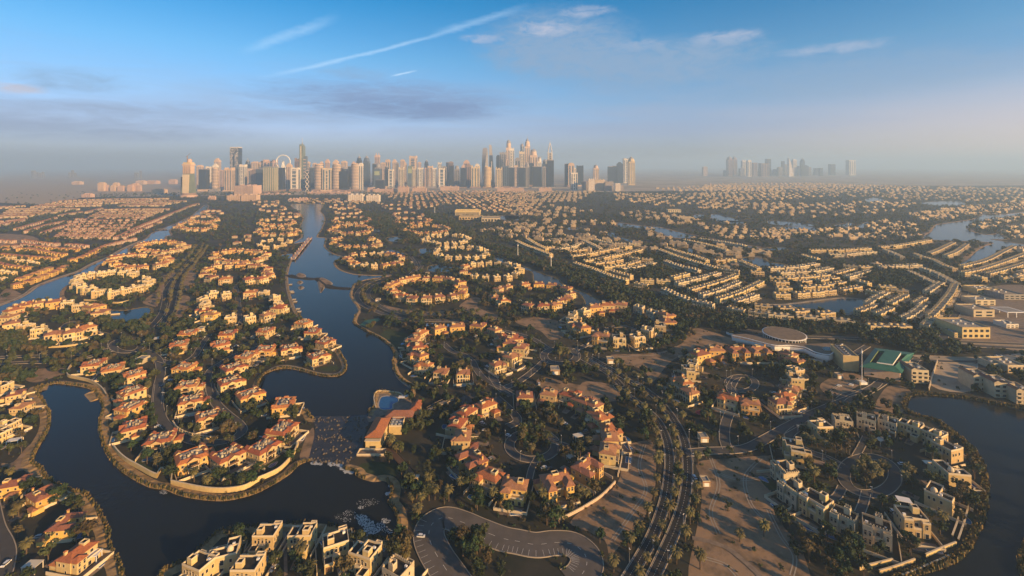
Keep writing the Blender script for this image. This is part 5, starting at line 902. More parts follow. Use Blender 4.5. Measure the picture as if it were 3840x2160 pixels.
        s.bx(-w, -d, 0, -w * .3, d, H, 'glass_dark'); s.bx(w * .12, -d, 0, w, d, H, 'glass_dark'); s.bx(-w * .3, -d, H * .78, w * .12, d, H, 'glass_dark'); s.bx(-w * .3, -d, 0, w * .12, d, H * .3, 'glass_dark')
        rr = random.Random(5); n = 12; L = int(H / 9)
        for k in range(L):
            for j in range(n):
                c0 = -w + W * (j + .5) / n; z = H * k / L
                if -w * .3 < c0 < w * .12 and H * .3 < z < H * .78: continue
                if rr.random() < .68: q = rr.uniform(.25, .5); g.bx(c0 - W / n * q, -d - .5, z, c0 + W / n * q, -d, z + H / L * rr.uniform(.3, .75), 'skin_white')
        c = MB(); c.parapet(-w, -d, w, d, H, 5, 'skin_white', 2); c.build('parapet', r)
    elif style == 'almas':
        s.bx(-w * .9, -d, 0, w * .35, d, H * .84, m); s.bx(w * .2, -d * .7, 0, w * 1.15, d * .8, H * .64, 'glass_blue'); g.bx(-w * .55, -d - 1, H * .05, -w * .25, -d, H * .84, 'skin_beige')
        for k in range(10): g.bx(w * .36, -d * .7 - .6, H * .06 * k + 8, w * 1.15, -d * .7, H * .06 * k + 13, 'skin_tan')
        c = MB(); c.prism([(-w * .9, -d), (w * .0, -d), (w * .0, d), (-w * .9, d)], H * .84, H * .87, m); c.frus(-w * .3, 0, H * .87, H * .91, w * .3, w * .1, 'skin_grey', 8); c.build('crown', r); c = MB(); c.tube((-w * .3, 0, H * .9), (-w * .3, 0, H), 1.2, 'metal'); c.build('spire', r)
    elif style == 'taper':
        s.frus(0, 0, H * .10, H * .58, w * 1.08, w * .8, 'glass_green', 4, ph=R(45)); s.bx(-w * .98, -d * .6, 0, -w * .8, d * .6, H * .5, 'glass_dark'); s.bx(-w * .5, -w * .82, H * .1, w * .5, -w * .5, H * .56, 'skin_beige')
        g.frus(0, 0, 0, H * .05, w * 1.3, w * 1.25, 'skin_pinkish', 16); g.frus(0, 0, H * .05, H * .10, w * 1.1, w * 1.05, 'skin_brown', 16)
        c = MB(); c.bx(-w * .62, -d * .62, H * .58, w * .62, d * .62, H * .78, 'skin_tan')
        for k in range(5): c.bx(-w * .58 + w * .29 * k - 1, -d * .62 - 2, H * .58, -w * .58 + w * .29 * k + 1, -d * .62, H * .76, 'skin_brown')
        c.bx(-w * .72, -d * .72, H * .78, w * .72, d * .72, H * .82, 'skin_tan'); c.bx(-w * .6, -d * .6, H * .82, w * .6, d * .6, H * .86, 'skin_gold'); c.frus(w * .15, 0, H * .86, H * .9, w * .36, w * .36, 'skin_pinkish', 12); c.dome(w * .15, 0, H * .9, w * .36, 'skin_pinkish'); c.build('crown', r)
        c = MB(); c.bx(-w * .28, -1.5, H * .86, -w * .2, 1.5, H * 1.02, 'skin_brown'); c.tube((-w * .24, 0, H * 1.02), (w * .3, 0, H * 1.09), .8, 'skin_brown'); c.tube((-w * .24, 0, H * 1.02), (-w * .5, 0, H * 1.0), .8, 'skin_brown'); c.build('crane', r)
    elif style == 'lace':
        s.bx(-w * .95, -d * .95, 0, w * .95, d * .95, H * .46, m)
        for sx in (-1, 1):
            for sy in (-1, 1): s.frus(sx * w * .75, sy * d * .75, H * .46, H * .74, w * .2, w * .18, 'skin_white', 4, ph=R(45)); g.tube((sx * w * .75, sy * d * .75, H * .74), (sx * w * .12, sy * d * .12, H * .93), w * .13, 'skin_white', 5)
        s.bx(-w * .55, -d * .55, H * .46, w * .55, d * .55, H * .72, 'glass_blue')
        for k in range(6): za = H * (.47 + .045 * k); g.tube((-w * .75, -d * .8, za), (w * .75, -d * .8, za + H * .045), 1.3, 'skin_white', 4); g.tube((w * .75, -d * .8, za), (-w * .75, -d * .8, za + H * .045), 1.3, 'skin_white', 4)
        c = MB(); c.frus(0, 0, H * .90, H, w * .16, .3, 'skin_white', 6); c.build('spire', r)
    elif style == 'sail':
        n = 9
        for k in range(n): fa, fb = 1 - (k / n) ** 2, 1 - ((k + 1) / n) ** 2; ii = len(s.v); za, zb = H * .8 * k / n, H * .8 * (k + 1) / n; s.v += [(-w, -d, za), (-w + W * max(fa, .05), -d, za), (-w + W * max(fa, .05), d, za), (-w, d, za), (-w, -d, zb), (-w + W * max(fb, .05), -d, zb), (-w + W * max(fb, .05), d, zb), (-w, d, zb)]; [(s.f.append(tuple(ii + v for v in q)), s.m.append(m)) for q in ((0, 1, 5, 4), (1, 2, 6, 5), (2, 3, 7, 6), (3, 0, 4, 7), (4, 5, 6, 7))]
        c = MB(); c.tube((-w, 0, 0), (-w, 0, H), 1.5, 'skin_white'); c.build('spire', r)
    s.build('shaft', r)
    if g.f: g.build('facade_glazing' if style not in ('lattice', 'lace', 'taper') else 'facade_frame', r)
    if H > 120 and style not in ('taper', 'low', 'grid', 'twist', 'sail') and Zd < 4000 * KZ: c = MB(); c.bx(-w * 1.3, -d * 1.3, 0, w * 1.3, d * 1.2, 6 + (W % 7), ('skin_tan', 'skin_grey', 'skin_brown')[int(W) % 3]); c.build('podium', r)
F_, M_, K_ = 3200, 3500, 3900
for q in ((262, 400, 330, 'taper', 'skin_gold', 2620), (432, 490, 425, 'box', 'skin_tan', M_), (470, 550, 470, 'slab', 'glass_dark', F_), (540, 600, 442, 'frame', 'skin_white', M_), (600, 670, 455, 'band', 'skin_tan', F_), (635, 690, 348, 'step', 'skin_tan', K_), (615, 665, 410, 'step', 'skin_white', M_), (680, 735, 482, 'box', 'skin_pinkish', K_), (738, 762, 475, 'box', 'glass_blue', M_), (760, 845, 455, 'horn', 'skin_tan', F_), (827, 922, 228, 'lattice', 'glass_dark', 3900), (845, 920, 445, 'fin', 'glass_blue', M_), (925, 990, 420, 'fin', 'skin_white', F_), (985, 1035, 345, 'spire', 'glass_dark', 3950), (993, 1060, 465, 'arc', 'skin_tan', M_), (1055, 1125, 485, 'grid', 'skin_brown', F_), (905, 1120, 660, 'grid', 'skin_pinkish', 2780), (1063, 1135, 385, 'box', 'skin_tan', K_), (1148, 1208, 378, 'step', 'skin_tan', K_), (1125, 1205, 465, 'slab', 'glass_blue', F_), (1212, 1332, 365, 'horn', 'skin_pinkish', K_), (1210, 1335, 442, 'slab', 'glass_green', 3050), (1336, 1362, 420, 'box', 'skin_pinkish', K_), (1348, 1425, 455, 'fin', 'glass_dark', F_), (1460, 1516, 405, 'step', 'skin_tan', M_), (1517, 1600, 455, 'frame', 'skin_white', F_), (1558, 1612, 345, 'horn', 'skin_brown', 3900), (1612, 1682, 112, 'almas', 'glass_green', M_), (1682, 1724, 385, 'box', 'skin_tan', K_), (1680, 1722, 490, 'cross', 'glass_dark', F_), (1724, 1782, 450, 'slab', 'glass_blue', M_), (1780, 1875, 410, 'band', 'skin_tan', F_), (1838, 1880, 385, 'step', 'skin_tan', K_), (1760, 1800, 400, 'box', 'skin_tan', K_), (1882, 1985, 460, 'fin', 'skin_beige', F_), (1905, 1950, 358, 'step', 'skin_pinkish', K_), (1985, 2080, 405, 'band', 'skin_tan', F_), (1995, 2055, 365, 'step', 'skin_tan', K_), (2080, 2170, 440, 'dome', 'glass_dark', F_), (2090, 2150, 378, 'box', 'skin_tan', K_), (2166, 2202, 440, 'slab', 'glass_dark', M_), (2200, 2295, 400, 'band', 'skin_tan', F_), (2208, 2250, 385, 'step', 'skin_pinkish', K_), (2290, 2335, 400, 'arc', 'skin_white', F_), (2265, 2318, 300, 'spire', 'glass_dark', K_), (2346, 2410, 300, 'spire', 'glass_blue', K_)):
    tower(T1, *q[:5], Zd=q[5])
F_, M_, K_ = 3650, 3950, 4300
for q in ((300, 335, 408, 'slab', 'glass_dark', M_), (328, 380, 285, 'prong', 'skin_pinkish', K_), (330, 396, 400, 'dome', 'skin_grey', M_), (320, 395, 465, 'panel', 'glass_blue', F_), (340, 435, 595, 'slab', 'glass_dark', 3450), (392, 450, 395, 'box', 'skin_tan', K_), (450, 500, 360, 'arc', 'skin_tan', K_), (438, 486, 425, 'dome', 'glass_dark', F_), (485, 540, 475, 'frame', 'skin_white', F_), (528, 576, 360, 'step', 'skin_tan', K_), (563, 600, 395, 'box', 'skin_grey', M_), (603, 660, 450, 'horn', 'skin_beige', F_), (620, 666, 362, 'box', 'skin_tan', K_), (660, 690, 390, 'step', 'skin_tan', K_), (707, 757, 432, 'panel', 'glass_green', F_), (727, 806, 320, 'frame', 'skin_tan', K_), (756, 802, 450, 'horn', 'skin_beige', F_), (820, 856, 390, 'box', 'skin_pinkish', K_), (822, 880, 455, 'fin', 'skin_white', F_), (897, 940, 350, 'spire', 'glass_dark', K_), (898, 926, 455, 'box', 'skin_pinkish', F_), (935, 990, 435, 'fin', 'skin_tan', F_), (985, 1030, 455, 'fin', 'skin_white', F_), (1050, 1092, 395, 'fin', 'skin_white', K_), (1065, 1130, 460, 'frame', 'skin_white', F_), (1092, 1150, 440, 'box', 'skin_grey', M_), (1145, 1182, 392, 'slab', 'glass_dark', K_), (1175, 1226, 385, 'box', 'skin_brown', K_), (1180, 1232, 430, 'fin', 'glass_dark', F_), (1240, 1296, 425, 'dome', 'skin_grey', M_), (1323, 1370, 420, 'step', 'skin_pinkish', M_), (1345, 1412, 368, 'step', 'skin_pinkish', K_), (1310, 1372, 455, 'fin', 'glass_dark', F_), (1372, 1432, 410, 'step', 'skin_brown', M_), (1437, 1530, 432, 'horn', 'skin_gold', F_), (1480, 1524, 408, 'arc', 'skin_white', M_), (1563, 1621, 235, 'twist', 'skin_grey', K_), (1640, 1694, 195, 'slant', 'glass_dark', M_), (1580, 1658, 440, 'band', 'skin_gold', F_), (1720, 1768, 310, 'arc', 'glass_dark', K_), (1760, 1832, 275, 'fin', 'skin_grey', K_), (1833, 1894, 122, 'dome', 'skin_tan', K_), (1870, 1926, 225, 'fin', 'skin_white', M_), (1715, 1790, 450, 'horn', 'skin_gold', F_), (1790, 1862, 430, 'fin', 'glass_blue', F_), (1840, 1882, 350, 'box', 'skin_tan', M_), (1860, 1928, 450, 'slab', 'glass_dark', F_), (1928, 1972, 425, 'fin', 'skin_tan', F_), (1935, 1997, 340, 'arc', 'skin_grey', M_), (1985, 2046, 265, 'fin', 'skin_beige', M_), (1993, 2044, 165, 'dome', 'glass_blue', K_), (2048, 2108, 88, 'spire', 'skin_tan', K_), (1975, 2052, 450, 'slab', 'glass_dark', F_), (2050, 2100, 375, 'spire', 'skin_grey', F_), (2105, 2192, 230, 'dome', 'skin_tan', K_), (2098, 2150, 400, 'box', 'glass_dark', M_), (2140, 2242, 440, 'slab', 'glass_dark', F_), (2195, 2242, 318, 'dome', 'skin_white', K_), (2250, 2312, 352, 'dome', 'glass_dark', K_), (2308, 2368, 140, 'lace', 'skin_white', M_), (2304, 2380, 365, 'slab', 'glass_dark', F_), (2250, 2302, 440, 'box', 'skin_grey', F_)):
    tower(T2, *q[:5], Zd=q[5])
NM = len(TOWERS)
for q in ((303, 346, 345, 'slab', 'glass_dark', 3900), (335, 393, 336, 'arc', 'skin_tan', 3850), (360, 425, 430, 'fin', 'skin_white', 3300), (390, 412, 385, 'box', 'skin_white', 3900), (418, 480, 362, 'fin', 'glass_dark', 3950), (578, 630, 348, 'dome', 'skin_tan', 4300), (720, 766, 370, 'slab', 'glass_dark', 4600), (765, 810, 365, 'slab', 'glass_dark', 4700), (808, 860, 330, 'step', 'glass_dark', 4600), (868, 921, 292, 'fin', 'skin_white', 4700), (915, 976, 262, 'spire', 'skin_gold', 4200)): tower(T3, *q[:5], Zd=q[5])
for q in ((470, 530, 515, 1), (530, 590, 495, 2), (590, 690, 500, 0), (690, 770, 518, 1), (790, 840, 540, 2), (833, 868, 558, 1)): tower(T3, q[0], q[1], q[2], 'low', ('skin_beige', 'skin_grey', 'skin_white')[q[3]], Zd=3300 - 60 * q[3], dp=.5)
NG = len(TOWERS)
for q in ((1635, 1676, 372, 'box', 'skin_tan'), (1870, 1916, 262, 'spire', 'skin_brown'), (1921, 1962, 262, 'spire', 'skin_brown'), (1840, 1876, 408, 'box', 'skin_grey'), (1882, 1930, 395, 'slab', 'glass_dark'), (2012, 2052, 302, 'prong', 'skin_white'), (2064, 2100, 308, 'arc', 'skin_white'), (1990, 2032, 390, 'fin', 'skin_grey'), (2040, 2112, 384, 'dome', 'skin_grey'), (2110, 2157, 335, 'fin', 'skin_brown'), (2148, 2206, 412, 'box', 'glass_dark'), (2188, 2262, 340, 'fin', 'skin_brown'), (2246, 2287, 297, 'slab', 'glass_dark'), (2398, 2422, 318, 'slab', 'glass_dark'), (2420, 2452, 350, 'step', 'skin_grey'), (2462, 2500, 248, 'sail', 'skin_white'), (2500, 2537, 302, 'box', 'skin_white'), (2263, 2297, 425, 'box', 'skin_tan'), (2393, 2420, 420, 'box', 'skin_tan'), (2310, 2352, 395, 'dome', 'skin_grey'), (2360, 2400, 374, 'step', 'skin_grey'), (2428, 2470, 375, 'box', 'glass_dark')): tower(T3, *q, Zd=7200 + (q[0] * 7) % 900)
for q in ((748, 790, 262, 'slab', 'glass_dark'), (778, 806, 192, 'spire', 'glass_dark'), (790, 832, 255, 'step', 'glass_dark'), (830, 857, 270, 'box', 'skin_grey'), (888, 922, 280, 'box', 'glass_dark'), (928, 952, 278, 'slab', 'glass_dark'), (1010, 1048, 248, 'slab', 'glass_dark'), (1155, 1206, 214, 'fin', 'skin_white')): tower(T4, *q, Zd=7400 + (q[0] * 7) % 900)
NT_ = len(TOWERS)
for q in ((1140, 1210, 388, 3200), (1205, 1247, 415, 3210), (1280, 1330, 420, 3190), (1310, 1368, 390, 3220), (1365, 1428, 425, 3190), (1475, 1535, 415, 3170), (1525, 1590, 398, 3190), (1585, 1625, 420, 3180), (965, 1065, 515, 2590), (1772, 1902, 462, 2960), (1580, 1672, 362, 4300), (1697, 1818, 362, 4400), (848, 940, 372, 4280), (1955, 2030, 350, 4400)): tower(T5, q[0], q[1], q[2], 'low', 'skin_pinkish' if q[0] % 2 else 'skin_tan', Zd=q[3], dp=.6)
for q in ((370, 400), (405, 425), (430, 448), (455, 475), (485, 505), (790, 812), (825, 845), (855, 873), (1550, 1566), (1575, 1592), (1610, 1626)): tower(T5, q[0], q[1], 235 + (q[0] * 13) % 40, 'box', 'skin_grey', Zd=6200 + q[0] % 300)
for q in ((790, 935, 775), (955, 1130, 768)): tower(T1, q[0], q[1], q[2], 'low', 'skin_tan', Zd=2330, dp=.5)
for q in ((30, 195, 765), (235, 380, 772)): tower(T2, q[0], q[1], q[2], 'low', 'skin_white', Zd=2280, dp=.5)
for q in ((240, 300, 690, 3060), (310, 570, 700, 3060), (595, 715, 675, 3020), (760, 920, 690, 3080), (1080, 1290, 670, 3300), (1730, 2035, 688, 3120), (2210, 2360, 690, 3100)): tower(T2, q[0], q[1], q[2], 'low', 'skin_pinkish', Zd=q[3], dp=.3)
for q in ((1710, 1900, 732, 2900), (1900, 2180, 732, 2920), (1190, 1490, 752, 2850), (1480, 1590, 815, 2300), (1590, 1700, 808, 2320), (560, 640, 790, 2400)): tower(T1, q[0], q[1], q[2], 'low', 'skin_pinkish', Zd=q[3], dp=.3)
def name_towers(lo, hi, where, group):
    idx = sorted(range(lo, hi), key=lambda i: TOWERS[i][0] / TOWERS[i][1]); cnt = {}
    for i in idx:
        x, Zd, W, H, st, m, dp = TOWERS[i]; key = (CNAME[m], st); cnt[key] = cnt.get(key, 0) + 1
    seen = {}
    for i in idx:
        x, Zd, W, H, st, m, dp = TOWERS[i]; key = (CNAME[m], st); seen[key] = seen.get(key, 0) + 1; c = '%s %s' % (CNAME[m] if st not in ('almas',) else 'tall', SHAPE[st])
        lab = c + ((' in ' + where) if cnt[key] == 1 else ', %s such from left in %s' % (ordn(seen[key]), where))
        build_tower(x, Zd, W, H, st, m, dp, lab, group)
name_towers(0, NM, 'the main skyline', 'towers of the main skyline'); name_towers(NM, NG, 'the gap past the skyline', 'buildings right of the main skyline'); name_towers(NG, NT_, 'the far misty skyline', 'towers of the far misty skyline'); name_towers(NT_, len(TOWERS), 'the plain', 'low blocks on the plain')
# observation wheel
c = T1((1417, 392)); Zd = 3800 * KZ; r_ = 80 / 3.067 * Zd / FPX; cx, cz = (c[0] - 1920) * Zd / FPX, CAM_H + (HOR - c[1]) * Zd / FPX
wh = thing('observation_wheel', 'pale giant observation wheel rising behind the skyline towers', 'wheel', (cx, Zd, 0)); b = MB(); n = 48
for k in range(n):
    a, e = 2 * math.pi * k / n, 2 * math.pi * (k + 1) / n; b.tube((r_ * math.cos(a), 0, cz + r_ * math.sin(a)), (r_ * math.cos(e), 0, cz + r_ * math.sin(e)), 3.6, 'white_paint', 6)
b.build('rim', wh); b = MB()
for k in range(24): a = 2 * math.pi * k / 24; b.tube((0, 0, cz), (r_ * math.cos(a), 0, cz + r_ * math.sin(a)), .35, 'metal', 4)
b.build('spoke', wh); b = MB(); b.tube((0, -8, cz), (0, 8, cz), 6, 'white_paint', 12); b.build('hub', wh)
for sx in (-1, 1):
    for sy in (-1, 1): b = MB(); b.tube((sx * r_ * .5, sy * 30, 0), (0, sy * 6, cz), 4, 'white_paint', 6); b.build('leg', wh)

# ------------------------------------------------------------------ buildings and works on the ground
def front(f, x0, x1, yt, yb):                  # a front face in the frame -> centre x, distance, width, height
    a, c = f((x0, yb)), f((x1, yb)); t_ = f(((x0 + x1) / 2, yt)); g = G(((a[0] + c[0]) / 2, a[1])); s = g[1] / FPX
    return g[0], g[1], (c[0] - a[0]) * s, (a[1] - t_[1]) * s
def block(name, label, f, x0, x1, yt, yb, dep, m, deck='deck_tan', nw=0, nl=2, rz=0.0, cat='building', par=.9, units=0):
    x, y, W, H = front(f, x0, x1, yt, yb); r = thing(name, label, cat, (x, y + dep / 2, 0), R(rz)); b = MB(); w = W / 2; d = dep / 2; HOUSES.append((x, y + d, max(w, d) + 3))
    b.bx(-w, -d, 0, w, d, H, m); b.build('wall', r); b = MB(); b.parapet(-w, -d, w, d, H, par, m, .4); b.build('parapet', r); b = MB(); b.bx(-w + .4, -d + .4, H, w - .4, d - .4, H + .05, deck); b.build('roof_deck', r)
    for k in range(nl):
        for j in range(nw):
            wb = MB(); cx_ = -w + W * (j + .5) / nw; q = W / nw * .28; z = H * (k + .25) / nl; wb.bx(cx_ - q, -d - .08, z, cx_ + q, -d + .02, z + H / nl * .5, 'glass'); wb.bx(cx_ - q - .2, -d - .14, z - .2, cx_ + q + .2, -d - .01, z, 'trim'); wb.build('window', r)
    for k in range(units): u = MB(); u.bx(-.9, -.7, 0, .9, .7, 1.3, 'metal'); u.build('roof_unit', r, (-w * .7 + 1.4 * w * (k + .5) / units, d * (.4 if k % 2 else -.2), H + .05))
    return r, W, H, dep
def slabpoly(name, r, f, pts, z0, z1, mside, mtop): b = MB(); ox, oy = r.location[0], r.location[1]; b.prism([(x - ox, y - oy) for x, y in GL(f(pts), z1)], z0, z1, mside, mtop, True); return b.build(name, r)
# green-roofed hall
c0 = G(B4((1060, 1150))); gh = thing('sports_hall', 'big hall with green metal hipped roof and sunken roof court', 'hall', (*c0, 0)); HOUSES.append((c0[0], c0[1] + 10, 34))
ol = [(965, 977), (1325, 1022), (1212, 1205), (835, 1145)]; ins_ = [(990, 995), (1290, 1030), (1195, 1180), (870, 1128)]; b = MB(); g8 = GL(B4(ol), 8); b.prism([(c0[0] * 0 + x - c0[0], y - c0[1]) for x, y in GL(B4(ins_), 7.8)], 0, 7.8, 'wall_pink'); b.build('wall', gh)
b = MB(); o8 = [(x - c0[0], y - c0[1]) for x, y in g8]; i8 = [(x - c0[0], y - c0[1]) for x, y in GL(B4([(1000, 1000), (1258, 1036), (1150, 1140), (925, 1105)]), 10)]
for k_ in range(4): j = (k_ + 1) % 4; b.face([(*o8[k_], 8), (*i8[k_], 10), (*i8[j], 10), (*o8[j], 8)], 'green_roof'); b.face([(*o8[j], 7.7), (*o8[k_], 7.7), (*o8[k_], 8), (*o8[j], 8)][::-1], 'green_roof'); b.face([(*i8[k_], 8.6), (*i8[j], 8.6), (*i8[j], 10), (*i8[k_], 10)], 'lime_roof' if k_ in (1, 3) else 'green_roof')
b.build('green_roof', gh); slabpoly('roof_court', gh, B4, [(1000, 1000), (1258, 1036), (1150, 1140), (925, 1105)], 7.9, 8.6, 'deck_dark', 'deck_dark'); slabpoly('raised_roof_panel', gh, B4, [(1062, 1000), (1205, 1018), (1130, 1125), (985, 1105)], 8.7, 10.4, 'white_paint', 'green_roof')
block('cooling_plant', 'pale cooling plant with a row of round roof fans', B4, 725, 850, 1060, 1190, 22, 'wall_cream', rz=-14); cpx = bpy.data.objects['cooling_plant']
for k in range(6):
    u = MB(); u.frus(0, 0, 0, 1.1, 1.9, 1.8, 'metal', 16); u.frus(0, 0, 1.1, 1.15, 1.5, 1.5, 'deck_dark', 16); u.build('fan', cpx, (-1.5 + .2 * k, -9 + 3.7 * k, front(B4, 725, 850, 1060, 1190)[3] + .05))
# low curved centre with a glazed drum
dc = G(B4((165, 955))); cc = thing('visitor_centre', 'low sweeping white centre with round glazed drum and sandy roofs', 'building', (*dc, 0)); HOUSES.append((dc[0], dc[1], 22)); HOUSES.append((dc[0] + 30, dc[1] - 8, 18)); HOUSES.append((dc[0] - 40, dc[1] + 5, 18))
b = MB(); b.frus(0, 3, 4.2, 8.6, 15.5, 15.5, 'glass', 40); b.frus(0, 3, 8.6, 9.0, 16.5, 16.5, 'white_paint', 40)
for k_ in range(40): a = 2 * math.pi * k_ / 40; b.bx(15.6 * math.cos(a) - .12, 3 + 15.6 * math.sin(a) - .12, 4.2, 15.6 * math.cos(a) + .12, 3 + 15.6 * math.sin(a) + .12, 8.6, 'white_paint')
b.build('drum', cc); b = MB(); b.frus(0, 3, 9.0, 9.25, 15.6, 15.6, 'roof_brown', 40); b.build('drum_roof', cc)
slabpoly('sweeping_roof', cc, B4, [(-330, 855), (-200, 850), (20, 890), (200, 930), (330, 905), (345, 940), (560, 935), (668, 958), (552, 1050), (430, 1030), (330, 985), (200, 965), (60, 965), (-100, 930), (-320, 880)], 4.2, 6.6, 'white_paint', 'roof_brown'); slabpoly('wall', cc, B4, [(-300, 868), (20, 905), (200, 945), (345, 950), (560, 945), (640, 962), (545, 1040), (330, 980), (60, 958), (-290, 885)], 0, 4.15, 'white_paint', 'white_paint'); slabpoly('roof_opening', cc, B4, [(490, 975), (520, 965), (565, 968), (590, 985), (560, 1000), (510, 998)], 6.61, 6.75, 'white_paint', 'glass')
b = MB(); fl = smooth(GL(B4([(-330, 880), (-200, 908), (-100, 935), (60, 972), (200, 972), (330, 992), (430, 1037), (552, 1057), (610, 1010), (670, 960)]), 5), False, 5); wallstrip(b, [(x - dc[0], y - dc[1] - .6) for x, y in fl], .7, 2.6, 7.1, 'white_paint'); b.build('fascia', cc)
for q in ((380, 1055), (440, 1075), (500, 1090)): b = MB(); p_ = G(B4(q)); b.frus(0, 0, 0, 4.6, .3, .3, 'white_paint', 8); b.build('column', cc, (p_[0] - dc[0], p_[1] - dc[1], 0))
wall('garden_wall', 'long white wall in front of the sweeping visitor centre', GL(B3([(1940, 850), (2100, 900), (2318, 975)]) + B4([(150, 1040), (330, 1085), (540, 1115)])), 1.8, 'white_paint')
# telecom mast, tall poles, kiosks
def pole(name, label, f, x, yb, yt, rad, cat, dish=False):
    g = G(f((x, yb))); H = (f((x, yb))[1] - f((x, yt))[1]) * g[1] / FPX; r = thing(name, label, cat, (*g, 0)); b = MB(); b.frus(0, 0, 0, H, rad, rad * .6, 'white_paint', 10); b.build('pole', r)
    for k in range(3): a = MB(); a.bx(-rad * 1.7, -rad * 1.5, 0, -rad * .6, rad * 1.5, 1.6 if dish else 1.2, 'white_paint'); a.build('antenna', r, (0, 0, H - 3), R(120 * k))
    if dish: b = MB(); b.bx(-2.4, -2.0, 0, 2.4, 2.0, 1.6, 'white_paint'); b.bx(-3.4, -2.6, 0, -2.4, 1.4, 2.4, 'wall_white'); b.build('base', r)
pole('telecom_mast', 'tall white telecom mast beside the green-roofed hall', B4, 850, 1300, 985, .22, 'mast', True); pole('lamp_mast', 'tall white lamp mast at the green belt edge', B3, 354, 262, 140, .5, 'mast'); pole('lamp_mast', 'thin lamp mast by the right channel upstream', B3, 53, 155, 35, .5, 'mast'); pole('lamp_mast', 'white mast beside the long far canal', T4, 1160, 800, 722, .5, 'mast'); pole('lamp_mast', 'thin mast among hazy far houses', T3, 905, 668, 618, .7, 'mast'); pole('lamp_mast', 'pale mast near the hazy crossroads', T6, 1660, 285, 215, .6, 'mast')
for f, x0, x1, yt, yb, lb in ((A3, 1425, 1485, 405, 442, 'small white utility kiosk by the boulevard junction'), (A3, 1440, 1497, 738, 776, 'small white utility kiosk on the sand lot'), (B3, 352, 432, 1180, 1222, 'small cream kiosk beside the roundabout'), (B3, 866, 930, 1085, 1122, 'small pink-topped kiosk on the sandy slope'), (B2, 1080, 1118, 540, 556, 'small kiosk by the lakeside highway'), (B2, 1395, 1414, 200, 214, 'tiny kiosk by the upper highway'), (B2, 1532, 1564, 300, 316, 'tiny white kiosk before the pond'), (B1, 1210, 1290, 1085, 1125, 'white flat kiosk among roadside trees'), (B1, 1775, 1830, 805, 845, 'pink gatehouse at the straight lane'), (B4, 632, 680, 1225, 1258, 'small yellow hut beside the plant')):
    r, W, H, dp_ = block('kiosk', lb, f, x0, x1, yt, yb, front(f, x0, x1, yt, yb)[2] * 1.15, 'wall_white', 'deck_grey', 0, 0, 0, 'kiosk', .35); b = MB(); b.bx(-W * .3, -dp_ / 2 - .06, .1, W * .3, -dp_ / 2 - .005, H * .75, 'white_paint'); b.build('door', r); b = MB(); b.bx(-W * .56, -dp_ * .56, H * .86, W * .56, -dp_ * .505, H, 'tile_pink'); b.build('cornice', r)
# three-storey white villas, school and shops on the right
for q in ((1322, 1462, 1190, 1300, 14, 'white three-storey villa left of the empty sand lot'), (1885, 2050, 1250, 1368, 13, 'white three-storey arched villa right of the empty lot'), (2075, 2240, 1310, 1432, 13, 'white three-storey villa with blue pool by the lake'), (2275, 2420, 1380, 1490, 13, 'white three-storey villa cut by the right edge')):
    r, W, H, dp_ = block('villa', q[5], B4, q[0], q[1], q[2], q[3], q[4], 'wall_white', 'deck_tan', 3, 3, -8, 'villa', 1.0, 3); b = MB(); b.gable(-W / 2, -dp_ / 2, -W / 6, dp_ / 2, H + 1.0, 1.2, 'tile_pink', 'wall_white', .1); b.build('tile_roof', r); b = MB(); [b.bx(-W / 2, -dp_ / 2 - 1.3, z, W / 2, -dp_ / 2 - .01, z + .2, 'trim') for z in (H / 3, H * 2 / 3)]; b.build('balcony', r)
for q in ((1760, 2012, 800, 892, 26, 'wall_cream', 'cream school block with slatted roof corner', 5), (1862, 2052, 640, 698, 20, 'wall_white', 'white school block with dark lettering front', 2), (1880, 2060, 550, 592, 16, 'wall_white', 'white school wing with dark roof court', 3), (1895, 2105, 450, 492, 18, 'wall_cream', 'long cream school hall at the back', 6), (2140, 2330, 500, 542, 30, 'deck_grey', 'large grey canopied school hall', 4), (2045, 2150, 1130, 1180, 12, 'wall_white', 'white shop unit behind the arched villa', 2), (2172, 2340, 1145, 1205, 16, 'wall_white', 'pink-white shop hall at the right edge', 4), (1690, 1760, 850, 885, 12, 'wall_cream', 'low cream gate building of the school', 3), (2160, 2270, 770, 800, 12, 'canvas', 'tan canopy hall over the play court', 3)):
    block('school_building' if q[1] > 1700 and q[3] < 900 else 'shop', q[6], B4, q[0], q[1], q[2], q[3], q[4], q[5], 'deck_grey' if q[7] % 2 else 'deck_tan', q[7], 2, 0, 'building', 1.0, q[7])
cpx = thing('shade_canopy', 'grey solar-like canopy on white posts over the court', 'canopy', (*G(B4((2210, 690))), 0)); W_ = front(B4, 2125, 2300, 640, 700)[2]; b = MB(); b.bx(-W_ / 2, -5, 5, W_ / 2, 13, 5.4, 'white_paint'); b.bx(-W_ * .42, -3.5, 5.4, W_ * .42, 11.5, 5.45, 'deck_grey'); b.build('canopy_top', cpx)
for sx in (-.45, 0, .45):
    for yy in (-4, 12): b = MB(); b.bx(-.25, -.25, 0, .25, .25, 5, 'white_paint'); b.build('post', cpx, (W_ * sx, yy, 0))
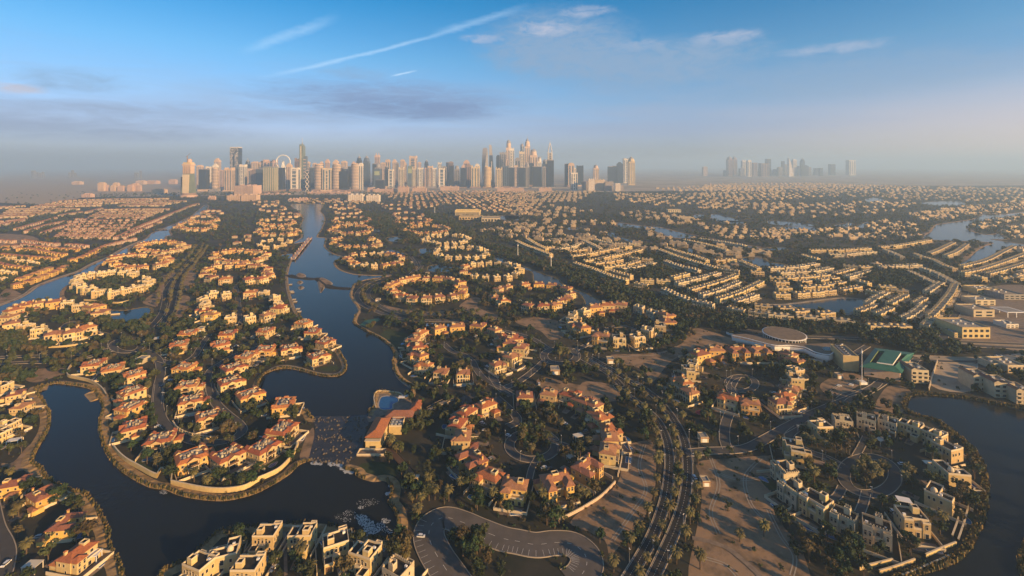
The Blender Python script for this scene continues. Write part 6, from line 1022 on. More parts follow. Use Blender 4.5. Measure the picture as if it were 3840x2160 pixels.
# far mall with a colonnade
r, W, H, dp_ = block('colonnaded_hall', 'long beige hall with a tall colonnade near the hazy crossroads', T6, 1848, 2080, 255, 292, 40, 'wall_cream', 'deck_tan', 0, 0, 0, 'building', 3)
for k in range(20): b = MB(); b.bx(-.8, -.8, 0, .8, .8, H * .8, 'wall_white'); b.build('column', r, (-W / 2 + W * (k + .5) / 20, -dp_ / 2 - 2, 0))
b = MB(); b.bx(-W / 2, -dp_ / 2 - 3.4, H * .8, W / 2, -dp_ / 2 - .01, H, 'wall_cream'); b.build('entablature', r)
block('mall', 'broad white flat mall below the colonnaded hall', T6, 2095, 2265, 318, 352, 45, 'wall_white', 'deck_tan', 6, 1); block('mall', 'low cream wing left of the white mall', T6, 1885, 2100, 305, 332, 30, 'wall_cream', 'deck_tan', 8, 1); block('villa_block', 'long pale block beside the far golf ponds', T7, 1590, 1740, 310, 335, 18, 'wall_white', 'deck_tan', 8, 2); block('villa_block', 'hazy white block on the golf edge', T7, 1500, 1620, 240, 265, 18, 'wall_white', 'deck_tan', 6, 2)
# clubhouse on the rapids
c1 = G(A2((880, 505))); ch = thing('clubhouse', 'long pink-roofed clubhouse hall beside the rapids', 'building', (*c1, 0)); HOUSES += [(c1[0], c1[1] + 6, 8), (c1[0] + 1, c1[1] + 18, 8)]; s_ = c1[1] / FPX / 2.0125; wd = 108 * s_
b = MB(); b.bx(-wd / 2, 0, 0, wd / 2, 20, 5.6, 'wall_cream'); b.build('wall', ch); b = MB(); b.hip(-wd / 2, 1.5, wd / 2, 20, 6.6, 1.8, 'tile_red', .7); b.build('tile_roof', ch)
b = MB(); b.bx(-wd / 2 + .2, 1.7, 5.6, wd / 2 - .2, 19.8, 6.6, 'deck_dark'); b.build('clerestory', ch); b = MB(); b.bx(-wd / 2 - .3, -1, 5.5, wd / 2 + .3, 1.4, 5.7, 'trim'); b.build('roof_terrace', ch); b = MB(); b.bx(-1.6, -.06, 0, 1.6, .05, 2.6, 'glass'); b.build('door', ch); b = MB(); b.bx(-wd / 2 - 3, -5, 0, wd / 2 + 4, -.1, .6, 'paving'); b.parapet(-wd / 2 - 3, -5, wd / 2 + 4, -.1, .6, .9, 'trim', .3); b.build('terrace', ch)
for k in range(5): wins_ = put('window', KEYED.get('window_d') or WIN['d'].mesh('window'), ch, (wd / 2, 3 + 4 * k, 1.2), R(90))
c2 = G(A2((1040, 330))); c2b = thing('clubhouse_hall', 'pink hipped hall with service yard beside the pool deck', 'building', (*c2, 0)); HOUSES.append((c2[0], c2[1] + 3, 12)); b = MB(); b.bx(-5.5, 2, 0, 9.5, 10, 4.6, 'wall_cream'); b.bx(-1, -7, 0, 6, 2, 4.4, 'wall_cream'); b.build('wall', c2b); b = MB(); b.hip(-5.5, 2, 9.5, 10, 4.8, 2.2, 'tile_pink', .7); b.build('tile_roof', c2b); b = MB(); b.parapet(-1, -7, 6, 1.9, 4.4, .8, 'trim'); b.bx(-.7, -6.7, 4.4, 5.7, 1.6, 4.45, 'deck_grey'); b.build('roof_deck', c2b)
for k in range(7): u = MB(); u.bx(-.6, -.5, 0, .6, .5, 1.1, 'metal'); u.build('roof_unit', c2b, (.4 + (k % 3) * 2.1, -5.5 + (k // 3) * 2.4, 4.45))
c3 = G(A2((1200, 250))); pv = thing('garden_pavilion', 'slim pink-roofed pavilion at the pool deck end', 'building', (*c3, 0)); HOUSES.append((c3[0], c3[1] + 2, 6)); b = MB(); b.bx(-2.6, -2, 0, 2.6, 6, 5, 'wall_cream'); b.bx(-1.4, 6, 0, 1.6, 11, 4.4, 'wall_cream'); b.build('wall', pv); b = MB(); b.hip(-2.6, -2, 2.6, 6, 5.2, 1.5, 'tile_red'); b.hip(-1.4, 6.4, 1.6, 11, 4.6, 1, 'tile_red', .4); b.build('tile_roof', pv); b = MB(); b.bx(-1, -2.06, 0, 1, -1.99, 2.4, 'glass'); b.build('door', pv)
sheet('pool_deck', smooth(GL(A2([(895, 185), (885, 110), (905, 65), (960, 58), (1080, 72), (1160, 105), (1175, 160), (1160, 215), (980, 230), (860, 290), (845, 240)])), True, 4), .10, 'paving')
pt = thing('club_pool', 'big blue lagoon-shaped pool on the club deck', 'pool', (*G(A2((1000, 150))), 0)); b = MB(); pw = smooth(GL(A2([(925, 175), (930, 125), (950, 98), (1000, 92), (1065, 105), (1075, 135), (1035, 155), (1030, 190), (960, 198)])), True, 4); ox, oy = pt.location[0], pt.location[1]; b.prism([(x - ox, y - oy) for x, y in pw], .1, .2, 'pool_water'); b.build('pool_water', pt)
b = MB(); wallstrip(b, [(x - ox, y - oy) for x, y in pw], .8, .1, .3, 'kerb', True); b.build('coping', pt)
wall('garden_wall', 'curving cream parapet round the club pool deck', GL(A2([(905, 190), (890, 115), (908, 68), (960, 60), (1075, 75), (1110, 100)])), 1.0)
for q, lb in (((1100, 128), 'white sun canopy on the club pool deck'), ((1150, 118), 'white bar hut on the club pool deck')):
    g = G(A2(q)); r = thing('sun_canopy', lb, 'canopy', (*g, .1)); b = MB(); b.bx(-2, -1.4, 2.4, 2, 1.4, 2.6, 'white_paint'); b.build('canopy_top', r); [(lambda bb: (bb.bx(-.08, -.08, 0, .08, .08, 2.4, 'metal'), bb.build('post', r, (sx, sy, 0))))(MB()) for sx in (-1.8, 1.8) for sy in (-1.2, 1.2)]
def bridge(name, label, f, p, q, wd, m, h, arch=0, posts=0):
    a, e = G(f(p)), G(f(q)); L = math.hypot(e[0] - a[0], e[1] - a[1]); r = thing(name, label, 'bridge', (*a, 0), math.atan2(e[1] - a[1], e[0] - a[0])); b = MB(); n = 14
    for k in range(n):
        za, zb = (h + arch * math.sin(math.pi * t_) for t_ in (k / n, (k + 1) / n)); b.face([(L * k / n, -wd / 2, za), (L * (k + 1) / n, -wd / 2, zb), (L * (k + 1) / n, wd / 2, zb), (L * k / n, wd / 2, za)], m)
        for s_ in (-1, 1): b.face([(L * k / n, s_ * wd / 2, za - .5), (L * (k + 1) / n, s_ * wd / 2, zb - .5), (L * (k + 1) / n, s_ * wd / 2, zb), (L * k / n, s_ * wd / 2, za)][::-s_], m)
    b.build('deck', r)
    for s_ in (-1, 1): b = MB(); [b.tube((L * k / n, s_ * wd / 2, h + 1 + arch * math.sin(math.pi * k / n)), (L * (k + 1) / n, s_ * wd / 2, h + 1 + arch * math.sin(math.pi * (k + 1) / n)), .1, m, 5) for k in range(n)]; b.build('railing', r)
    for k in range(posts):
        for s_ in (-1, 1): b = MB(); b.bx(-.6, -.6, -.5, .6, .6, 2.8, 'tile_pink' if k % 2 else 'wall_pink'); b.build('post', r, (L * (k + .5) / posts, s_ * wd / 2, h + arch * math.sin(math.pi * (k + .5) / posts)))
    for k in range(1, 4): b = MB(); b.bx(-.5, -wd * .4, 0, .5, wd * .4, h + arch * math.sin(math.pi * k / 4) - .5, 'stone'); b.build('pier', r, (L * k / 4, 0, 0))
bridge('footbridge', 'narrow brown timber footbridge beside the clubhouse', A2, (995, 505), (1205, 745), 3.0, 'wood', 1.6, .5); bridge('footbridge', 'short pale footbridge to the car lane', A2, (1300, 215), (1480, 128), 3.2, 'stone', 1.4, .6); bridge('stone_footbridge', 'long pink stone bridge with posts across the upper lake', B2, (330, 190), (495, -12), 6, 'wall_pink', 1.6, 1.4, 12); bridge('road_bridge', 'flat bridge across the left channel', T5, (1815, 925), (1935, 925), 8, 'stone', 1.6, .4)
g = G(A2((1205, 750))); r = thing('bridge_gate', 'cream gate block at the footbridge landing', 'gate', (*g, 0)); b = MB(); b.bx(-1.6, -1, 0, -.9, 1, 3, 'wall_cream'); b.bx(.9, -1, 0, 1.6, 1, 3, 'wall_cream'); b.build('post', r); b = MB(); b.bx(-1.7, -1.1, 3, 1.7, 1.1, 3.5, 'trim'); b.build('lintel', r)
# promenade piers along the lake shore
for k, q in enumerate([(312, 408), (322, 470), (330, 480), (345, 545), (355, 565), (380, 630), (392, 655), (440, 725)]): g = G(B2(q)); b = MB(); b.bx(-1.6, -1.2, 0, 1.6, 1.2, 1.0, 'stone'); b.bx(-1.8, -1.4, 1.0, 1.8, 1.4, 1.2, 'trim'); o = b.build('viewing_pier', None, (*g, 0)); tag(o, 'little stone viewing pier, %s from the front along the promenade' % ordn(8 - k), 'pier', 'viewing piers on the promenade')
# weir and islets
b = MB(); wp = smooth(GL(B2([(300, 318), (360, 335), (440, 345), (510, 352), (570, 350), (620, 385), (680, 425), (760, 435), (860, 440)])), False, 5); strip(b, offs(wp, 4), offs(wp, -4), .25, .9, 'deck_dark'); strip(b, offs(wp, -4), offs(wp, -7), .9, .04, 'deck_dark'); tag(b.build('stone_weir'), 'dark stone weir with two islets across the lake', 'weir')
for nm, pts in (('islet', [(360, 320), (385, 300), (430, 305), (455, 325), (430, 345), (380, 345)]), ('islet', [(555, 365), (590, 340), (640, 355), (690, 385), (690, 405), (640, 410), (620, 440), (585, 480), (570, 450), (560, 410)]), ('islet', [(370, 385), (385, 370), (415, 370), (428, 385), (410, 400), (385, 400)]), ('islet', [(378, 430), (395, 418), (425, 420), (440, 432), (420, 448), (392, 450)])):
    s = ccw(smooth(GL(B2(pts)), True, 4)); b = MB(); i2 = offs(s, 2.0, True); strip(b, i2, s, .7, .04, 'stone', True); b.face([(x, y, .7) for x, y in i2], 'sand'); struct(b.build(nm))
# rapids: boulders and foam
rock = []
for k in range(4):
    b = MB(); b.frus(0, 0, -.2, .35, .8, .7, 'boulder', 7, False, 1, .8, k); b.frus(.1, 0, .35, .75, .7, .3, 'boulder', 7, True, 1, .8, k); rock.append(b.mesh('boulder'))
n = 0; xs, ys = np.array(RAP).T
while n < 240:
    px = random.uniform(410, 845); py = random.choice((268, 330, 405, 415, 500, 580, 595)) + random.gauss(0, 16)
    g = G(A2((px, py)))
    if not inside(np.array([g[0]]), np.array([g[1]]), RAP)[0]: continue
    n += 1; o = put('boulder', rock[n % 4], None, (g[0], g[1], .05), random.uniform(0, 6), random.uniform(.3, .95)); tag(o, 'pale boulder lying in the shallow brown rapids', 'boulder', 'boulders in the rapids')
def foam(pts_list, f, seed):
    rr = random.Random(seed); b = MB()
    for cx_, cy_, n_, ra, sz in pts_list:
        sz *= .6
        for k in range(int(n_ * 2.2)):
            a = rr.uniform(0, 6.28); q = ra * rr.random() ** .5; g = G(f((cx_ + q * math.cos(a), cy_ + q * .5 * math.sin(a)))); s = sz * rr.uniform(.3, 1); m_n = rr.randint(5, 8)
            b.face([(g[0] + s * rr.uniform(.5, 1) * math.cos(2 * math.pi * j / m_n), g[1] + s * rr.uniform(.4, .9) * math.sin(2 * math.pi * j / m_n), .115 + k * .0003) for j in range(m_n)], 'foam')
    o = b.build('foam'); o['kind'] = 'stuff'
foam([(440, 600, 20, 25, 1.3), (480, 605, 16, 20, 1.1), (570, 608, 26, 30, 1.3), (630, 615, 22, 22, 1.3), (655, 640, 30, 22, 1.5), (690, 660, 30, 28, 1.6), (720, 672, 24, 18, 1.3), (1020, 770, 22, 20, 1.2), (1000, 830, 26, 22, 1.4), (1015, 880, 10, 14, 1.0)], A2, 1)
foam([(820, 900, 26, 60, .5), (880, 890, 20, 50, .45), (790, 935, 18, 20, .7), (700, 975, 26, 50, .5), (640, 1005, 20, 50, .4), (790, 1010, 50, 50, .7), (830, 1050, 70, 60, .8), (870, 1100, 80, 70, .8), (930, 1080, 40, 60, .6), (980, 1035, 30, 40, .7), (850, 1130, 30, 60, .6), (1000, 1110, 24, 40, .5), (680, 1030, 16, 40, .5)], A2, 2)
foam([(1235, 820, 40, 30, .5)], A1, 3)
# ------------------------------------------------------------------ vegetation
TREE_N, PALM_N = 290, 290
pal = []      # x, y, label, group
def palmrow(pts, d, step, name, f=None):
    s = offs(pts, d); acc = 0; k = 0
    for (x0, y0), (x1, y1) in zip(s, s[1:]):
        L = math.hypot(x1 - x0, y1 - y0)
        while acc < L:
            t_ = acc / L; pal.append((x0 + (x1 - x0) * t_ + random.uniform(-.8, .8), y0 + (y1 - y0) * t_, name)); k += 1; acc += step * random.uniform(.8, 1.2)
        acc -= L
med = [((a[0] + b_[0]) / 2, (a[1] + b_[1]) / 2) for a, b_ in zip(smooth(rl_[::7], False, 7), smooth(rr_[::7][:len(rl_[::7])], False, 7))]
palmrow(rl_, -5.0, 11.0, 'left verge of the boulevard'); palmrow(rr_, 5.0, 11.0, 'right verge of the boulevard')
palmrow(med, 0, 9.5, 'boulevard median')
palmrow(ll_, 5, 13, 'left avenue median'); palmrow(ll_, -6, 15, 'left side of the left avenue'); palmrow(lr_, 6, 11, 'right side of the left avenue')
palmrow(GL(B1([(280, 1075), (400, 1072), (560, 1065), (720, 1045)])), 0, 9, 'palm avenue under the mixed ring'); palmrow(GL(B1([(200, 1115), (380, 1112), (620, 1100), (760, 1075)])), 0, 12, 'front of the palm avenue')
palmrow(GL(B2([(1000, 440), (960, 500), (985, 570), (1100, 640)])), 0, 10, 'lakeside highway verge'); palmrow(GL(B2([(1260, 650), (1400, 680), (1650, 705), (1900, 690), (2100, 760), (2300, 780)])), 0, 9, 'row below the lakeside ring')
for x, y in ((1140, 920), (1215, 830), (1250, 900), (1225, 960), (1265, 1030), (1320, 800), (1350, 850), (1300, 760), (1410, 920), (1470, 925), (1455, 860), (1180, 870), (1290, 1000), (1215, 1000)): g = G(A2((x, y + 25))); pal.append((*g, 'palm grove at the footbridge landing'))
for f, l, nm in ((A2, ((1545, 800), (1690, 840), (1790, 870), (1130, 1320), (335, 1330), (120, 1330), (410, 1420), (1020, 480), (1060, 500), (1070, 170), (340, 390), (1010, 450), (930, 120)), 'gardens by the lower lake'), (A3, ((370, 330), (280, 240), (300, 260), (110, 480), (150, 510), (520, 480), (580, 470), (145, 590), (150, 660), (510, 840), (560, 850), (230, 880), (690, 210), (1720, 1170), (1900, 1130), (1480, 260), (1420, 1380)), 'yellow ring gardens'), (A4, ((270, 480), (330, 450), (440, 500), (280, 420), (700, 640), (740, 600), (800, 650), (830, 700), (860, 640), (900, 650), (780, 720), (660, 690), (1050, 690), (1090, 680), (1040, 740), (660, 1200), (1320, 1050), (1220, 1010), (1500, 860), (1540, 900), (460, 650), (350, 730)), 'flat-roofed ring gardens'),
                 (A1, ((1190, 620), (1230, 580), (1180, 590), (1465, 720), (1565, 750), (860, 330), (810, 300), (1115, 50), (820, 50), (140, 980), (100, 1000), (200, 1270), (75, 690), (1475, 450), (830, 200)), 'peninsula and wooded lane gardens'), (B3, ((470, 1030), (430, 1060), (505, 1050), (440, 1010)), 'roundabout island'), (B2, ((2000, 930), (1830, 1140), (1860, 1130), (2140, 1250), (2240, 1260), (1520, 940), (110, 1110), (270, 1090), (990, 560), (1370, 680), (1620, 720)), 'park ring gardens'), (B1, ((1250, 1310), (1340, 1350), (1310, 1080), (1390, 1100), (2130, 660), (2200, 650), (2240, 655), (1020, 400), (1080, 420), (980, 410)), 'left-bank gardens')):
    for x, y in l: g = G(f((x, y + 20))); pal.append((*g, nm))
def blocked(x, y, pad=0.0, roads=True):
    bad = inwater(x, y) | inside(x, y, RAP)
    for q_ in NOGO: bad |= inside(x, y, q_)
    if roads:
        for s, wd in ROADS:
            lo_, hi_ = s.min(0) - wd, s.max(0) + wd; m = (x > lo_[0]) & (x < hi_[0]) & (y > lo_[1]) & (y < hi_[1])
            if not m.any(): continue
            d = np.hypot(x[m][:, None] - s[None, :, 0], y[m][:, None] - s[None, :, 1]).min(1); t_ = bad[m]; t_ |= d < wd / 2 + pad; bad[m] = t_
    H_ = np.array(HOUSES)
    order = np.argsort(H_[:, 1]); H_ = H_[order]
    for i in range(0, len(x), 400):
        xs_, ys_ = x[i:i + 400], y[i:i + 400]; a, e = np.searchsorted(H_[:, 1], [ys_.min() - 40, ys_.max() + 40]); h = H_[a:e]
        if len(h): bad[i:i + 400] |= ((xs_[:, None] - h[None, :, 0]) ** 2 + (ys_[:, None] - h[None, :, 1]) ** 2 < (h[None, :, 2] * .93 + pad * .3) ** 2).any(1)
    return bad
px_, py_ = np.array([p[0] for p in pal]), np.array([p[1] for p in pal]); ok = ~blocked(px_, py_, .5); pal = sorted([p for p, k in zip(pal, ok) if k], key=lambda p: p[1]); cnt = {}
far_palms = pal[PALM_N:]
for n, (x, y, nm) in enumerate(pal[:PALM_N]):
    cnt[nm] = cnt.get(nm, 0) + 1; tm, cm = PALMS[n * 7 % 3]; s = random.uniform(.72, 1.0) * (1.0 if y < 590 else 1.15)
    r = thing('date_palm', 'date palm, %s from the front in the %s' % (ordn(cnt[nm]), nm), 'palm', (x, y, 0), random.uniform(0, 6.28), 'date palms of the ' + nm, s); put('trunk', tm, r); put('crown', cm, r)
# broadleaf trees: density falls with distance, thick in the belts
BELTS = [(B3, [(-200, 130), (0, 90), (200, 180), (560, 260), (800, 360), (1000, 430), (1200, 490), (1500, 600), (1900, 710), (2318, 780), (2318, 870), (2000, 830), (1640, 720), (1560, 800), (1480, 830), (1430, 690), (1100, 610), (900, 600), (760, 520), (600, 440), (420, 370), (200, 270), (0, 200)], 1), (B4, [(0, 760), (600, 800), (1220, 850), (1560, 860), (1560, 960), (1880, 1000), (1880, 1060), (1330, 1010), (900, 930), (300, 860), (0, 850)], 1), (A1, [(0, 650), (300, 640), (420, 740), (560, 790), (720, 920), (830, 1110), (850, 1250), (930, 1449), (740, 1449), (600, 1000), (420, 960), (200, 780), (0, 720)], 1), (A2, [(1020, 700), (1200, 740), (1130, 900), (1080, 1000), (1060, 1200), (1280, 1240), (1400, 1449), (1080, 1449), (980, 1330), (700, 1180), (500, 1080), (1040, 1150)], 1),
         (A2, [(1400, 1080), (1560, 1090), (1790, 1200), (1932, 1260), (1932, 1449), (1600, 1449), (1480, 1220)], 1), (A3, [(0, 980), (230, 1010), (420, 1050), (560, 1130), (700, 1230), (720, 1449), (650, 1449), (640, 1300), (560, 1180), (400, 1140), (200, 1150), (0, 1090)], 1), (A4, [(230, 1270), (450, 1310), (680, 1310), (700, 1400), (560, 1430), (330, 1390)], 1), (A4, [(1480, 820), (1560, 600), (1640, 760), (1640, 960), (1580, 1160), (1480, 1280), (1430, 1200)], 1), (B1, [(0, 880), (420, 980), (420, 1050), (0, 1050), (0, 1130), (300, 1130), (300, 1260), (300, 1380), (100, 1380), (0, 1300)], 1), (B1, [(860, 760), (960, 740), (1250, 770), (1380, 800), (1260, 850), (1000, 840)], 1), (T6, [(1000, 250), (1250, 300), (1450, 430), (1500, 560), (1300, 560), (1150, 430), (1000, 360)], 1), (T6, [(1540, 250), (1750, 300), (2050, 490), (2200, 560), (2576, 720), (2576, 800), (2330, 690), (2100, 570), (1850, 460), (1650, 360)], 1), (B3, [(1160, 290), (1300, 240), (1460, 290), (1480, 340), (1320, 370), (1200, 350)], 1), (B3, [(150, 60), (420, 20), (520, 60), (380, 100), (220, 90)], 1), (B4, [(860, 330), (1250, 290), (1420, 400), (1400, 450), (1000, 430)], 1), (B3, [(1640, 760), (1740, 880), (1700, 940), (1560, 940), (1440, 860), (1480, 820)], 1), (A1, [(1520, 370), (1640, 300), (1800, 330), (1720, 400)], 1), (A3, [(-60, 400), (60, 400), (260, 430), (260, 520), (60, 540)], 1), (B1, [(1060, 900), (1240, 900), (1240, 980), (1080, 985)], 1)]
bel = [np.array(ccw(GL(f(p)))) for f, p, _ in BELTS]
cand = []
for y0, y1, per, wmul in ((165, 280, 40, 1.02), (280, 470, 46, 1.0), (470, 840, 68, .98), (840, 1430, 145, .97), (1430, 2600, 355, .97)):
    n = int(1.09 * (y1 ** 2 - y0 ** 2) / per); yy = np.sqrt(rng.uniform(y0 ** 2, y1 ** 2, n)); xx = rng.uniform(-1, 1, n) * (1.11 * yy + 12) * wmul
    ins = np.zeros(n, bool); sd_ = np.zeros(n, bool)
    for p in bel: ins |= inside(xx, yy, p)
    for s in SANDS: sd_ |= inside(xx, yy, s)
    cl = np.sin(xx * .031 + 1.3) * np.sin(yy * .027) + np.sin(xx * .083 + yy * .05) * .5
    keep = (ins | (rng.uniform(0, 1, n) < np.clip(.62 + .25 * cl, .2, .9))) & ~(sd_ & (rng.uniform(0, 1, n) > .06))
    xx, yy, ins = xx[keep], yy[keep], ins[keep]; b_ = blocked(xx, yy, 1.0 if y1 < 500 else 1.2); cand += list(zip(xx[~b_], yy[~b_], ins[~b_]))
    if ins.any():      # thicken the belts
        q = ins & ~b_
        for dx, dy in ((2.5, 3.0), (-3.5, 2.0)): x2, y2 = xx[q] + dx * per ** .5 * .14, yy[q] + dy * per ** .5 * .14; b2 = blocked(x2, y2, .8); cand += list(zip(x2[~b2], y2[~b2], np.ones(len(x2), bool)[~b2]))
cand.sort(key=lambda c: c[1])
RINGS = [(o.location[0], o.location[1], o['label'].split(', ')[-1].replace("-o'clock in", "-o'clock villa in") if 'past' not in o['label'] else o['label'].split(', ')[-1].replace(' in the', ' villa in the', 1)) for o in COL.objects if o.get('category') == 'villa' and ' in the ' in o.get('label', '')]
RA = np.array([r[:2] for r in RINGS]); tone = ('round olive', 'tall dark', 'bushy dark', 'dry brownish', 'dense green', 'tall olive')
for n, (x, y, q) in enumerate(cand[:TREE_N]):
    k = n * 5 % 6; tm, cm = TREES[k]; s = random.uniform(.62, 1.15); s *= (1 if q else .85); nr = int(((RA - (x, y)) ** 2).sum(1).argmin())
    d_ = math.hypot(RA[nr][0] - x, RA[nr][1] - y); lab = '%s tree %s the %s' % (tone[k], 'beside' if d_ < 16 else ('near' if d_ < 35 else 'past'), RINGS[nr][2])
    r = thing('leafy_tree', lab, 'tree', (x, y, 0), random.uniform(0, 6.28), 'trees by the ' + RINGS[nr][2], (s * random.uniform(.9, 1.15), s * random.uniform(.9, 1.15), s)); put('trunk', tm, r); put('crown', cm, r)
def mass(name, pts, mats_, build):             # many small shapes as one mesh
    V, F, M = [], [], []; base = 0
    for p in pts:
        v, mi = build(*p); V.append(v); F.append(np.arange(len(v)).reshape(-1, 4) + base); M.append(np.full(len(v) // 4, mi)); base += len(v)
    V = np.concatenate(V); F = np.concatenate(F); M = np.concatenate(M); me = bpy.data.meshes.new(name)
    me.vertices.add(len(V)); me.vertices.foreach_set('co', V.astype(np.float32).ravel()); me.loops.add(F.size); me.loops.foreach_set('vertex_index', F.astype(np.int32).ravel()); me.polygons.add(len(F)); me.polygons.foreach_set('loop_start', np.arange(0, F.size, 4, dtype=np.int32)); 
    for k in mats_: me.materials.append(MATS[k])
    me.polygons.foreach_set('material_index', M.astype(np.int32)); me.update(calc_edges=True); o = put(name, me); o['kind'] = 'stuff'; return o
def blob(n, r, h, seed):                       # n leaf quads spread over an uneven crown
    g = np.random.default_rng(seed); c = g.normal(size=(5, 3)) * (r * .42, r * .42, h * .13) + (0, 0, h * .55); w_ = g.integers(0, 5, n); q = g.normal(size=(n, 3)); q /= np.linalg.norm(q, axis=1)[:, None]; o = c[w_] + q * r * .5 * g.uniform(.5, 1, (n, 1)); o[:, 2] = np.maximum(o[:, 2], .4)
    nn = q + g.normal(size=(n, 3)) * .5; u = np.cross(nn, g.normal(size=(n, 3))); u /= np.linalg.norm(u, axis=1)[:, None]; v = np.cross(nn, u); v /= np.linalg.norm(v, axis=1)[:, None]; s = (r * g.uniform(.16, .34, (n, 1)))
    return np.stack([o - u * s - v * s * .8, o + u * s - v * s * .6, o + u * s * .8 + v * s * .7, o - u * s * .7 + v * s * .8], 1).reshape(-1, 3)
BLOB = {'n': [blob(170, 3.1, 7.0, k) for k in range(6)], 'm': [blob(80, 3.4, 7.0, 10 + k) for k in range(6)], 'f': [blob(34, 4.2, 7.5, 20 + k) for k in range(6)]}
LEAFM = ['leaf', 'leaf_olive', 'leaf_dry']
def plant(x, y, q):
    L = 'n' if y < 470 else ('m' if y < 930 else 'f'); v = BLOB[L][random.randrange(6)] * random.uniform(.55, 1.1) * (1.15 if q else 1.0); a = random.uniform(0, 6.28); v = np.column_stack((*rotp(v[:, 0], v[:, 1], a), v[:, 2])) + (x, y, 0); return v, random.choice((0, 0, 0, 0, 1, 1, 1, 2))
mass('distant_trees', cand[TREE_N:], LEAFM, plant)
if far_palms:
    fp = []
    for k in range(3):
        v = []
        for a in range(12):
            ca, sa = math.cos(a * .524 + k), math.sin(a * .524 + k)
            for (r0, z0), (r1, z1) in (((0, 5.6), (1.5, 6.3)), ((1.5, 6.3), (2.9, 4.9))): v += [(r0 * ca - .3 * sa, r0 * sa + .3 * ca, z0), (r1 * ca - .3 * sa, r1 * sa + .3 * ca, z1), (r1 * ca + .3 * sa, r1 * sa - .3 * ca, z1), (r0 * ca + .3 * sa, r0 * sa - .3 * ca, z0)]
        v += [(-.25, 0, 0), (.25, 0, 0), (.25, 0, 5.6), (-.25, 0, 5.6), (0, -.25, 0), (0, .25, 0), (0, .25, 5.6), (0, -.25, 5.6)]; fp.append(np.array(v))
    mass('distant_palms', [p[:2] for p in far_palms], ['frond'], lambda x, y: (fp[random.randrange(3)] * random.uniform(1.0, 1.35) + (x, y, 0), 0))
# low shrubs: hedges at plots and scrub on the sand
sh = []
for y0, y1, per in ((165, 280, 13), (280, 470, 25), (470, 760, 80)):
    n = int(1.09 * (y1 ** 2 - y0 ** 2) / per); yy = np.sqrt(rng.uniform(y0 ** 2, y1 ** 2, n)); xx = rng.uniform(-1, 1, n) * (1.11 * yy + 12); sd_ = np.zeros(n, bool)
    for s in SANDS: sd_ |= inside(xx, yy, s)
    cl = np.sin(xx * .11 + .7) * np.sin(yy * .13 + 2) + .6 * np.sin(xx * .31 + yy * .23); keep = (~sd_ & (cl > -.2)) | (sd_ & (rng.uniform(0, 1, n) < .34) & (cl > -.3)); xx, yy = xx[keep], yy[keep]; b_ = blocked(xx, yy, .3); sh += list(zip(xx[~b_], yy[~b_]))
SB = [blob(26, 1.1, 1.5, 40 + k) for k in range(5)]
mass('undergrowth', sh, LEAFM, lambda x, y: (SB[random.randrange(5)] * random.uniform(.4, 1.3) + (x, y, -.2), random.choice((0, 1, 1, 2))))
# reeds along the near shores
rd = []
for (s, bw, bm) in WATERS:
    if bm in ('reed', 'bank'):
        for k in range(1 if bm == 'bank' else 3):
            o_ = offs(s, -bw * (.15 + .3 * k), True)
            for i in range(len(o_)):
                a, e = o_[i], o_[(i + 1) % len(o_)]; L = math.hypot(e[0] - a[0], e[1] - a[1])
                if min(a[1], e[1]) > 470 or L > 60: continue
                for q in np.arange(0, L, 1.6): rd.append((a[0] + (e[0] - a[0]) * q / L + random.uniform(-.5, .5), a[1] + (e[1] - a[1]) * q / L))
xx, yy = np.array(rd).T; b_ = blocked(xx, yy, 0, False); rd = [p for p, k in zip(rd, b_) if not k]
def reed(x, y):
    n = 7; a = rng.uniform(0, 6.28, n); r = rng.uniform(0, .8, n); h = rng.uniform(.7, 1.7, n); cx_, cy_ = x + r * np.cos(a), y + r * np.sin(a); u, v = np.cos(a * 3) * .22, np.sin(a * 3) * .22
    return np.stack([np.stack([cx_ - u, cy_ - v, 0 * h], 1), np.stack([cx_ + u, cy_ + v, 0 * h], 1), np.stack([cx_ + u * 1.3, cy_ + v * 1.3 + .2, h], 1), np.stack([cx_ - u * 1.3, cy_ - v + .2, h], 1)], 1).reshape(-1, 3), int(random.random() < .3)
mass('reeds', rd, ['reed', 'leaf_olive'], reed)
# ------------------------------------------------------------------ the many far houses, one mass
def boxes(bs):
    V = []
    for x0, y0, z0, x1, y1, z1 in bs:
        p = np.array([(x0, y0, z0), (x1, y0, z0), (x1, y1, z0), (x0, y1, z0), (x0, y0, z1), (x1, y0, z1), (x1, y1, z1), (x0, y1, z1)]); V.append(p[[0, 1, 5, 4, 1, 2, 6, 5, 2, 3, 7, 6, 3, 0, 4, 7, 4, 5, 6, 7]])
    return np.concatenate(V)
HB = {'town': [boxes([(-10, -4, 0, 10, 4, 6.8), (-9, 0, 6.8, -5, 3, 8.8), (2, 0, 6.8, 6, 3, 8.8), (-9, -7, 2.5, 6, -4, 2.8)]), boxes([(-7, -4, 0, 7, 4, 6.6), (-5, -6, 0, 1, -4, 6.0), (0, 0, 6.6, 4, 3, 8.6)])], 'row': [boxes([(-6, -4, 0, 6, 4, 6)])]}
ROOFQ = np.array([(-6.5, -4.5, 6), (6.5, -4.5, 6), (2.2, 0, 7.9), (-2.2, 0, 7.9), (6.5, -4.5, 6), (6.5, 4.5, 6), (2.2, 0, 7.9), (2.2, 0, 7.9), (6.5, 4.5, 6), (-6.5, 4.5, 6), (-2.2, 0, 7.9), (2.2, 0, 7.9), (-6.5, 4.5, 6), (-6.5, -4.5, 6), (-2.2, 0, 7.9), (-2.2, 0, 7.9)], float)
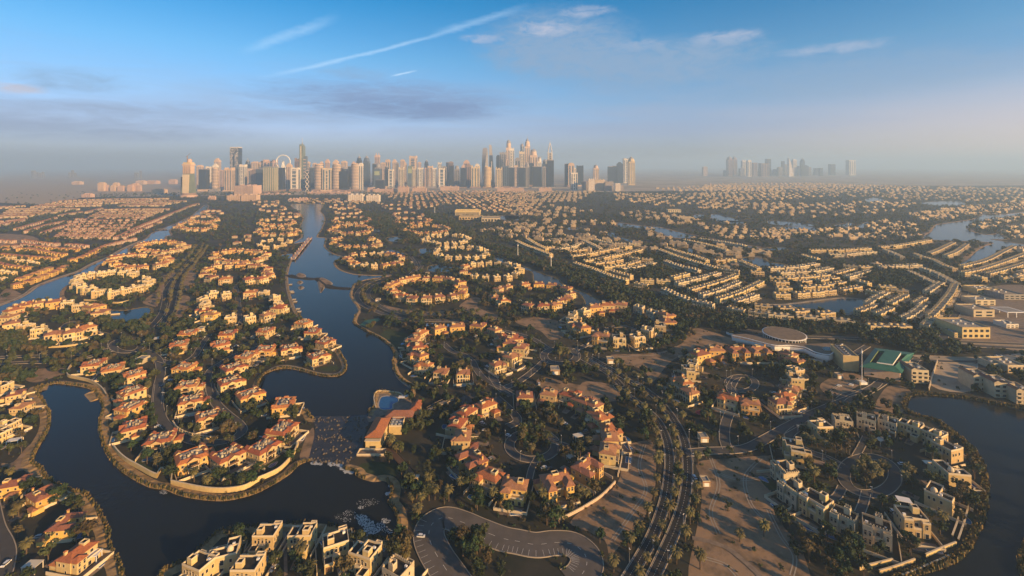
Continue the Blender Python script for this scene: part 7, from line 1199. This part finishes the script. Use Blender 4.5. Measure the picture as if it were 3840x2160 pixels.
def hazyrows(f, poly, step, gap, ang, kind, wob=25):   # rows of houses filling a tract of ground
    P = GL(f(poly)); a = np.array(P); x0, y0 = a.min(0); x1, y1 = a.max(0); c, s = math.cos(R(ang)), math.sin(R(ang)); ex = math.hypot(x1 - x0, y1 - y0); X_, Y_, A_ = [], [], []; cx_, cy_ = (x0 + x1) / 2, (y0 + y1) / 2
    for j in np.arange(-ex / 2, ex / 2, gap * .88):
        for i in np.arange(-ex / 2, ex / 2, step):
            jj = j + wob * math.sin(i * .006 + j * .003); X_.append(cx_ + i * c - jj * s + random.uniform(-3, 3)); Y_.append(cy_ + i * s + jj * c + random.uniform(-3, 3)); A_.append(R(ang) + .15 * math.sin(i * .006))
    X_, Y_ = np.array(X_), np.array(Y_); k = inside(X_, Y_, P) & ~inwater(X_, Y_) & (rng.uniform(0, 1, len(X_)) < .68)
    hb = np.zeros(len(X_), bool); H_ = np.array(HOUSES); idx = np.where(k)[0]
    for i0 in range(0, len(idx), 300): q = idx[i0:i0 + 300]; hb[q] = ((X_[q][:, None] - H_[None, :, 0]) ** 2 + (Y_[q][:, None] - H_[None, :, 1]) ** 2 < 18 ** 2).any(1)
    for x, y, t_ in zip(X_[k & ~hb], Y_[k & ~hb], np.array(A_)[k & ~hb]): STUFF.append((kind, x, y, t_ + random.uniform(-.1, .1), random.uniform(.7, 1.0)))
hazyrows(T6, [(1100, 70), (2576, 62), (2576, 290), (2100, 260), (1800, 190), (1480, 250), (1250, 130)], 24, 46, 12, 'row'); hazyrows(T7, [(0, 70), (830, 68), (640, 170), (300, 180), (800, 260), (480, 330), (0, 280)], 26, 46, -8, 'town'); hazyrows(T7, [(990, 90), (1500, 95), (2576, 60), (2576, 240), (1750, 230), (1300, 190), (1000, 150)], 36, 70, 4, 'town')
hazyrows(T7, [(1350, 40), (1900, 15), (2576, 20), (2576, 60), (1600, 70)], 34, 90, 8, 'town'); hazyrows(T7, [(0, 340), (560, 340), (980, 350), (1000, 380), (700, 400), (560, 480), (0, 480)], 24, 46, -10, 'town'); hazyrows(T7, [(1000, 280), (1260, 250), (1500, 280), (1760, 340), (1880, 420), (1560, 400), (1200, 340)], 24, 42, -14, 'town'); hazyrows(T7, [(560, 420), (860, 420), (1240, 560), (1240, 600), (800, 500)], 22, 42, -24, 'town'); hazyrows(T7, [(1900, 440), (2330, 470), (2576, 400), (2576, 560), (2300, 520)], 24, 46, 6, 'town')
hazyrows(T7, [(1200, 410), (1560, 470), (1800, 520), (2100, 590), (2200, 620), (1700, 560), (1350, 500)], 20, 40, -16, 'town'); hazyrows(T4, [(0, 410), (800, 400), (1700, 430), (2576, 440), (2576, 560), (1750, 540), (1200, 510), (0, 560)], 36, 80, 3, 'town'); hazyrows(T4, [(0, 560), (500, 570), (1680, 545), (1700, 590), (1400, 650), (900, 680), (300, 640), (0, 610)], 32, 60, 2, 'town'); hazyrows(T4, [(1580, 660), (2100, 590), (2576, 560), (2576, 620), (1900, 700), (1700, 700)], 22, 42, 14, 'town')
hazyrows(T4, [(0, 700), (500, 760), (1180, 770), (1500, 690), (1700, 740), (1750, 840), (1400, 859), (0, 859)], 24, 42, 4, 'town'); hazyrows(T4, [(2100, 745), (2400, 690), (2576, 660), (2576, 700), (2230, 790)], 20, 36, 18, 'town'); hazyrows(T4, [(2420, 780), (2576, 730), (2576, 859), (2440, 859)], 20, 36, 16, 'town'); hazyrows(T4, [(1900, 830), (2200, 800), (2280, 859), (1900, 859)], 20, 36, 12, 'town')
hazyrows(T6, [(330, 140), (900, 140), (1200, 190), (640, 190), (0, 180)], 26, 50, 0, 'row'); hazyrows(B1, [(2050, -30), (2318, -30), (2318, 60), (2100, 60)], 26, 50, 0, 'row'); hazyrows(T6, [(2250, 400), (2576, 380), (2576, 560), (2400, 560), (2050, 440)], 20, 38, -28, 'town')
hazyrows(T7, [(0, 480), (700, 480), (1240, 600), (1500, 620), (1240, 640), (760, 690), (300, 640)], 15, 30, -25, 'town', 10); hazyrows(B4, [(0, 240), (600, 230), (1000, 240), (1000, 310), (600, 330), (0, 360)], 15, 26, 2, 'town', 8); hazyrows(B4, [(1740, 250), (2318, 60), (2318, 400), (1900, 390), (1740, 330)], 15, 28, 24, 'town', 8); hazyrows(B3, [(1300, 30), (1800, 60), (2318, 120), (2318, 260), (1900, 280), (1500, 150)], 15, 28, -22, 'town', 8)
def house(kind, x, y, a, s):
    if kind == 'row': v = np.concatenate([HB['row'][0], ROOFQ]); 
    else: v = HB['town'][random.randrange(2)]
    v = v * s; return np.column_stack((*rotp(v[:, 0], v[:, 1], a), v[:, 2])) + (x, y, 0), 0
st = [q for q in STUFF if 200 < q[2] < 6000]; print('stuff houses', len(st), 'trees', len(cand), 'shrubs', len(sh), 'palms', len(pal))
o = mass('distant_houses', st, ['far_wall', 'tile_pink', 'wall_pink'], house)
mi = np.zeros(len(o.data.polygons), np.int32); i = 0
for q in st:
    if q[0] == 'row': mi[i:i + 5] = 2 if q[1] < 0 else 0; mi[i + 5:i + 9] = 1; i += 9
    else: i += 0
i = 0; random.seed(7)
me = o.data; nrm = np.zeros(len(me.polygons) * 3, np.float32); me.polygons.foreach_get('normal', nrm); ctr = np.zeros(len(me.polygons) * 3, np.float32); me.polygons.foreach_get('center', ctr); nz, cz_ = nrm.reshape(-1, 3)[:, 2], ctr.reshape(-1, 3)[:, 2]; mi = np.where((nz > .2) & (nz < .95) & (cz_ > 5), 1, 0).astype(np.int32); me.polygons.foreach_set('material_index', mi)
# ------------------------------------------------------------------ parked cars
for n, (f, x, y, rz, c, lb) in enumerate(((A2, 1245, 1150, 85, 'car_white', 'white van-like car at the car park entrance'), (A2, 132, 1395, -15, 'car_white', 'white car on the drive of the bottom villa'), (A2, 335, 1400, 5, 'car_dark', 'dark car on the second bottom drive'), (A2, 1728, 350, 75, 'car_white', 'white car on the pink drive'), (A2, 1905, 388, 60, 'car_white', 'white car parked by the ring hedge'), (A2, 1590, 145, 30, 'car_dark', 'dark car in the small lakeside car park'), (A3, 400, 298, 70, 'car_white', 'white car under the back villa of the yellow ring'), (A3, 448, 595, 60, 'car_grey', 'silver car beside the tan carport'), (A3, 240, 632, 120, 'car_white', 'white car on the drive inside the yellow ring'), (A3, 280, 640, 120, 'car_dark', 'dark car next to the white one inside the yellow ring'), (A3, 195, 810, 10, 'car_white', 'white car between the front yellow villas'), (A3, 1318, 535, 5, 'car_dark', 'dark car driving on the boulevard'), (A3, 1378, 705, 5, 'car_white', 'white car beside the boulevard verge'), (A4, 1010, 605, 80, 'car_white', 'white van on the ring road'), (A4, 965, 895, 20, 'car_white', 'white car by the carport of the ring'), (A4, 50, 68, 80, 'car_white', 'white car beside the upper drive'), (A4, 535, 12, 80, 'car_white', 'white truck-like car on the bare plot'), (A4, 625, 5, 80, 'car_white', 'second white car on the bare plot'), (A1, 45, 1360, 5, 'car_white', 'white car on the bottom-left lane'), (A1, 1220, 18, 10, 'car_dark', 'dark car on the peninsula lane'), (B3, 745, 760, 80, 'car_white', 'white car in the ring by the sandy slope'), (B3, 995, 690, 30, 'car_grey', 'silver car before the back villas'), (B3, 75, 545, 70, 'car_white', 'white car beyond the roundabout lawn'), (B3, 175, 585, 80, 'car_white', 'white car on the ring lawn edge'), (B4, 2075, 1052, 0, 'car_white', 'white car in the far-right car park'), (B4, 2115, 1052, 0, 'car_white', 'second white car in the far-right car park'), (B4, 2010, 1050, 0, 'car_dark', 'dark car in the far-right car park'), (A3, 205, 0, 0, 'car_white', 'white car near the ring entry'))):
    g = G(f((x, y + 6))); CARS[c].place('full', lb, 'car', (*g, .16), R(rz), None, .72)
g = G(A3((1425, 245))); r = thing('parasol', 'bright red parasol on the white villa patio', 'parasol', (*g, 0)); b = MB(); b.frus(0, 0, 2.2, 3.0, 3.2, .1, 'red_cloth', 8); b.build('canopy', r); b = MB(); b.frus(0, 0, 0, 2.3, .06, .06, 'metal', 6); b.build('pole', r)
for n, (f, x, y, rz, lb) in enumerate(((A1, 695, 1320, 10, 'white pergola beside the bottom-left villa pool'), (A1, 105, 445, 20, 'white gazebo beside the modern white villa'), (A3, 500, 410, 20, 'long tan carport roof in the yellow ring'), (A3, 455, 570, 30, 'square tan carport roof in the yellow ring'), (A4, 850, 440, 15, 'cream carport awning before the back flat villas'), (A4, 1025, 905, -20, 'cream carport awning beside the white car'), (A1, 245, 1400, 0, 'broad flat tan pavilion among bottom-left trees'), (B2, 1585, 780, 8, 'white tensile shade sail over the playground'), (B2, 1775, 785, 3, 'white swooping shade canopy behind the park ring'), (B1, 1450, 900, 25, 'grey tent canopy right of the left roundabout'))):
    g = G(f((x, y + 12))); r = thing('canopy', lb, 'canopy', (*g, 0), R(rz)); k = 2.6 if f in (A1, A2, A3, A4) else 4.5; m = 'white_paint' if 'white' in lb else 'canvas'; b = MB(); b.prism([(-k, -k * .7), (k, -k * .7), (k, k * .7), (-k, k * .7)], 2.6, 2.75, m, None, True); b.build('canopy_top', r)
    for sx in (-1, 1):
        for sy in (-1, 1): b = MB(); b.bx(-.1, -.1, 0, .1, .1, 2.6, m); b.build('post', r, (sx * k * .9, sy * k * .6, 0))
# cars on villa drives, lamp posts by the streets
for n, (g, rz, s, ph) in enumerate(DRIVES):
    if n % 5 in (1, 4): continue
    dx, dy = rotp(-2.2 * s + random.uniform(-.6, .6), 11.5 * s, rz); c = ('car_white', 'car_dark', 'car_white', 'car_grey')[n % 4]
    CARS[c].place('full', '%s car on the drive of the %s' % (c[4:], ph), 'car', (g[0] + dx, g[1] + dy, .08), rz + random.uniform(-.15, .15), 'cars on the villa drives', .72)
lt = Tpl('street_lamp'); b = lt.part('pole'); b.frus(0, 0, 0, 5.2, .06, .035, 'metal', 6); b = lt.part('lamp_head'); b.bx(-.1, -.7, 5.2, .1, .2, 5.3, 'white_paint', True)
LROADS = [('boulevard left verge', rl_, -2.6), ('boulevard right verge', rr_, 2.6)] + [('street by the ' + RINGS[int(((RA - s[len(s) // 2]) ** 2).sum(1).argmin())][2].split(' in the ')[-1], [tuple(p) for p in s], 3.0) for s, wd in ROADS if 3.9 < wd < 6 and s[:, 1].min() < 440 and 170 < s[:, 1].max() < 760]
lc = {}
for nm, s, d in LROADS:
    acc = 8.0; o_ = offs(list(s), d)
    for (x0, y0), (x1, y1) in zip(o_, o_[1:]):
        L = math.hypot(x1 - x0, y1 - y0)
        while acc < L:
            x, y = x0 + (x1 - x0) * acc / L, y0 + (y1 - y0) * acc / L; acc += 22
            if y > 470 or sum(lc.values()) > 150 or abs(x) > 1.1 * y: continue
            lc[nm] = lc.get(nm, 0) + 1; lt.place('full', 'slim white street lamp, %s along the %s' % (ordn(lc[nm]), nm), 'street lamp', (x, y, 0), random.uniform(0, 6.28), 'street lamps')
        acc -= L
# ------------------------------------------------------------------ haze
hz = MB(); hz.bx(-27500, -700, -1, 27500, 26500, 372, 'soil', True); hm = bpy.data.materials.new('haze'); hm.use_nodes = True; t = NT(hm.node_tree); t.n.clear()
pv_ = t.node('ShaderNodeVolumePrincipled'); pv_.inputs['Color'].default_value = (0.52, 0.75, 1.0, 1); pv_.inputs['Density'].default_value = HAZE_D; pv_.inputs['Anisotropy'].default_value = 0.15
t.link(pv_.outputs[0], t.node('ShaderNodeOutputMaterial').inputs['Volume'])
me = bpy.data.meshes.new('haze'); me.from_pydata(hz.v, [], hz.f); me.materials.append(hm); o = put('haze', me); o['kind'] = 'stuff'
